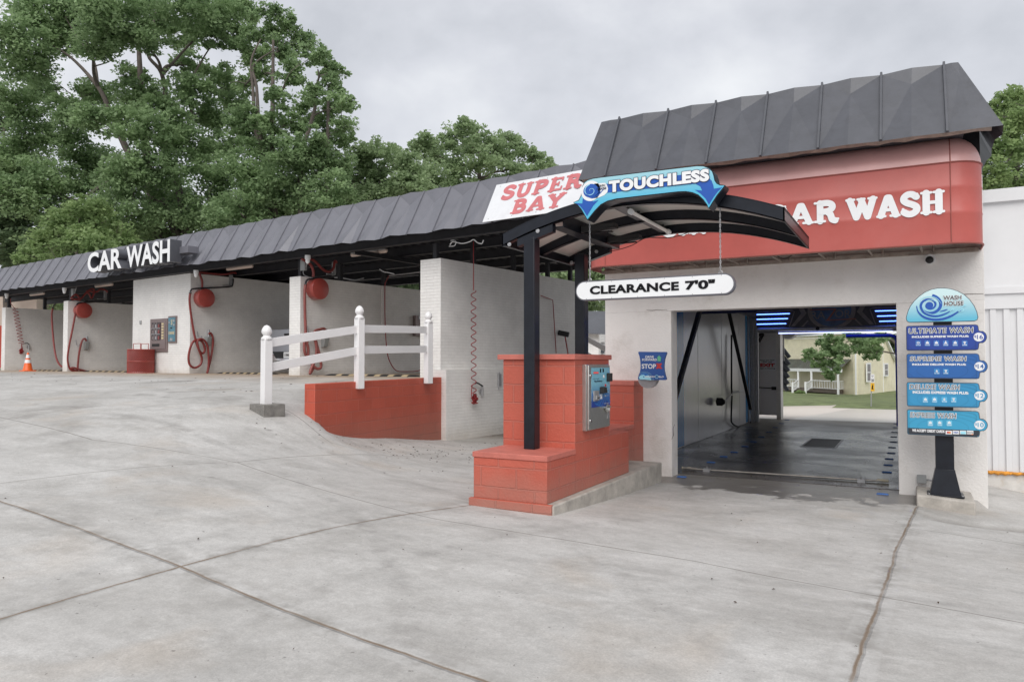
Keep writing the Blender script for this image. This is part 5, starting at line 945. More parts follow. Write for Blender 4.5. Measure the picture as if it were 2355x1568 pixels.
# dryers outside the exit
for i in range(6):
    a = py_(*ZH(145-6*i, 340+113*i+(8 if i else 0)), 23.05); b = py_(*ZH(250-9*i, 478+112*i), 23.05)
    t = solo('dryer_nozzle', 'dark slanted dryer tube outside the tunnel exit, number %d from the top' % (i+1), 'dryer', MB().tube([tuple(Vector(a)-(Vector(b)-Vector(a))*.8), b], .062, 14, False).tube([tuple(Vector(a)-(Vector(b)-Vector(a))*.8), tuple(Vector(b)-(Vector(b)-Vector(a))*.02)], .056, 14, False), mat('dryer_grey', (.09,.10,.115), .45), a, group='slanted dryer tubes at the tunnel exit') if i == 0 else None
    if i == 0: d0 = t; a00 = a
    else: t = d0.copy(); COL.objects.link(t); t.location = a; t['label'] = 'dark slanted dryer tube outside the tunnel exit, number %d from the top' % (i+1)
solo('dryer_rail', 'vertical steel rail carrying the dryer tubes at the tunnel exit', 'rail', MB().box(-3.37, -3.33, 22.75, 22.79, 0, 2.9).box(-3.31, -3.27, 22.8, 22.84, 1.7, 2.7), 'galv', (-3.35, 22.77, 0))
solo('blower_drum', 'grey round blower housing at the top of the tunnel exit', 'blower', MB().lathe((-3.2, 23.1, 2.62), [(.26, -.2), (.28, -.1), (.28, .2), (.2, .24)], 24, 'y'), 'grey_box', (-3.2, 23.1, 2.62))

# red stepped wall left of the tunnel mouth
rs = thing('stepped_red_wall', 'red painted block wall with a low step, joined to the tunnel front', 'wall', (-3.8, 10.0, 0))
part(rs, 'upper_block', MB().box(-4.75, -3.50, 10.08, 10.5, -.1, 1.33), 'block', bevel=.006); part(rs, 'cap', MB().box(-4.76, -3.492, 10.07, 10.5, 1.33, 1.395), 'red_top', bevel=.005)
part(rs, 'low_block', MB().box(-4.75, -3.502, 8.9, 10.08, -.1, .72), 'block', bevel=.006); part(rs, 'low_cap', MB().box(-4.76, -3.494, 8.89, 10.08, .72, .775), 'red_top', bevel=.005)

# ================================================================== pay island
curb = solo('island_kerb', 'stained concrete kerb carrying the red pay island', 'kerb', MB().box(-3.97, -3.03, 6.395, 9.88, -.1, .286), 'concrete_curb', (-3.5, 8, 0), bevel=.015)
isl = thing('pay_island', 'stepped red painted block island that carries the payment terminal', 'island', (-3.5, 7.5, .286))
part(isl, 'painted_kerb_front', MB().box(-3.975, -3.045, 6.365, 6.419, .02, .290), 'block', bevel=.004)
part(isl, 'front_step', MB().box(-3.95, -3.115, 6.42, 7.105, .286, .698), 'block', bevel=.007)
part(isl, 'step_cap', MB().box(-3.96, -3.108, 6.41, 7.11, .698, .754), 'red_top', bevel=.006)
part(isl, 'pier', MB().box(-3.99, -3.12, 7.112, 8.11, .286, 1.694), 'block', bevel=.007); part(isl, 'pier_cap', MB().box(-4.045, -3.105, 7.075, 8.165, 1.694, 1.752), 'red_top', bevel=.006)
part(isl, 'rear_step', MB().box(-3.95, -3.122, 8.112, 8.79, .286, .80), 'block', bevel=.007)
pay = thing('payment_terminal', 'steel pay station cabinet with blue graphic face on the red island', 'payment terminal', (-3.1, 7.64, 1.3))
Xf = -3.12+.07; y0p, y1p, z0p, z1p = 7.325, 7.955, .935, 1.632
part(pay, 'cabinet', MB().box(-3.14, -3.075, y0p-.01, y1p+.01, z0p-.01, z1p+.01), 'steel', bevel=.004); part(pay, 'door', MB().box(-3.073, Xf, y0p, y1p, z0p, z1p), 'steel', bevel=.006)
PO = Vector((Xf, 0, 0)); EY = Vector((0, 1, 0))
fy = lambda f: y0p+(y1p-y0p)*f; fz = lambda f: z0p+(z1p-z0p)*f
M['pay_face'] = gradient('terminal_face_print', (.018,.05,.30), (.22,.52,.66), fz(.40), fz(.72))
mb = MB().box(Xf, Xf+.003, fy(.12), fy(.99), fz(.34), fz(.96)); gf = part(pay, 'graphic_panel', mb, 'pay_face')
PO2 = PO+Vector((.003, 0, 0)); mb = MB()
for k_ in range(4): ribbon(mb, PO2, EY, E2, [(fy(.13+.86*s_/20), fz(.42+.10*math.sin(s_*.42+k_*.9)+.02*k_)) for s_ in range(21)], [.004+.016*math.sin(s_*.3+k_)**2 for s_ in range(21)], .001+.0004*k_)
part(gf, 'wave_print', mb, 'blue_mid'); mb = MB(); text(mb, 'PayStation', PO2, EY, E2, fy(.23), fy(.60), fz(.725), fz(.765), .003, bold=.02); text(mb, 'AUTO WASH', PO2, EY, E2, fy(.18), fy(.46), fz(.778), fz(.795), .003); part(gf, 'lettering', mb, 'navy')
mb = MB(); 
for z_ in (.665, .61, .555, .50): text(mb, 'EXPRESS', PO2, EY, E2, fy(.78), fy(.92), fz(z_), fz(z_+.009), .003); dots(mb, PO2, EY, E2, [circ(fy(.74), fz(z_+.004), .010, 12)], .003)
text(mb, 'WASHWORLD', PO2, EY, E2, fy(.68), fy(.93), fz(.372), fz(.386), .003, bold=.02); part(gf, 'button_text', mb, 'white')
mb = MB().box(Xf+.003, Xf+.009, fy(.17), fy(.42), fz(.865), fz(.90)); part(pay, 'display_bezel', mb, 'galv'); mb = MB().box(Xf+.009, Xf+.011, fy(.19), fy(.40), fz(.872), fz(.893)); part(pay, 'display', mb, 'amber_led')
mb = MB()
for a in (.50, .63): mb.box(Xf+.003, Xf+.006, fy(a), fy(a+.05), fz(.885), fz(.945))
part(pay, 'card_symbols', mb, 'ink'); part(pay, 'bill_acceptor', MB().box(Xf+.003, Xf+.018, fy(.17), fy(.41), fz(.44), fz(.60)).box(Xf+.018, Xf+.034, fy(.22), fy(.38), fz(.46), fz(.52)), 'galv', bevel=.003); part(pay, 'bill_slot', MB().box(Xf+.034, Xf+.036, fy(.26), fy(.36), fz(.483), fz(.497)), 'ink')
part(pay, 'card_reader', MB().hexa([(Xf+.003, fy(.48), fz(.545)), (Xf+.055, fy(.50), fz(.555)), (Xf+.055, fy(.66), fz(.555)), (Xf+.003, fy(.70), fz(.545))], [(Xf+.003, fy(.48), fz(.655)), (Xf+.05, fy(.50), fz(.645)), (Xf+.05, fy(.66), fz(.645)), (Xf+.003, fy(.70), fz(.655))]), 'rubber', bevel=.006)
part(pay, 'receipt_label', MB().box(Xf+.003, Xf+.005, fy(.50), fy(.60), fz(.46), fz(.535)), 'white'); part(pay, 'keypad_hood', MB().box(Xf+.003, Xf+.04, fy(.82), fy(.98), fz(.735), fz(.87)), 'rubber', bevel=.006)
part(pay, 'speaker_dot', MB().lathe((Xf+.003, fy(.68), fz(.82)), [(.02, 0), (.018, .006), (0, .007)], 14, 'x'), 'white'); part(pay, 'start_button', MB().lathe((Xf+.003, fy(.75), fz(.675)), [(.016, 0), (.014, .01), (0, .012)], 12, 'x'), 'red_print')
part(pay, 'coin_cup', MB().lathe((Xf, fy(.77), fz(.30)), [(.030, .0), (.048, .03), (.042, .04), (.02, .015)], 20, 'x').box(Xf, Xf+.042, fy(.66), fy(.88), fz(.31), fz(.335)), 'steel')
mb = MB(); [mb.box(Xf, Xf+.008, fy(.86), fy(.95), fz(.13+.035*i), fz(.155+.035*i)) for i in range(3)]; part(pay, 'coin_return', mb, 'galv'); mb = MB(); [mb.lathe((Xf, fy(.07), fz(z_)), [(.016, 0), (.016, .012), (0, .014)], 12, 'x') for z_ in (.84, .14)]; part(pay, 'lock', mb, 'chrome')

# canopy on two posts
can = thing('arched_canopy', 'black arched steel canopy on two posts above the payment terminal', 'canopy', (-3.5, 7.5, .754))
yc0, yc1 = 6.83, 8.62; xc0, xc1 = -3.845, -.965; zc = lambda x: 3.325-.295*((x+2.405)/1.44)**2
xsC = np.linspace(xc0, xc1, 33)
def arch(mb, y, w, dz0, dz1, web=None):
    for a, b in zip(xsC[:-1], xsC[1:]):
        mb.hexa([(a, y, zc(a)-dz0), (b, y, zc(b)-dz0), (b, y+w, zc(b)-dz0), (a, y+w, zc(a)-dz0)], [(a, y, zc(a)+dz1), (b, y, zc(b)+dz1), (b, y+w, zc(b)+dz1), (a, y+w, zc(a)+dz1)])
def strip_arch(mb, y, w, z0_, z1_):
    n_ = len(xsC); vs3 = []
    for a in xsC: vs3 += [(a, y, zc(a)+z0_), (a, y+w, zc(a)+z0_), (a, y+w, zc(a)+z1_), (a, y, zc(a)+z1_)]
    mb.add(vs3, [(0, 1, 2, 3), (4*n_-1, 4*n_-2, 4*n_-3, 4*n_-4)]+[(4*i+k, 4*i+4+k, 4*i+4+(k+1) % 4, 4*i+(k+1) % 4) for i in range(n_-1) for k in range(4)]); return mb
for y in (yc0, 7.72, yc1-.05):
    part(can, 'arched_beam', strip_arch(strip_arch(MB(), y, .012, -.115, 0), y, .07, -.115, -.105), 'black', angle=20)
part(can, 'roof_sheet', strip_arch(MB(), yc0+.012, yc1-yc0-.02, -.012, -.004), 'off_white', angle=20)
part(can, 'roof_skin', strip_arch(MB(), yc0, yc1-yc0, .002, .012), 'black', angle=20)
for x in (xc0, xc1-.012): part(can, 'end_plate', MB().box(x, x+.012, yc0, yc1, zc(x)-.115, zc(x)+.012).box(x-.0 if x > -2 else x, x+.05 if x < -2 else x+.012, yc0, yc1, zc(x)-.118, zc(x)-.106), 'black')
part(can, 'cross_member', MB().box(-2.62, -2.50, yc0+.07, yc1-.05, zc(-2.56)-.10, zc(-2.56)-.09).box(-2.62, -2.608, yc0+.07, yc1-.05, zc(-2.56)-.09, zc(-2.56)-.012), 'black')
for x in (-3.22,): part(can, 'cross_member', MB().box(x-.07, x+.07, yc0+.07, yc1-.05, zc(x)-.16, zc(x)-.148).box(x+.06, x+.07, yc0+.07, yc1-.05, zc(x)-.148, zc(x)-.02), 'black')
for y in (yc0+.012, yc1-.13): part(can, 'arm_channel', MB().hexa([(xc0+.18, y, zc(xc0+.18)-.20), (-3.25, y, zc(-3.25)-.20), (-3.25, y+.08, zc(-3.25)-.20), (xc0+.18, y+.08, zc(xc0+.18)-.20)], [(xc0+.18, y, zc(xc0+.18)-.116), (-3.25, y, zc(-3.25)-.116), (-3.25, y+.08, zc(-3.25)-.116), (xc0+.18, y+.08, zc(xc0+.18)-.116)]), 'black')
for (ya, yb, zb_) in ((6.835, 6.965, .754), (8.175, 8.305, .80)):
    x0, x1 = -3.587, -3.46; h_ = .018; mb = MB().box(x0, x1, ya, ya+h_, zb_, zc(-3.5)-.19).box(x0, x1, yb-h_, yb, zb_, zc(-3.5)-.19).box((x0+x1)/2-.01, (x0+x1)/2+.01, ya+h_, yb-h_, zb_, zc(-3.5)-.19) if False else MB().box(x0, x1, ya, yb, zb_, zc(-3.5)-.17)
    po = part(can, 'post', mb, 'black', bevel=.006)
mb = MB()
for (x, z) in ((-3.76, zc(-3.76)-.135), (-3.42, zc(-3.42)-.135)):
    for y in (6.845, yc1-.14): mb.lathe((x, y, z), [(.022, 0), (.022, -.012), (0, -.014)], 12, 'y')
part(can, 'bolt', mb, 'galv', kind='stuff')
for y, nm in ((7.36, 'front'), (8.15, 'rear')):
    t = thing('flood_light', 'long black flood lamp under the %s half of the canopy' % nm, 'lamp', (-3.0, y, 3.1), group='black flood lamps under the canopy'); part(t, 'lamp_body', MB().box(-3.13, -2.74, y-.06, y+.06, 3.10, 3.15).hexa([(-3.13, y-.06, 3.07), (-2.74, y-.06, 3.10), (-2.74, y+.02, 3.10), (-3.13, y+.02, 3.07)], [(-3.13, y-.06, 3.10), (-2.74, y-.06, 3.12), (-2.74, y+.02, 3.12), (-3.13, y+.02, 3.10)]), 'rubber', bevel=.006); part(t, 'reflector', MB().box(-3.10, -2.78, y-.05, y+.01, 3.060, 3.068), 'ink')
t = thing('fluorescent_tube', 'bare fluorescent tube beneath the middle of the arched canopy', 'light', (-2.47, 7.5, 3.2)); part(t, 'tube', MB().tube([(-2.46, 7.05, 3.185), (-2.46, 8.3, 3.185)], .019, 12), 'tube_lit'); mb = MB(); [mb.lathe((-2.46, y, 3.185), [(.03, 0), (.03, .05)], 12, 'y') for y in (7.0, 8.3)]; part(t, 'end_socket', mb, 'white'); part(t, 'clip', MB().box(-2.475, -2.445, 7.25, 7.27, 3.185, 3.235).box(-2.475, -2.445, 8.1, 8.12, 3.185, 3.235), 'rubber')
P = [py_(*Z4(x, y), 8.6) for x, y in ((1450, 548), (1380, 575), (1280, 592), (1150, 592), (1060, 640), (960, 672), (860, 690), (780, 715))]
solo('canopy_cable', 'thin black cable sagging along the rear edge of the canopy', 'cable', MB().tube(smooth(P, 4), .005, 5), 'rubber', P[0])

# TOUCHLESS sign
YS = 6.62
ts = thing('touchless_sign', 'cyan sign with two blue down arrows reading TOUCHLESS on the canopy edge', 'sign', (-2.3, YS, 3.3))
sp_ = lambda L_: [(lambda q: (q[0], q[2]))(py_(*ZS(*p), YS)) for p in L_]
outl = [(40,520),(118,484),(148,420),(155,360),(166,300),(195,240),(240,205),(320,180),(420,166),(900,108),(1400,48),(1760,6),(1850,8),(1930,38),(1980,85),(2002,150),(2014,210),(2040,250),(2085,272),(2152,280),(2120,335),(2050,420),(1985,520),(1925,610),(1890,560),(1840,490),(1770,425),(1690,392),(1600,378),(1500,382),(1000,438),(640,480),(520,510),(430,558),(350,640),(290,715),(240,768),(200,705),(150,620),(95,555)]
PO_ = sp_(outl); cxm = sum(p[0] for p in PO_)/len(PO_); 
part(ts, 'cabinet', MB().poly_y(PO_, YS+.002, YS+.17), 'black', bevel=.004)
cen = Vector((-2.3, 3.38))
inn = []
for i, p in enumerate(PO_):
    a = Vector(PO_[i-1]); b = Vector(PO_[(i+1) % len(PO_)]); d = (b-a).normalized(); n_ = Vector((-d.y, d.x)); ar = sum(PO_[k][0]*PO_[(k+1) % len(PO_)][1]-PO_[(k+1) % len(PO_)][0]*PO_[k][1] for k in range(len(PO_))); n_ = n_ if ar > 0 else -n_; inn.append(tuple(Vector(p)+n_*.010))
M['ts_face'] = gradient('touchless_face_print', (.08,.45,.66), (.45,.68,.70), 3.22, 3.55)
part(ts, 'face', MB().poly_y(inn, YS-.004, YS), 'ts_face'); OS = (0, YS-.004, 0)
mb = MB(); arrL = [(78,530),(172,536),(178,480),(196,420),(240,440),(330,480),(312,512),(398,490),(330,560),(280,640),(238,712),(190,630),(140,570)]; arrR = [(1732,347),(1832,357),(1805,300),(1745,268),(1750,240),(1930,190),(1962,220),(1985,280),(1995,332),(2112,312),(2050,370),(1990,450),(1926,555),(1880,470),(1810,400)]
dots(mb, OS, E1, E2, [sp_(arrL), sp_(arrR)], .0015); dots(mb, OS, E1, E2, [sp_([(350,285),(1800,108),(1925,95),(1935,195),(1750,262),(420,398),(360,360)])], .002); part(ts, 'arrow_print', mb, 'blue')
def wave(mb, o, ex, ey, cx_, cy_, s_, mi=(0, 1), lift=.004, disc=True):
    if disc: dots(mb, o, ex, ey, [circ(cx_, cy_, s_*1.0, 32, s_*.86)], lift, mi[0])
    P = []; W_ = []
    for i in range(70): a = -.35*i/3.0+R(200); r_ = s_*(.08+.86*i/70); P.append((cx_+r_*math.cos(a), cy_+r_*math.sin(a)*.86)); W_.append(s_*(.02+.10*i/70))
    ribbon(mb, o, ex, ey, P, W_, lift+.0008, mi[1])
    for k, (l_, w) in enumerate(((2.5, .16), (2.2, .12), (1.8, .10))):
        P = [(cx_-s_*.75*(1-t_*.0)*math.cos(R(t_*60))+s_*l_*t_, cy_-s_*(.45+.14*k*-1)+s_*(-.55*math.sin(math.pi*min(1, t_*1.15))+.55*t_*t_)) for t_ in [j/14 for j in range(15)]]
        ribbon(mb, o, ex, ey, P, [s_*w*math.sin(math.pi*(j+.5)/15.5) for j in range(15)], lift+.0014+.0004*k, mi[0] if disc else mi[1])
lgc = sp_([(290, 362)])[0]; mb = MB(); dots(mb, OS, E1, E2, [circ(lgc[0], lgc[1], .102, 36, .100), sp_([(340,262),(490,250),(515,280),(530,330),(520,380),(480,420),(400,455),(300,470)])], .003, 0); wave(mb, OS, E1, E2, lgc[0]+.0, lgc[1]+.002, .078, (1, 2), .0036)
part(ts, 'wave_logo', mb, ['white', 'blue', 'cyan_light']); mb = MB(); a, b = sp_([(375, 310), (490, 275)]); zz_ = lambda y: sp_([(435, y)])[0][1]; text(mb, 'WASH', OS, E1, E2, a[0], b[0], zz_(307), zz_(275), .006, bold=.02); text(mb, 'HOUSE', OS, E1, E2, a[0], b[0]+.012, zz_(348), zz_(316), .006, bold=.02); part(ts, 'logo_text', mb, 'ink')
za_, zb_ = sp_([(600, 388), (600, 222)]); xa_, xb_ = sp_([(543, 300), (1932, 180)]); A_ = (OS, E1, E2, xa_[0], xb_[0], za_[1]+.004, zb_[1]+.002)
mb = MB(); text(mb, 'TOUCHLESS', *A_, .007, bold=.062, spacing=1.10, grow=.0055); part(ts, 'letter_outline', mb, 'navy'); mb = MB(); text(mb, 'TOUCHLESS', *A_, .0085, bold=.062, spacing=1.10); part(ts, 'lettering', mb, 'white')

# clearance bar
YC = 6.84
cs_ = thing('clearance_sign', 'white rounded bar reading CLEARANCE hung on two chains', 'sign', (-2.2, YC, 2.4))
c0, c1 = py_(1324, 664, YC), py_(1690, 662, YC); ctop, cbot = py_(1354, 646, YC)[2], py_(1354, 691, YC)[2]
part(cs_, 'frame', MB().poly_y(rrect(c0[0], c1[0], cbot, ctop, (ctop-cbot)/2-.001, 9), YC, YC+.07), mat('grey_trim', (.12,.12,.14), .4), bevel=.006)
part(cs_, 'face', MB().poly_y(rrect(c0[0]+.012, c1[0]-.012, cbot+.012, ctop-.012, (ctop-cbot)/2-.013, 9), YC-.004, YC), 'white')
mb = MB(); xa_ = py_(1357, 660, YC)[0]; xb_ = py_(1645, 660, YC)[0]; zz0, zz1 = cbot+.058, ctop-.055
A1 = py_(1562, 660, YC)[0]; A2 = py_(1576, 660, YC)[0]
for rr2, mt_, lf in ((.0, 'ink', .0045),): 
    text(mb, 'CLEARANCE', (0, YC-.004, 0), E1, E2, xa_, A1, zz0, zz1, lf, bold=.045, spacing=1.06); part(cs_, 'lettering', mb, 'ink'); mb = MB(); text(mb, "7'0\"", (0, YC-.004, 0), E1, E2, A2, xb_, zz0, zz1+.004, lf, bold=.045)
part(cs_, 'lettering', mb, 'ink')
mb = MB(); [mb.lathe((x, YC-.004, z), [(.005, 0), (0, -.004)], 8, 'y') for x in np.linspace(c0[0]+.12, c1[0]-.12, 6) for z in (cbot+.018, ctop-.018)]; part(cs_, 'screw', mb, 'galv', kind='stuff')
def chain(mb, a, b, n_=26, r=.011):
    a, b = Vector(a), Vector(b)
    for i in range(n_):
        c = a.lerp(b, (i+.5)/n_); h = (b-a).length/n_*.72; e_ = Vector((1, 0, 0)) if i % 2 else Vector((0, 1, 0))
        mb.tube([c+e_*(r*.55*math.cos(k*math.pi/4))+Vector((0, 0, h*math.sin(k*math.pi/4))) for k in range(9)], .0028, 5, False)
for xx, nm in ((py_(1354, 600, YC)[0], 'left'), (py_(1655, 600, YC)[0], 'right')):
    mb = MB(); chain(mb, (xx, YC+.03, zc(xx)-.10), (xx, YC+.03, ctop)); part(cs_, 'chain', mb, 'galv'); part(cs_, 'hook_ring', MB().tube([(xx+.018*math.cos(k*math.pi/6), YC+.03, ctop+.01+.018*math.sin(k*math.pi/6)) for k in range(13)], .004, 5, False).lathe((xx, YC+.03, zc(xx)-.12), [(.02, 0), (.02, .03)], 10), 'galv')

# DRIVE FORWARD sign
YD = 9.95
dsn = thing('drive_forward_sign', 'blue sign reading DRIVE FORWARD STOP left of the tunnel mouth', 'sign', (-3.2, YD, 1.6))
zd = lambda x, y: (lambda q: (q[0], q[2]))(py_((2540+x*.09566)*.575, (1390+y*.09566)*.575, YD))
o_l = [(160,170),(1280,180),(1310,200),(1312,240),(1270,350),(1230,480),(1208,640),(1200,800),(1212,950),(1240,1110),(1275,1220),(1300,1290),(1285,1340),(1255,1355),(170,1340),(125,1310),(118,1275),(165,1150),(200,1030),(225,900),(232,760),(222,600),(205,470),(175,340),(133,225),(138,190)]
D_ = [zd(*p) for p in o_l]; part(dsn, 'panel', MB().poly_y(D_, YD, YD+.05), mat('sign_blue', (.035,.10,.33), .35, var=.06, vs=4), bevel=.003); OD = (0, YD, 0)
mb = MB(); rct = lambda a, b, c, d: (zd(a, c)[0], zd(b, c)[0], zd((a+b)/2, d)[1], zd((a+b)/2, c)[1])
for s_, bx_ in (('DRIVE', (435, 785, 340, 440)), ('FORWARD', (300, 915, 455, 555)), ('STOP', (280, 872, 680, 880))): text(mb, s_, OD, E1, E2, *rct(*bx_), .002, bold=.03)
text(mb, 'WASHW', OD, E1, E2, *rct(430, 865, 1180, 1252), .006, bold=.03, shear=.35); text(mb, 'RLD', OD, E1, E2, *rct(962, 1205, 1182, 1255), .006, bold=.03, shear=.35); part(dsn, 'lettering', mb, 'white')
mb = MB(); dots(mb, OD, E1, E2, [[zd(*p) for p in ((1005,320),(1105,435),(1075,437),(1072,572),(940,570),(940,432),(910,432))]], .002); part(dsn, 'green_arrow', mb, 'green')
mb = MB(); dots(mb, OD, E1, E2, [[zd(*p) for p in ((870,655),(980,650),(1005,690),(1040,650),(1140,660),(1065,775),(1145,880),(1035,885),(1000,845),(965,885),(865,880),(935,775))]], .003); part(dsn, 'red_x', mb, 'red_print')
mb = MB(); gc = zd(400, 1270); gr = zd(680, 1270)[0]-gc[0]
P = [(gc[0]+gr*math.cos(a), gc[1]-.04+gr*math.sin(a)) for a in np.linspace(R(5), R(150), 22)]+[zd(200, 1330), zd(430, 1335)]; dots(mb, OD, E1, E2, [P], .002, 0)
for poly in ([(300,1060),(380,1040),(450,1060),(520,1090),(560,1150),(500,1160),(430,1190),(400,1150),(340,1120),(290,1150),(240,1130),(250,1090)], [(340,1190),(390,1210),(380,1250),(345,1240)], [(560,1040),(600,1070),(580,1100)]): dots(mb, OD, E1, E2, [[zd(*p) for p in poly]], .003, 1)
for rr_ in (1.13, 1.33): ribbon(mb, OD, E1, E2, [(gc[0]+gr*rr_*math.cos(a), gc[1]-.04+gr*rr_*math.sin(a)) for a in np.linspace(R(0), R(122), 26)], .0025, .0035, 0)
oc = zd(912, 1218); ribbon(mb, OD, E1, E2, [(oc[0]+.022*math.cos(k*math.pi/8), oc[1]+.022*math.sin(k*math.pi/8)) for k in range(17)], .007, .006, 0)
part(dsn, 'globe_print', mb, ['cyan_light', 'blue_mid'])
part(dsn, 'mounting_disc', MB().lathe((gc[0]+.02, YD+.12, zd(400, 1345)[1]+.02), [(.14, -.06), (.14, .05)], 28, 'y').box(gc[0], gc[0]+.04, YD+.12, 10.5, zd(400, 1345)[1]+.02, zd(400, 1345)[1]+.06), 'galv')

# menu board
YM = 9.85
mb_ = thing('menu_board', 'price board of five blue wash panels on a dark post by the right wall', 'menu board', (.33, 10, .11))
part(mb_, 'post', MB().box(.243, .43, YM+.06, YM+.22, .12, 2.45), 'black', bevel=.004)
part(mb_, 'base_flange', MB().hexa([(.18, YM+.02, .125), (.495, YM+.02, .125), (.495, YM+.26, .125), (.18, YM+.26, .125)], [(.238, YM+.055, .42), (.436, YM+.055, .42), (.436, YM+.225, .42), (.238, YM+.225, .42)]).box(.15, .525, YM-.01, YM+.29, .112, .128), 'black', bevel=.003)
mb = MB(); [mb.lathe((x, y, .128), [(.011, 0), (.011, .012), (0, .014)], 8) for x in (.17, .505) for y in (YM+.01, YM+.27)]; part(mb_, 'bolt', mb, 'galv', kind='stuff')
zm = lambda x, y: (lambda q: (q[0], q[2]))(py_(2058.5+x*.12835, 649.75+y*.12835, YM)); zm2 = lambda x, y: (lambda q: (q[0], q[2]))(py_(2058.5+x*.12835, 822.25+y*.12835, YM)); OM = (0, YM, 0)
dome = [(192,640),(205,580),(230,500),(272,415),(340,325),(430,240),(530,170),(640,120),(760,95),(880,92),(1000,108),(1120,145),(1240,210),(1340,300),(1420,410),(1470,520),(1492,620),(1478,668),(1430,692),(1300,697),(800,706),(260,717),(210,695)]
def shrink(P, d):
    ar = sum(P[k][0]*P[(k+1) % len(P)][1]-P[(k+1) % len(P)][0]*P[k][1] for k in range(len(P))); sg = 1 if ar > 0 else -1; Q = []
    for i, p in enumerate(P): a = Vector(P[i-1]); b = Vector(P[(i+1) % len(P)]); t_ = (b-a).normalized(); Q.append((p[0]-t_.y*d*sg, p[1]+t_.x*d*sg))
    return Q
dp_ = [zm(*p) for p in dome]; M['dome_face'] = gradient('dome_face_print', (.12,.46,.62), (.58,.76,.78), 2.17, 2.45); M['case'] = mat('panel_case', (.06,.065,.08), .4)
pn = part(mb_, 'logo_panel', MB().poly_y(dp_, YM+.002, YM+.055), 'case', bevel=.003); part(pn, 'face', MB().poly_y(shrink(dp_, .007), YM-.002, YM+.001), 'dome_face')
mb = MB(); c_ = zm(615, 415); OM2 = (0, YM-.002, 0); s_ = zm(850, 415)[0]-c_[0]
P = []; W_ = []
for i in range(80): a = R(95)+.155*i; r_ = s_*(.16+.80*i/80); P.append((c_[0]+r_*math.cos(a), c_[1]+.006+r_*math.sin(a)*.92)); W_.append(s_*(.10+.16*i/80))
ribbon(mb, OM2, E1, E2, P, W_, .002, 0); dots(mb, OM2, E1, E2, [circ(c_[0], c_[1]+.005, s_*.30, 20)], .0025, 0)
def bez(pts, f): P = smooth([(x, 0, y) for x, y in [f(*p) for p in pts]], 5); return [(p.x, p.z) for p in P]
for k, (pts, w) in enumerate((([(385,420),(420,530),(520,620),(680,660),(850,650),(1000,600),(1120,530),(1180,500)], .030), ([(450,440),(500,530),(620,590),(760,600),(900,560),(1010,500)], .022), ([(800,520),(880,500),(940,480)], .014))): 
    P = bez(pts, zm); ribbon(mb, OM2, E1, E2, P, [w*(.25+.75*math.sin(math.pi*(j+.5)/len(P))) for j in range(len(P))], .003+.0005*k, 0)
for k, (pts, w) in enumerate((([(400,400),(420,500),(520,590),(680,635),(850,625),(1000,575),(1100,525)], .006), ([(480,420),(530,520),(650,570),(780,575),(880,540)], .006), ([(530,400),(560,330),(650,310),(740,350),(760,430),(700,490)], .006), ([(440,400),(470,300),(600,255),(740,280),(830,380)], .008), ([(1130,520),(1190,480),(1230,490),(1200,515),(1130,522)], .012), ([(980,520),(1020,480),(1045,485),(1030,505)], .012), ([(1180,470),(1230,410),(1268,405),(1240,435)], .012))):
    P = bez(pts, zm); ribbon(mb, OM2, E1, E2, P, [w*(.3+.7*math.sin(math.pi*(j+.5)/len(P))) for j in range(len(P))], .005+.0004*k, 1)
part(pn, 'wave_logo', mb, ['blue', 'cyan_light'])
def rz(f, a, b, c, d): return (f(a, (c+d)/2)[0], f(b, (c+d)/2)[0], f((a+b)/2, d)[1], f((a+b)/2, c)[1])
mb = MB(); mo = MB()
for s_, q in (('WASH', (865, 1190, 232, 310)), ('HOUSE', (875, 1225, 335, 412))): text(mo, s_, OM2, E1, E2, *rz(zm, *q), .004, bold=.015, shear=.05, grow=.0045); text(mb, s_, OM2, E1, E2, *rz(zm, *q), .006, bold=.015, shear=.05)
part(pn, 'letter_outline', mo, 'white'); part(pn, 'lettering', mb, 'ink')
panels = [('ULTIMATE WASH', zm, 195, 775, 1220, (245, 1400, 812, 905), 'INCLUDES SUPREME WASH PLUS:', (300, 1320, 948, 985), '16', (.018,.055,.30), [(415, 'HOT BUG'), (578, 'TRIPLE PASS'), (740, 'TRIPLE PASS'), (907, 'CARNAUBA'), (1077, 'CERAMIC'), (1247, 'DRYER')], 1090, (.045,.17,.50), 975),
 ('SUPREME WASH', zm2, 203, -70, 372, (270, 1275, -20, 60), 'INCLUDES DELUXE WASH PLUS:', (305, 1272, 103, 140), '14', (.022,.12,.38), [(748, 'HOT TRIPLE'), (910, 'DRYER')], 252, (.05,.25,.55), 157),
 ('DELUXE WASH', zm2, 205, 437, 870, (262, 1155, 480, 570), 'INCLUDES EXPRESS WASH PLUS:', (315, 1315, 600, 650), '12', (.035,.27,.50), [(543, 'BLASTERS'), (707, 'CLEARCOAT'), (882, 'SPOT FREE'), (1050, 'DRYER')], 757, (.10,.43,.68), 682),
 ('EXPRESS WASH', zm2, 210, 925, 1375, (275, 1095, 985, 1078), None, None, '10', (.045,.33,.54), [(632, 'PRESOAK'), (800, 'WASH'), (970, 'RINSE')], 1175, (.16,.52,.72), 1205)]
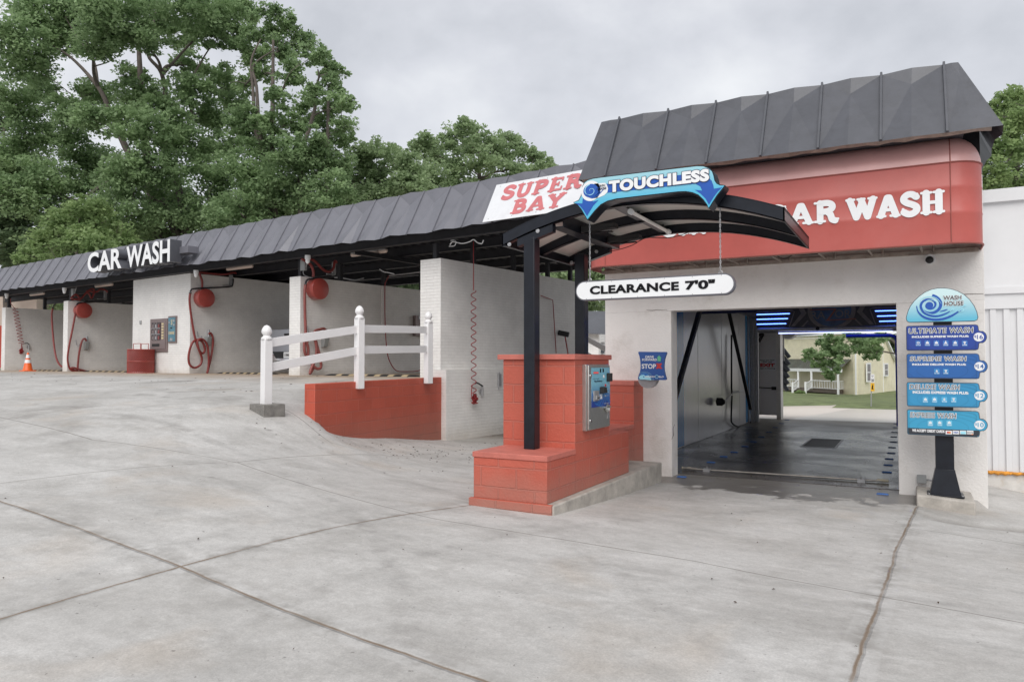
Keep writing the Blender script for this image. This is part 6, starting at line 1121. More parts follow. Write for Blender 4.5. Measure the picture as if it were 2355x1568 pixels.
for nm, f, xl, yt, yb_, tb, sub, sbx, price, colr, icons, iy, icol, by in panels:
    ztop = f(xl, yt)[1]; zbot = f(xl, yb_)[1]; x0 = f(xl, yt)[0]; x1 = f(1495 if f is zm else 1510, yt)[0]; cyb = f(1540, by)[1]; bx = f(1648 if f is zm else 1662, by)[0]; rb = .078; cb = bx-rb
    P = [(x0+.02, ztop), (x0+.006, ztop-.006), (x0, ztop-.02), (x0, zbot+.02), (x0+.006, zbot+.006), (x0+.02, zbot), (x1-.03, zbot), (x1-.008, zbot+.008), (x1, zbot+.03), (x1+.004, cyb-rb*.95), (x1+.022, cyb-rb*.86)]
    P += [(cb+rb*math.cos(a), cyb+rb*math.sin(a)) for a in np.linspace(R(-62), R(62), 13)]+[(x1+.022, cyb+rb*.86), (x1+.004, cyb+rb*.95), (x1, ztop-.03), (x1-.008, ztop-.008), (x1-.03, ztop)]
    pn = part(mb_, 'price_panel', MB().poly_y(P, YM+.002, YM+.055), 'case', bevel=.003); fm = mat('panel_print_'+price, colr, .35, var=.05, vs=3)
    part(pn, 'face', MB().poly_y(shrink(P, .007), YM-.002, YM+.001), fm)
    mb = MB(); lc = tuple(min(1, c*1.35+.01) for c in colr)
    for k in range(4): ribbon(mb, OM2, E1, E2, [(x for x in ())] if False else [(max(x0+.02, min(x1-.03, .32+(.16+.06*k)*1.6*math.cos(a))), max(zbot+.015, min(ztop-.015, (ztop+zbot)/2-.05+(.10+.035*k)*math.sin(a)))) for a in np.linspace(0, math.pi*2, 40)], .004+.002*k, .0012+.0002*k)
    part(pn, 'swirl_print', mb, mat('swirl_'+price, tuple(c*.8 for c in colr), .4))
    mo, mb = MB(), MB(); A_ = (OM2, E1, E2)+rz(f, *tb); text(mo, nm, *A_, .003, bold=.0, shear=.10, grow=.0052, spacing=1.12); text(mb, nm, *A_, .005, bold=.0, shear=.10, spacing=1.12); part(pn, 'letter_outline', mo, 'white'); part(pn, 'lettering', mb, 'ink')
    mb = MB()
    if sub: text(mb, sub, OM2, E1, E2, *rz(f, *sbx), .003, bold=.05)
    dots(mb, OM2, E1, E2, [circ(cb-.002, cyb, .050, 28)], .003)
    for ix, word in icons:
        c_ = f(ix, iy); 
        if word in ('DRYER',): [dots(mb, OM2, E1, E2, [circ(c_[0], c_[1]+.018-.009*j, .016-.004*j, 12, .004)], .0075) for j in range(4)]
        elif word in ('CARNAUBA',): dots(mb, OM2, E1, E2, [[(c_[0]-.02, c_[1]-.004), (c_[0]+.02, c_[1]-.004), (c_[0]+.006, c_[1]+.014), (c_[0]-.006, c_[1]+.014)], circ(c_[0], c_[1]+.022, .007, 10)], .0075)
        elif word in ('SPOT FREE', 'HOT TRIPLE'): dots(mb, OM2, E1, E2, [circ(c_[0], c_[1]+.006, .011, 12), [(c_[0]-.008, c_[1]+.012), (c_[0]+.008, c_[1]+.012), (c_[0], c_[1]+.026)]], .0075)
        elif word == 'HOT BUG': ribbon(mb, OM2, E1, E2, [(c_[0]+.012*math.cos(k*math.pi/6), c_[1]+.008+.012*math.sin(k*math.pi/6)) for k in range(13)], .004, .0075); dots(mb, OM2, E1, E2, [[(c_[0]-.02, c_[1]+.006), (c_[0]+.02, c_[1]+.006), (c_[0]+.02, c_[1]+.010), (c_[0]-.02, c_[1]+.010)]], .0079)
        else: dots(mb, OM2, E1, E2, [[(c_[0]-.016, c_[1]-.004), (c_[0]+.016, c_[1]-.004), (c_[0]+.016, c_[1]+.008), (c_[0]+.010, c_[1]+.018), (c_[0]-.010, c_[1]+.018), (c_[0]-.016, c_[1]+.008)], circ(c_[0], c_[1]+.026, .004, 8)], .0075)
        text(mb, word, OM2, E1, E2, c_[0]-min(.024, .0045*len(word)), c_[0]+min(.024, .0045*len(word)), c_[1]-.024, c_[1]-.012, .0075, bold=.02)
    part(pn, 'white_print', mb, 'white')
    mb = MB(); [dots(mb, OM2, E1, E2, [rrect(f(ix, iy)[0]-.028, f(ix, iy)[0]+.028, f(ix, iy)[1]-.034, f(ix, iy)[1]+.034, .010)], .0045) for ix, w in icons]; part(pn, 'icon_tiles', mb, mat('icon_'+price, icol, .35))
    mb = MB(); text(mb, price, OM2, E1, E2, cb-.020, cb+.038, cyb-.024, cyb+.026, .0055, bold=.01); text(mb, '$', OM2, E1, E2, cb-.044, cb-.027, cyb-.008, cyb+.022, .0055, bold=.01); part(pn, 'price', mb, mat('price_ink_'+price, colr, .4))
    mb = MB(); [mb.lathe((x, YM-.002, z), [(.004, 0), (0, -.003)], 6, 'y') for x in (x0+.14, x0+.40) for z in (ztop-.012, zbot+.012)]; part(pn, 'screw', mb, 'galv', kind='stuff')
    if price == '10':
        zz = f(225, 1255)[1]; mb = MB(); dots(mb, OM2, E1, E2, [[(x0+.010, zz), (x0+.010, zbot+.018), (x0+.022, zbot+.009), (x1-.03, zbot+.009), (x1-.012, zbot+.02), (x1-.006, zbot+.04), (x1-.004, zz-.0)]], .0022); part(pn, 'dark_band', mb, mat('dark_band', (.03,.035,.045), .4))
        mb = MB(); text(mb, 'WE ACCEPT CREDIT CARDS', OM2, E1, E2, *rz(f, 305, 885, 1285, 1335), .004, bold=.05)
        for a in (905, 1032, 1160, 1288): q = rz(f, a, a+115, 1305, 1370); dots(mb, OM2, E1, E2, [[(q[0], q[2]), (q[1], q[2]), (q[1], q[3]), (q[0], q[3])]], .004)
        part(pn, 'card_strip', mb, 'white'); mb = MB(); c_ = f(963, 1338); dots(mb, OM2, E1, E2, [circ(c_[0]-.009, c_[1], .012, 12)], .006, 0); dots(mb, OM2, E1, E2, [circ(c_[0]+.009, c_[1], .012, 12)], .0065, 1)
        q = rz(f, 1045, 1135, 1322, 1352); text(mb, 'VISA', OM2, E1, E2, *q, .006, bold=.03, shear=.2, mi=2); q = rz(f, 1172, 1268, 1318, 1368); dots(mb, OM2, E1, E2, [[(q[0], q[2]), (q[1], q[2]), (q[1], q[3]), (q[0], q[3])]], .006, 3)
        q = rz(f, 1292, 1398, 1330, 1350); text(mb, 'DISCOVER', OM2, E1, E2, *q, .006, bold=.02, mi=4); c_ = f(1398, 1380); dots(mb, OM2, E1, E2, [[c_, (c_[0], c_[1]+.012), (c_[0]-.03, c_[1]+.002)]], .006, 1); part(pn, 'card_marks', mb, ['red_print', 'orange_print', 'blue', 'cyan_light', 'ink'])
pad = MB().hexa([(.04, 9.75, -.12), (.625, 9.75, -.15), (.625, 10.46, -.15), (.04, 10.46, -.12)], [(.04, 9.75, .130), (.625, 9.75, .092), (.625, 10.46, .10), (.04, 10.46, .130)])
solo('menu_plinth', 'low concrete plinth under the menu board post', 'plinth', pad, 'concrete_curb', (.33, 10.1, 0), bevel=.02)
t = thing('outlet_box', 'grey electrical box low on the wall left of the menu board post', 'electrical box', (.10, 10.45, .22)); part(t, 'box', MB().box(.05, .155, 10.42, 10.5, .165, .265), 'grey_box', bevel=.006); part(t, 'conduit', MB().tube([(.155, 10.45, .21), (.25, 10.40, .21), (.25, 10.12, .21)], .012, 8), 'galv')

# white metal building on the right
mbd = thing('white_metal_building', 'white ribbed metal building behind the right corner of the tunnel', 'building', (2, 12, 0))
part(mbd, 'wall', MB().box(.88, 7, 12.02, 20, .17, 2.40).box(.88, 7, 11.99, 20, 2.40, 3.86), 'metal_white'); part(mbd, 'roof_trim', MB().box(.86, 7.05, 11.93, 20, 3.86, 4.04), 'metal_white', bevel=.006)
zt1 = py_(2300, 660, 11.97)[2]; zt2 = py_(2300, 676, 11.97)[2]; zt3 = py_(2300, 710, 11.97)[2]
part(mbd, 'ledge', MB().box(.88, 7, 11.945, 11.99, zt2, zt1).box(.88, 7, 11.975, 12.02, zt3, zt2), 'metal_white', bevel=.004)
mb = MB()
for px in np.arange(2278, 2372, 31): x = py_(float(px), 800, 12)[0]; mb.box(x, x+.07, 11.99, 12.02, .18, zt3)
for k in range(1, 20): mb.box(1.42+.16*k, 1.49+.16*k, 11.99, 12.02, .18, zt3)
part(mbd, 'wall_rib', mb, 'metal_white', bevel=.004, kind='stuff'); part(mbd, 'base', MB().box(.89, 7, 12.0, 20, -.3, .17), 'concrete_curb' if False else mat('white_base', (.60,.58,.55), .8, var=.15, vs=6, dirt=(.40,.25,.08), ds=4))
mb = MB(); x = .9; rnd = random.Random(5)
while x < 2.2:
    w = rnd.uniform(.05, .12); r_ = rnd.uniform(.014, .03); mb.tube([(x, 11.985, .165), (x+w/2, 11.975, .165-r_*.4), (x+w, 11.985, .165)], [r_*.7, r_, r_*.7], 8); x += w*.8
part(mbd, 'orange_sealant', mb, 'orange_foam', kind='stuff')
solo('boulder', 'grey concrete lump at the right edge of the driveway', 'stone', MB().lathe((1.13, 8.25, -.14), [(.20, .0), (.21, .12), (.18, .19), (.1, .23), (0, .24)], 14), 'footing', (1.06, 8.25, 0))

# ================================================================== trees
def leaves(C, Rd, n, size, flat=.62, sub=9, seed=0):
    # C: blob centres, Rd: radii. Each blob holds flattened leaf clumps; returns quads
    g_ = np.random.default_rng(seed); out_c = []
    for c, r in zip(C, Rd):
        k = int(sub*1.8)+int(8*r); d = g_.normal(size=(k, 3)); d /= np.linalg.norm(d, axis=1)[:, None]; cc = np.array(c)+d*r*(g_.random((k, 1))**.45)*np.array([1, 1, .78])
        m = max(6, int(n*r*r/k)); 
        for q in cc:
            rr = r*g_.uniform(.24, .62); p = g_.normal(size=(m, 3))*.5; p *= (1/np.maximum(1, np.linalg.norm(p, axis=1)))[:, None]; p[:, 2] *= flat*g_.uniform(.7, 1.2); out_c.append(q+p*rr)
    P = np.concatenate(out_c); N_ = len(P); a = g_.normal(size=(N_, 3)); a[:, 2] *= .55; a /= np.linalg.norm(a, axis=1)[:, None]; b = np.cross(a, g_.normal(size=(N_, 3))); b /= np.linalg.norm(b, axis=1)[:, None]
    s_ = size*g_.uniform(.55, 1.25, (N_, 1)); a *= s_; b *= s_*.62
    return np.stack([P-a, P-b*.9, P+a, P+b], 1).reshape(-1, 3)
def leafmesh(name, V, m):
    n = len(V)//4; me = bpy.data.meshes.new(name); me.vertices.add(len(V)); me.vertices.foreach_set('co', V.astype(np.float32).ravel()); me.loops.add(4*n); me.loops.foreach_set('vertex_index', np.arange(4*n, dtype=np.int32)); me.polygons.add(n); me.polygons.foreach_set('loop_start', np.arange(0, 4*n, 4, dtype=np.int32)); me.update(calc_edges=True); me.materials.append(M[m]); return me
def tree(label, base, blobs, lsize=.13, dens=420, mt='leaf', tr=.35, group='trees behind the wash bays', limbs=True, fork=None, seed=1, extra=(), name='broadleaf_tree', sub=9):
    # blobs: (x, y, z, r) in metres
    g_ = random.Random(seed); t = thing(name, label, 'tree', base, False, group); B = Vector(base)
    C = np.array([b[:3] for b in blobs])-np.array(base); Rd = [b[3] for b in blobs]; dens *= .85
    o = bpy.data.objects.new('crown', leafmesh('crown', leaves(C, Rd, dens, lsize, seed=seed, sub=sub), mt)); COL.objects.link(o); o.parent = t; ORG[o.name] = base
    mb = MB(); mean = C.mean(0); topz = max(b[2] for b in blobs)-B.z; fork = fork or topz*.35
    F_ = B+Vector((mean[0]*.35, mean[1]*.35, fork)); Fk = None; spine = [B+Vector((0, 0, -.3)), B+Vector((g_.uniform(-.2, .2), 0, fork*.5)), F_, B+Vector((mean[0]*.75, mean[1]*.75, fork+(topz-fork)*.45)), B+Vector((mean[0]*.95, mean[1]*.95, topz*.92))]
    sp = smooth(spine, 5); n = len(sp); mb.tube(sp, [tr*(1.15-.95*i/(n-1)) for i in range(n)], 9)
    if limbs:
        nodes = [(sp[i], tr*(1.0-.75*i/(n-1)), i/(n-1)) for i in range(3, n)]
        for P_, r0, r1 in extra: nodes += [(Vector(q), r0+(r1-r0)*i/(len(P_)-1), .5) for i, q in enumerate(P_) if i]
        for (x, y, z, r) in sorted(blobs, key=lambda q: (Vector(q[:3])-F_).length):
            c = Vector((x, y, z)); A, ra, _ = min(nodes, key=lambda nd: (nd[0]-c).length+2.2*max(0, nd[0].z-c.z+.2*(c-nd[0]).length)+g_.uniform(0, .5))
            L = (c-A).length; side = Vector((g_.uniform(-1, 1), g_.uniform(-1, 1), g_.uniform(-.3, 1)))*L*.16; L_ = smooth([A, A.lerp(c, .35)+side, A.lerp(c, .7)+side*.6, c], 4)
            rad = max(.022, min(ra*.7, .05+L*.022)); mb.tube(L_, [rad*(1-.6*i/(len(L_)-1)) for i in range(len(L_))], 6)
            nodes += [(L_[i], rad*(1-.6*i/(len(L_)-1)), 0) for i in (4, 8, len(L_)-1)]
            for _ in range(5):
                e_ = c+Vector((g_.uniform(-1, 1), g_.uniform(-1, 1), g_.uniform(-.6, .9)))*r*.9; s_ = L_[g_.randint(6, len(L_)-1)]; Q = smooth([s_, (s_+e_)/2+Vector((g_.uniform(-.1, .1), g_.uniform(-.1, .1), g_.uniform(-.05, .15)))*r, e_], 3); mb.tube(Q, [max(.006, rad*.4*(1-.75*i/(len(Q)-1))) for i in range(len(Q))], 4)
    for P_, r0, r1 in [(a_, b_*.72, c_*.6) for a_, b_, c_ in extra]: Q = smooth(P_, 5); mb.tube(Q, [r0+(r1-r0)*i/(len(Q)-1) for i in range(len(Q))], 8)
    part(t, 'trunk', mb, 'bark'); return t
def scr(L_, d, jit=.08, seed=2, k=1.0):
    g_ = random.Random(seed); return [tuple(at(x, y, d*(1+g_.uniform(-jit, jit))))+(r*d/F*k*1.20,) for x, y, r in L_]
def gb(px, d, z=None): q = at(px, 860, d); return (q.x, q.y, -.2 if z is None else z)
d = 38
A1 = [(35,90,52),(95,40,60),(60,150,45),(150,95,42),(185,30,60),(265,60,50),(255,10,55),(345,30,55),(330,95,40),(430,25,55),(420,85,38),(500,30,48),(560,20,40),(485,85,34),(540,75,30),(215,110,38),
      (30,230,50),(90,200,40),(160,255,45),(60,300,50),(215,215,38),(240,275,48),(150,330,50),(320,215,48),(380,255,45),(330,300,45),(300,165,26),(440,205,45),(430,150,34),(500,180,40),(480,260,45),(545,230,38),(420,330,48),
      (40,370,52),(110,400,52),(230,370,50),(205,450,58),(300,400,50),(370,390,48),(300,480,62),(400,460,60),(500,400,48),(495,340,42),(560,300,34),(120,480,52),(30,450,52),(480,490,58),(400,530,60),(250,540,60),(560,470,52),(150,560,60),(520,550,45)]
pp = lambda L_, dd=d: [at(x, y, dd) for x, y in L_]
tree('tallest oak with wide grey limbs towering over the CAR WASH letters', gb(400, d), scr(A1, d, .09, 3), .10, 2300, 'leaf', .42, extra=[(pp([(440, 620), (380, 480), (300, 360), (255, 260), (225, 200), (160, 130), (90, 90)]), .34, .05), (pp([(430, 600), (420, 480), (400, 400), (375, 330), (382, 250), (372, 170), (340, 125), (352, 60), (360, 10)]), .30, .06), (pp([(330, 395), (275, 405), (215, 440), (180, 460), (150, 455), (100, 470)]), .16, .05), (pp([(372, 175), (420, 120), (470, 70), (520, 30)]), .12, .03), (pp([(225, 200), (215, 140), (180, 90), (150, 40)]), .12, .03), (pp([(400, 330), (440, 270), (430, 210), (470, 130), (500, 90)]), .12, .04)], seed=11, sub=11)
A2 = [(622,25,22),(650,55,30),(610,80,34),(690,95,32),(640,120,32),(580,130,30),(725,130,26),(670,165,30),(550,105,24),(600,170,26),(560,200,24),(640,230,26),(560,270,34),(620,290,34),(675,280,30),(600,340,44),(660,360,44),(560,390,44),(620,430,52),(690,430,48),(640,500,58),(560,500,55),(700,510,45)]
tree('slender tree with twin bare stems right of the tallest oak', gb(620, 36), scr(A2, 36, .06, 5), .095, 2500, 'leaf', .30, extra=[(pp([(635, 620), (632, 480), (610, 380), (588, 300), (582, 210), (578, 140), (600, 90)], 36), .24, .05), (pp([(612, 390), (596, 290), (590, 200), (584, 150), (640, 110)], 36), .17, .04)], seed=12)
A3 = [(745,150,26),(775,165,24),(760,195,26),(720,215,24),(790,235,24),(765,245,26),(805,245,16),(740,275,28),(790,290,24),(700,245,22),(715,320,32),(765,325,30),(800,320,20),(740,370,40),(690,370,34),(785,380,32),(750,430,46),(720,480,45),(790,450,36)]
tree('leaning tree with a snapped branch at the edge of the open sky', gb(740, 35), scr(A3, 35, .06, 6), .09, 2600, 'leaf', .24, extra=[(pp([(700, 600), (690, 450), (695, 350), (710, 300), (725, 245), (722, 215), (733, 180), (731, 160)], 35), .2, .05), (pp([(715, 270), (745, 255), (790, 245)], 35), .08, .02)], seed=13)
A4 = [(835,365,34),(868,350,32),(905,362,30),(940,380,28),(820,410,38),(870,405,38),(925,415,36),(800,450,40),(850,455,42),(905,460,40),(960,430,36),(830,500,42),(890,505,42),(950,480,40),(760,500,44)]
tree('round topped tree low above the middle of the long fascia', gb(880, 40), scr(A4, 40, .06, 7), .105, 2100, 'leaf2', .3, seed=14)
A5 = [(1062,297,26),(1095,300,22),(1040,325,26),(1075,335,32),(985,330,24),(960,345,22),(1000,360,30),(1125,325,24),(1165,325,26),(1150,350,28),(1200,345,26),(1230,360,24),(1255,378,18),(1270,390,14),(1110,370,32),(1050,390,34),(990,405,32),(1180,390,32),(1235,400,24),(1130,420,36),(1070,440,38),(1010,445,36),(950,400,26),(1200,430,30),(1000,490,36)]
tree('broad pale tree behind the SUPER BAY sign', gb(1100, 46), scr(A5, 46, .06, 8), .115, 1700, 'leaf2', .36, seed=15)
A6 = [(10,500,50),(60,530,50),(20,570,50),(95,570,45),(0,440,50),(50,600,40),(-60,480,70),(-60,380,70),(-80,250,80)]
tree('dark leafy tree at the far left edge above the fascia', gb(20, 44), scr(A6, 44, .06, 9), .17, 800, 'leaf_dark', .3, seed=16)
A7 = [(160,500,36),(200,480,34),(130,530,38),(180,545,40),(235,515,36),(100,560,36),(150,580,40),(215,565,40),(270,545,36),(75,590,30),(250,590,40)]
tree('bright yellow green bushy tree low above the fascia left of the letters', gb(170, 33), scr(A7, 33, .06, 10), .095, 2400, 'leaf_light', .16, seed=17)
A8 = [(320,560,55),(400,580,55),(480,590,50),(560,590,50),(640,570,50),(720,550,50),(800,530,44),(880,540,40)]
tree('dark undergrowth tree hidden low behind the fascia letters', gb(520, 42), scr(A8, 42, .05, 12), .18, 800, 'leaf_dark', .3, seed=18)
# under-roof background greenery
for i, (lab, L_, d_, mt) in enumerate((('leafy shrub seen under the roof through the leftmost bay', [(95,700,22),(125,705,22),(150,690,24),(110,680,22),(140,715,22)], 46, 'leaf2'), ('leafy tree seen between the tall white wall and the tunnel', [(1250,650,30),(1290,640,34),(1330,660,34),(1370,640,34),(1400,680,34),(1350,700,30),(1300,690,30),(1400,630,30)], 52, 'leaf2'), ('leafy shrub seen over the brick wall behind the fence', [(860,655,26),(900,660,26),(940,665,26),(970,672,24)], 50, 'leaf_dark'))):
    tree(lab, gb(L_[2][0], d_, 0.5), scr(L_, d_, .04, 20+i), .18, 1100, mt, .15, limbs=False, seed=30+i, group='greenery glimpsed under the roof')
A9 = [(2300,235,24),(2335,215,24),(2345,250,28),(2290,275,28),(2325,290,34),(2380,260,40),(2280,330,30),(2330,345,38),(2390,350,44),(2290,390,32),(2340,410,38),(2400,430,44),(2270,430,26),(2300,440,30),(2450,300,60)]
tree('tall sunny tree above the white metal building', gb(2360, 34, -.5), scr(A9, 34, .07, 13), .10, 2300, 'leaf_light', .3, seed=19, group='trees beyond the tunnel')

# ================================================================== yellow house and street beyond the tunnel
def hp(x, y, d_): q = at(*ZH(x, y), d_); return Vector(q)
house = thing('yellow_house', 'pale yellow clapboard house with green metal porch roof seen through the tunnel', 'house', tuple(hp(1410, 1200, 66)))
zg = -2.1; Ca = hp(1410, 900, 66); La = hp(-200, 900, 82); Ra = hp(2098, 900, 76.5); zt_f = hp(1410, 45, 66).z
def wall_(mb, a, b, z0, z1, th=.2, z1b=None):
    a, b = Vector(a), Vector(b); d = (b-a); d.z = 0; d.normalize(); n_ = Vector((-d.y, d.x, 0))
    if n_.dot(Vector((0, 1, 0))) < 0: n_ = -n_
    n_ *= th; z1b = z1 if z1b is None else z1b; mb.hexa([(a.x, a.y, z0), (b.x, b.y, z0), (b.x+n_.x, b.y+n_.y, z0), (a.x+n_.x, a.y+n_.y, z0)], [(a.x, a.y, z1), (b.x, b.y, z1b), (b.x+n_.x, b.y+n_.y, z1b), (a.x+n_.x, a.y+n_.y, z1)])
zf = hp(1410, 1132, 66).z
mb = MB(); wall_(mb, La, Ca, zf, zt_f); part(house, 'front_wall', mb, 'siding')
mb = MB(); M1 = Ca.lerp(Ra, .66); zpk = hp(1900, 60, 73).z; zev = hp(2098, 520, 76.5).z; wall_(mb, Ca, M1, zf, zt_f); P0, P1_ = M1, Ra; wall_(mb, P0, P1_, zf, zt_f, .2, zev); part(house, 'gable_wall', mb, 'siding')
mb = MB(); wall_(mb, La+Vector((.05, .12, 0)), Ca+Vector((0, .12, 0)), -2.6, zf); wall_(mb, Ca+Vector((0, .12, 0)), Ra+Vector((0, .12, 0)), -2.6, zf); part(house, 'foundation', mb, 'foundation')
mb = MB(); mb.add([(La.x-.3, La.y-.4, zt_f+.05), (Ca.x+.2, Ca.y-.5, zt_f+.05), (Ca.x+2.5, Ca.y+4, zt_f+2.6), (La.x+2.5, La.y+4, zt_f+2.6)], [(0, 1, 2, 3)]); part(house, 'roof', mb, 'roof_green')
mb = MB(); d1 = (Ra-Ca).normalized(); mb.tube([tuple(Vector((M1.x, M1.y-.35, zt_f+.4))), (Ra.x+.1, Ra.y-.4, zev-.15)], .17, 4); mb.tube([(Ca.x, Ca.y-.05, zf), (Ca.x, Ca.y-.05, zt_f)], .09, 4).tube([(M1.x, M1.y-.06, zf), (M1.x, M1.y-.06, zt_f)], .05, 4).tube([(Ra.x, Ra.y-.06, zf), (Ra.x, Ra.y-.06, zev)], .06, 4).tube([(La.x, La.y-.3, zt_f), (Ca.x, Ca.y-.3, zt_f)], .12, 4); part(house, 'white_trim', mb, 'white')
for (x0, x1, ya, yb, d_) in ((1605, 1680, 570, 905, 68.0), (1908, 1978, 575, 805, 72.9)):
    a = hp(x0, yb, d_); b = hp(x1, yb, d_+.9); zt_ = hp(x0, ya, d_).z; mb = MB(); wall_(mb, a-Vector((0, .12, 0)), b-Vector((0, .12, 0)), a.z, zt_, .1); w = part(house, 'window', mb, 'white'); mb = MB(); a2 = a.lerp(b, .14); b2 = a.lerp(b, .86); hgt = zt_-a.z
    wall_(mb, a2-Vector((0, .15, 0)), b2-Vector((0, .15, 0)), a.z+.12, a.z+hgt*.48, .03); wall_(mb, a2-Vector((0, .15, 0)), b2-Vector((0, .15, 0)), a.z+hgt*.53, zt_-.12, .03); part(w, 'pane', mb, 'glass')
# porch
pl0 = hp(60, 1035, 76); pr0 = hp(1105, 1035, 66.5); prb = hp(1290, 1045, 69.5); zfl = hp(1105, 1048, 66.5).z; zev_ = hp(1105, 690, 66.5).z; pl0 = Vector((pl0.x, pl0.y, 0)); pr0 = Vector((pr0.x, pr0.y, 0)); prb = Vector((prb.x, prb.y, 0))
back = (prb-pr0)
mb = MB(); mb.hexa([(*pl0.xy, zfl-.3), (*pr0.xy, zfl-.3), (*prb.xy, zfl-.3), (*(pl0+back).xy, zfl-.3)], [(*pl0.xy, zfl), (*pr0.xy, zfl), (*prb.xy, zfl), (*(pl0+back).xy, zfl)]); pch = part(house, 'porch_deck', mb, mat('porch_wood', (.16,.13,.11), .8))
mb = MB(); wall_(mb, pl0+Vector((.1, .3, 0)), pr0+Vector((-.1, .3, 0)), -2.6, zfl-.55); wall_(mb, pr0+Vector((0, .2, 0)), prb, -2.6, zfl-.35); part(house, 'porch_base', mb, 'foundation')
rt0 = hp(60, 445, 80); rt1 = hp(1390, 450, 67); e0 = hp(60, 672, 76); e1 = hp(1150, 668, 66)
mb = MB(); mb.add([tuple(e0), tuple(e1), tuple(rt1), tuple(rt0), (e0.x, e0.y, e0.z-.05), (e1.x, e1.y, e1.z-.05)], [(0, 1, 2, 3), (4, 5, 1, 0)])
for i in range(34):
    s_ = i/33; a = e0.lerp(e1, s_)+Vector((0, 0, .03)); b = rt0.lerp(rt1, s_)+Vector((0, 0, .03)); mb.tube([a, b], .018, 4)
part(house, 'porch_roof', mb, 'roof_green'); mb = MB(); wall_(mb, e0-Vector((0, .05, 0)), e1-Vector((0, .05, 0)), e1.z-.34, e1.z-.05, .12); part(house, 'porch_fascia', mb, 'white')
for (x, d_, zb_) in ((405, 72.6, zfl), (635, 70.4, zfl), (1098, 66.4, -2.5)):
    q = hp(x, 900, d_); part(house, 'porch_post', MB().box(q.x-.09, q.x+.09, q.y-.09, q.y+.09, zb_, e1.z-.3), 'white')
def railing(a, b, z0, z1, n_, name='porch_railing', z0b=None):
    mb = MB(); z0b = z0 if z0b is None else z0b; h = z1-z0; a, b = Vector((a.x, a.y, 0)), Vector((b.x, b.y, 0))
    mb.tube([(*a.xy, z0+h), (*b.xy, z0b+h)], .05, 4).tube([(*a.xy, z0+.12), (*b.xy, z0b+.12)], .035, 4)
    for i in range(n_+1): s_ = i/n_; q = a.lerp(b, s_); zz_ = z0+(z0b-z0)*s_; mb.tube([(q.x, q.y, zz_+.1), (q.x, q.y, zz_+h)], .028, 4)
    part(house, name, mb, 'white')
zr = hp(1100, 893, 66.4).z
railing(hp(650, 900, 70.2), hp(1090, 900, 66.4), zfl, zr, 10); railing(hp(60, 900, 76), hp(395, 900, 72.7), zfl, zr, 8); railing(pr0+Vector((.1, 0, 0)), prb, zfl, zr, 6)
for x0, d0, x1, d1 in ((405, 72.6, 305, 71.2), (635, 70.4, 530, 69)):
    a, b = hp(x0, 900, d0), hp(x1, 900, d1); zb_ = hp(x1, 1150, d1).z; railing(a, b, zfl, zr, 6, 'stair_railing', zb_+.35); part(house, 'stair_post', MB().box(b.x-.09, b.x+.09, b.y-.09, b.y+.09, zb_, zb_+1.35), 'white')
part(house, 'front_door', (lambda mb: (wall_(mb, hp(665, 1010, 70.0)+Vector((.3, 2.6, 0)), hp(765, 1010, 69.1)+Vector((.3, 2.6, 0)), zfl, hp(700, 880, 69).z+1.2, .05), mb)[1])(MB()), 'white')
t = thing('speed_limit_sign', 'white SPEED LIMIT 25 sign over a yellow plate on a post across the street', 'road sign', tuple(hp(1672, 1385, 45))); q = hp(1672, 1385, 45); q2 = hp(1698, 840, 45)
part(t, 'post', MB().tube([(q.x, q.y, q.z-.2), (q.x+.05, q.y, hp(1698, 775, 45).z)], .035, 6), 'galv')
w = .105; za_, zb_ = hp(1698, 912, 45).z, hp(1698, 768, 45).z; X0_ = q2.x; YY_ = q2.y-.06
part(t, 'limit_plate', MB().box(X0_-w, X0_+w, YY_, YY_+.02, za_, zb_), 'white'); mb = MB(); text(mb, 'SPEED', (0, YY_, 0), E1, E2, X0_-w*.7, X0_+w*.7, zb_-.12, zb_-.05); text(mb, 'LIMIT', (0, YY_, 0), E1, E2, X0_-w*.6, X0_+w*.6, zb_-.21, zb_-.14); text(mb, '25', (0, YY_, 0), E1, E2, X0_-w*.7, X0_+w*.7, za_+.04, za_+.22, bold=.05); part(t, 'lettering', mb, 'ink')
zc_ = hp(1698, 1062, 45).z; part(t, 'warning_plate', MB().box(X0_-w, X0_+w, YY_, YY_+.02, zc_, za_-.03), mat('warning_yellow', (.75,.42,.02), .4)); mb = MB(); dots(mb, (0, YY_, 0), E1, E2, [circ(X0_, za_-.12, .025, 8), [(X0_-.06, zc_+.12), (X0_+.05, zc_+.10), (X0_+.02, zc_+.20), (X0_+.04, za_-.16), (X0_-.03, za_-.16)]]); part(t, 'symbol', mb, 'ink')
B1 = [(1330,110,110),(1000,170,120),(820,200,110),(1150,270,120),(920,330,110),(620,370,90),(700,430,100),(560,470,80),(860,450,110),(1050,430,110),(1250,350,100),(1450,200,120),(1600,160,110),(1500,330,100),(1650,330,110),(1750,200,110),(1780,370,90),(1620,470,80),(1740,480,70),(1000,560,90),(1120,520,80),(820,620,90),(700,600,70),(900,740,80),(960,820,70),(1080,700,70),(1850,130,100)]
tree('leafy street tree with hanging boughs before the yellow house', tuple(hp(2420, 1230, 61)), [tuple(hp(x, y, 58+(i*7 % 5)*.9))+(r*.132*58/F*1.2,) for i, (x, y, r) in enumerate(B1)], .17, 800, 'leaf', .16, group='trees beyond the tunnel', seed=41, fork=5.2, sub=8)
B2 = [(2060,280,120),(2110,200,120),(1990,180,110),(2140,400,110),(2170,560,120),(2150,700,120),(2150,850,120),(2180,1000,120),(2150,1130,90),(1900,80,120),(2250,300,150),(2300,800,160)]
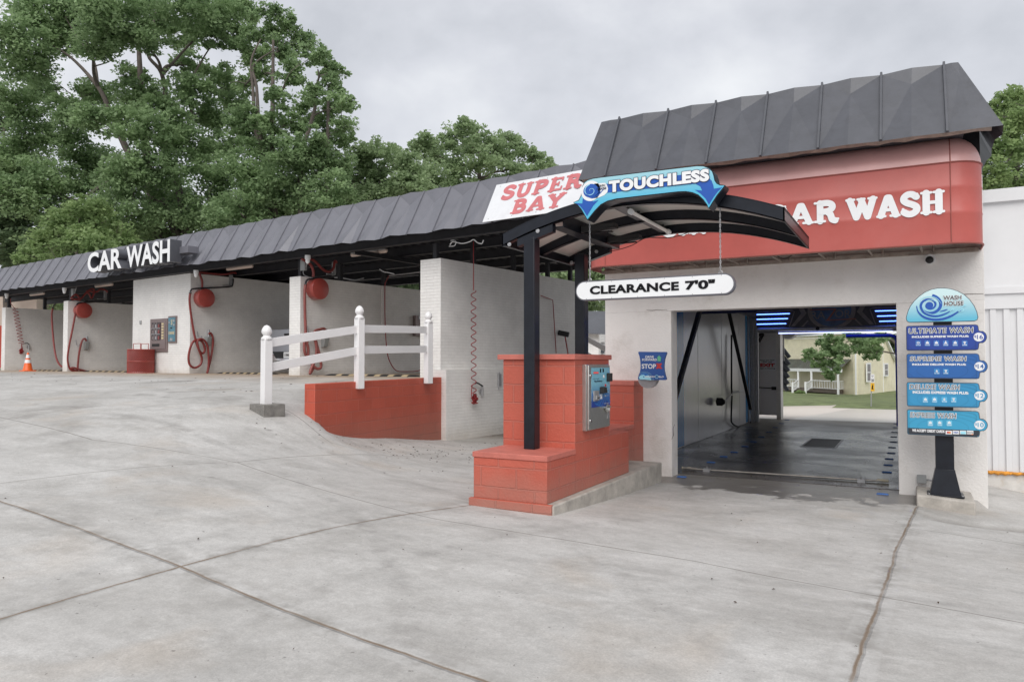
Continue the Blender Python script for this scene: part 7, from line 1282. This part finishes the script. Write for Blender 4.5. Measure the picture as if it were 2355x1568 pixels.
tree('dark tree behind the right gable of the yellow house', tuple(hp(2150, 1230, 88)), [tuple(hp(x, y, 86))+(r*.132*86/F,) for x, y, r in B2], .24, 500, 'leaf_dark', .3, group='trees beyond the tunnel', seed=42)
tree('low green shrub between the two porch stairs', tuple(hp(420, 1150, 69)), [tuple(hp(x, y, 69))+(r*.132*69/F,) for x, y, r in ((380,1100,40),(430,1080,45),(480,1090,40),(450,1130,40),(400,1140,35))], .12, 700, 'leaf_light', .03, group='greenery by the yellow house', limbs=False, seed=43, name='shrub')
solo('utility_wire', 'thin pale service wire crossing in front of the yellow house', 'wire', MB().tube([tuple(hp(100, 155, 60)), tuple(hp(700, 142, 60)), tuple(hp(1300, 122, 60)), tuple(hp(2200, 80, 60))], .018, 5), 'white', tuple(hp(700, 142, 60)))
# buildings behind the bays
q = at(83, 760, 45); ql = at(-140, 760, 45)
t = thing('beige_building', 'plain beige building with a red lower wall beyond the leftmost bay', 'building', tuple(q)); mb = MB(); ql2 = at(-140, 760, 49); mb.prism([(q.x, q.y), (ql.x, ql.y), (ql.x-3, ql.y+8), (q.x-3, q.y+8)], 3.9, 6.4); part(t, 'upper_wall', mb, 'beige')
n_ = (Vector((ql.x, ql.y, 0))-Vector((q.x, q.y, 0))); mb = MB(); mb.prism([(q.x+.02, q.y-.02), (ql.x, ql.y-.03), (ql.x-3, ql.y+8), (q.x-3, q.y+8)], .8, 3.9); part(t, 'lower_wall', mb, 'red_wall')
t = thing('brick_outbuilding', 'small white brick building with grey metal roof between tall wall and tunnel', 'building', tuple(at(1370, 830, 32)))
a, b = at(1335, 800, 32), at(1377, 800, 32); zt_ = at(1370, 766, 32).z; mb = MB().prism([(a.x-1, a.y-.5), (b.x, b.y), (b.x-1.5, b.y+4), (a.x-3, a.y+4)], -.3, zt_); part(t, 'wall', mb, 'brick')
a, b = at(1325, 766, 31.6), at(1412, 770, 31.6); a2, b2 = at(1325, 716, 35), at(1400, 716, 35); mb = MB().add([tuple(a), tuple(b), tuple(b2), tuple(a2)], [(0, 1, 2, 3)])
for i in range(24): s_ = i/23; mb.tube([a.lerp(b, s_)+Vector((0, 0, .015)), a2.lerp(b2, s_)+Vector((0, 0, .015))], .016, 4)
part(t, 'roof', mb, 'dark_panel')
t = thing('grey_house', 'grey clapboard house end glimpsed left of the tunnel wall', 'house', tuple(at(1390, 840, 50))); a, b = at(1374, 800, 50), at(1440, 800, 50); mb = MB().prism([(a.x, a.y), (b.x, b.y), (b.x-3, b.y+6), (a.x-3, a.y+6)], -1.5, at(1385, 762, 50).z); part(t, 'wall', mb, 'siding_grey')
a, b = at(1381, 815, 49.8), at(1390, 815, 49.8); mb = MB(); wall_(mb, a, b, at(1385, 812, 50).z, at(1385, 794, 50).z, .1); w = part(t, 'window', mb, 'glass'); a, b = at(1380, 775, 49.8), at(1391, 775, 49.8); mb = MB(); wall_(mb, a, b, at(1385, 787, 50).z, at(1385, 768, 50).z, .1); part(t, 'vent_louvre', mb, 'siding_grey')
t = thing('ramp_handrail', 'white sloping two-board handrail between tall wall and tunnel', 'handrail', tuple(at(1370, 800, 22)))
for y0, y1 in ((773, 800), (808, 836)):
    A_, B_ = at(1330, y0-10, 23), at(1415, y1+8, 20.5); mb = MB(); h_ = .17; mb.hexa([(A_.x, A_.y, A_.z-h_), (B_.x, B_.y, B_.z-h_), (B_.x, B_.y+.05, B_.z-h_), (A_.x, A_.y+.05, A_.z-h_)], [(A_.x, A_.y, A_.z), (B_.x, B_.y, B_.z), (B_.x, B_.y+.05, B_.z), (A_.x, A_.y+.05, A_.z)]); part(t, 'rail', mb, 'white_vinyl')
t = thing('utility_pole', 'wooden utility pole with wires at the far left behind the fascia', 'utility pole', tuple(at(34, 800, 52))); a = at(33, 590, 52); part(t, 'pole', MB().tube([(a.x, a.y, 0), (a.x, a.y, a.z)], .16, 8), 'bark'); part(t, 'wires', MB().tube([tuple(a-Vector((0, 0, .4))), tuple(at(-60, 612, 50))], .02, 4).tube([tuple(a-Vector((0, 0, .1))), tuple(at(-60, 596, 56))], .02, 4), 'rubber')

# fallen leaves and grit
mb = MB(); rl = random.Random(9)
def bit(x, y, s_):
    z = gz(x, y)+.006; a = rl.uniform(0, 6.28); l = s_*rl.uniform(.5, 1.3); w = l*rl.uniform(.2, .6); c, s2 = math.cos(a), math.sin(a)
    mb.add([(x-c*l, y-s2*l, z), (x+s2*w, y-c*w, z+rl.uniform(0, .012)), (x+c*l, y+s2*l, z+rl.uniform(0, .008)), (x-s2*w, y+c*w, z+rl.uniform(0, .012))], [(0, 1, 2, 3)])
for _ in range(260):
    u = rl.gauss(-8.9, .9); v = rl.gauss(9.6, 1.5); x, y = inv(u, v)
    if u > -9.5: bit(x, y, .022)
for _ in range(120): x, y = inv(rl.uniform(-34, -10.8), rl.uniform(7.5, 11.6)); bit(x, y, .03)
for _ in range(70): bit(rl.uniform(-7, 2), rl.uniform(2.2, 9.5), .013)
for _ in range(60): bit(rl.uniform(-3, .2), rl.uniform(10.55, 11.15), .012)
o = bpy.data.objects.new('leaf_litter', mb.build('leaf_litter', mat('dead_leaf', (.055,.035,.022), .9, var=.6, vs=20), flat=True)); COL.objects.link(o); tag(o, kind='stuff')
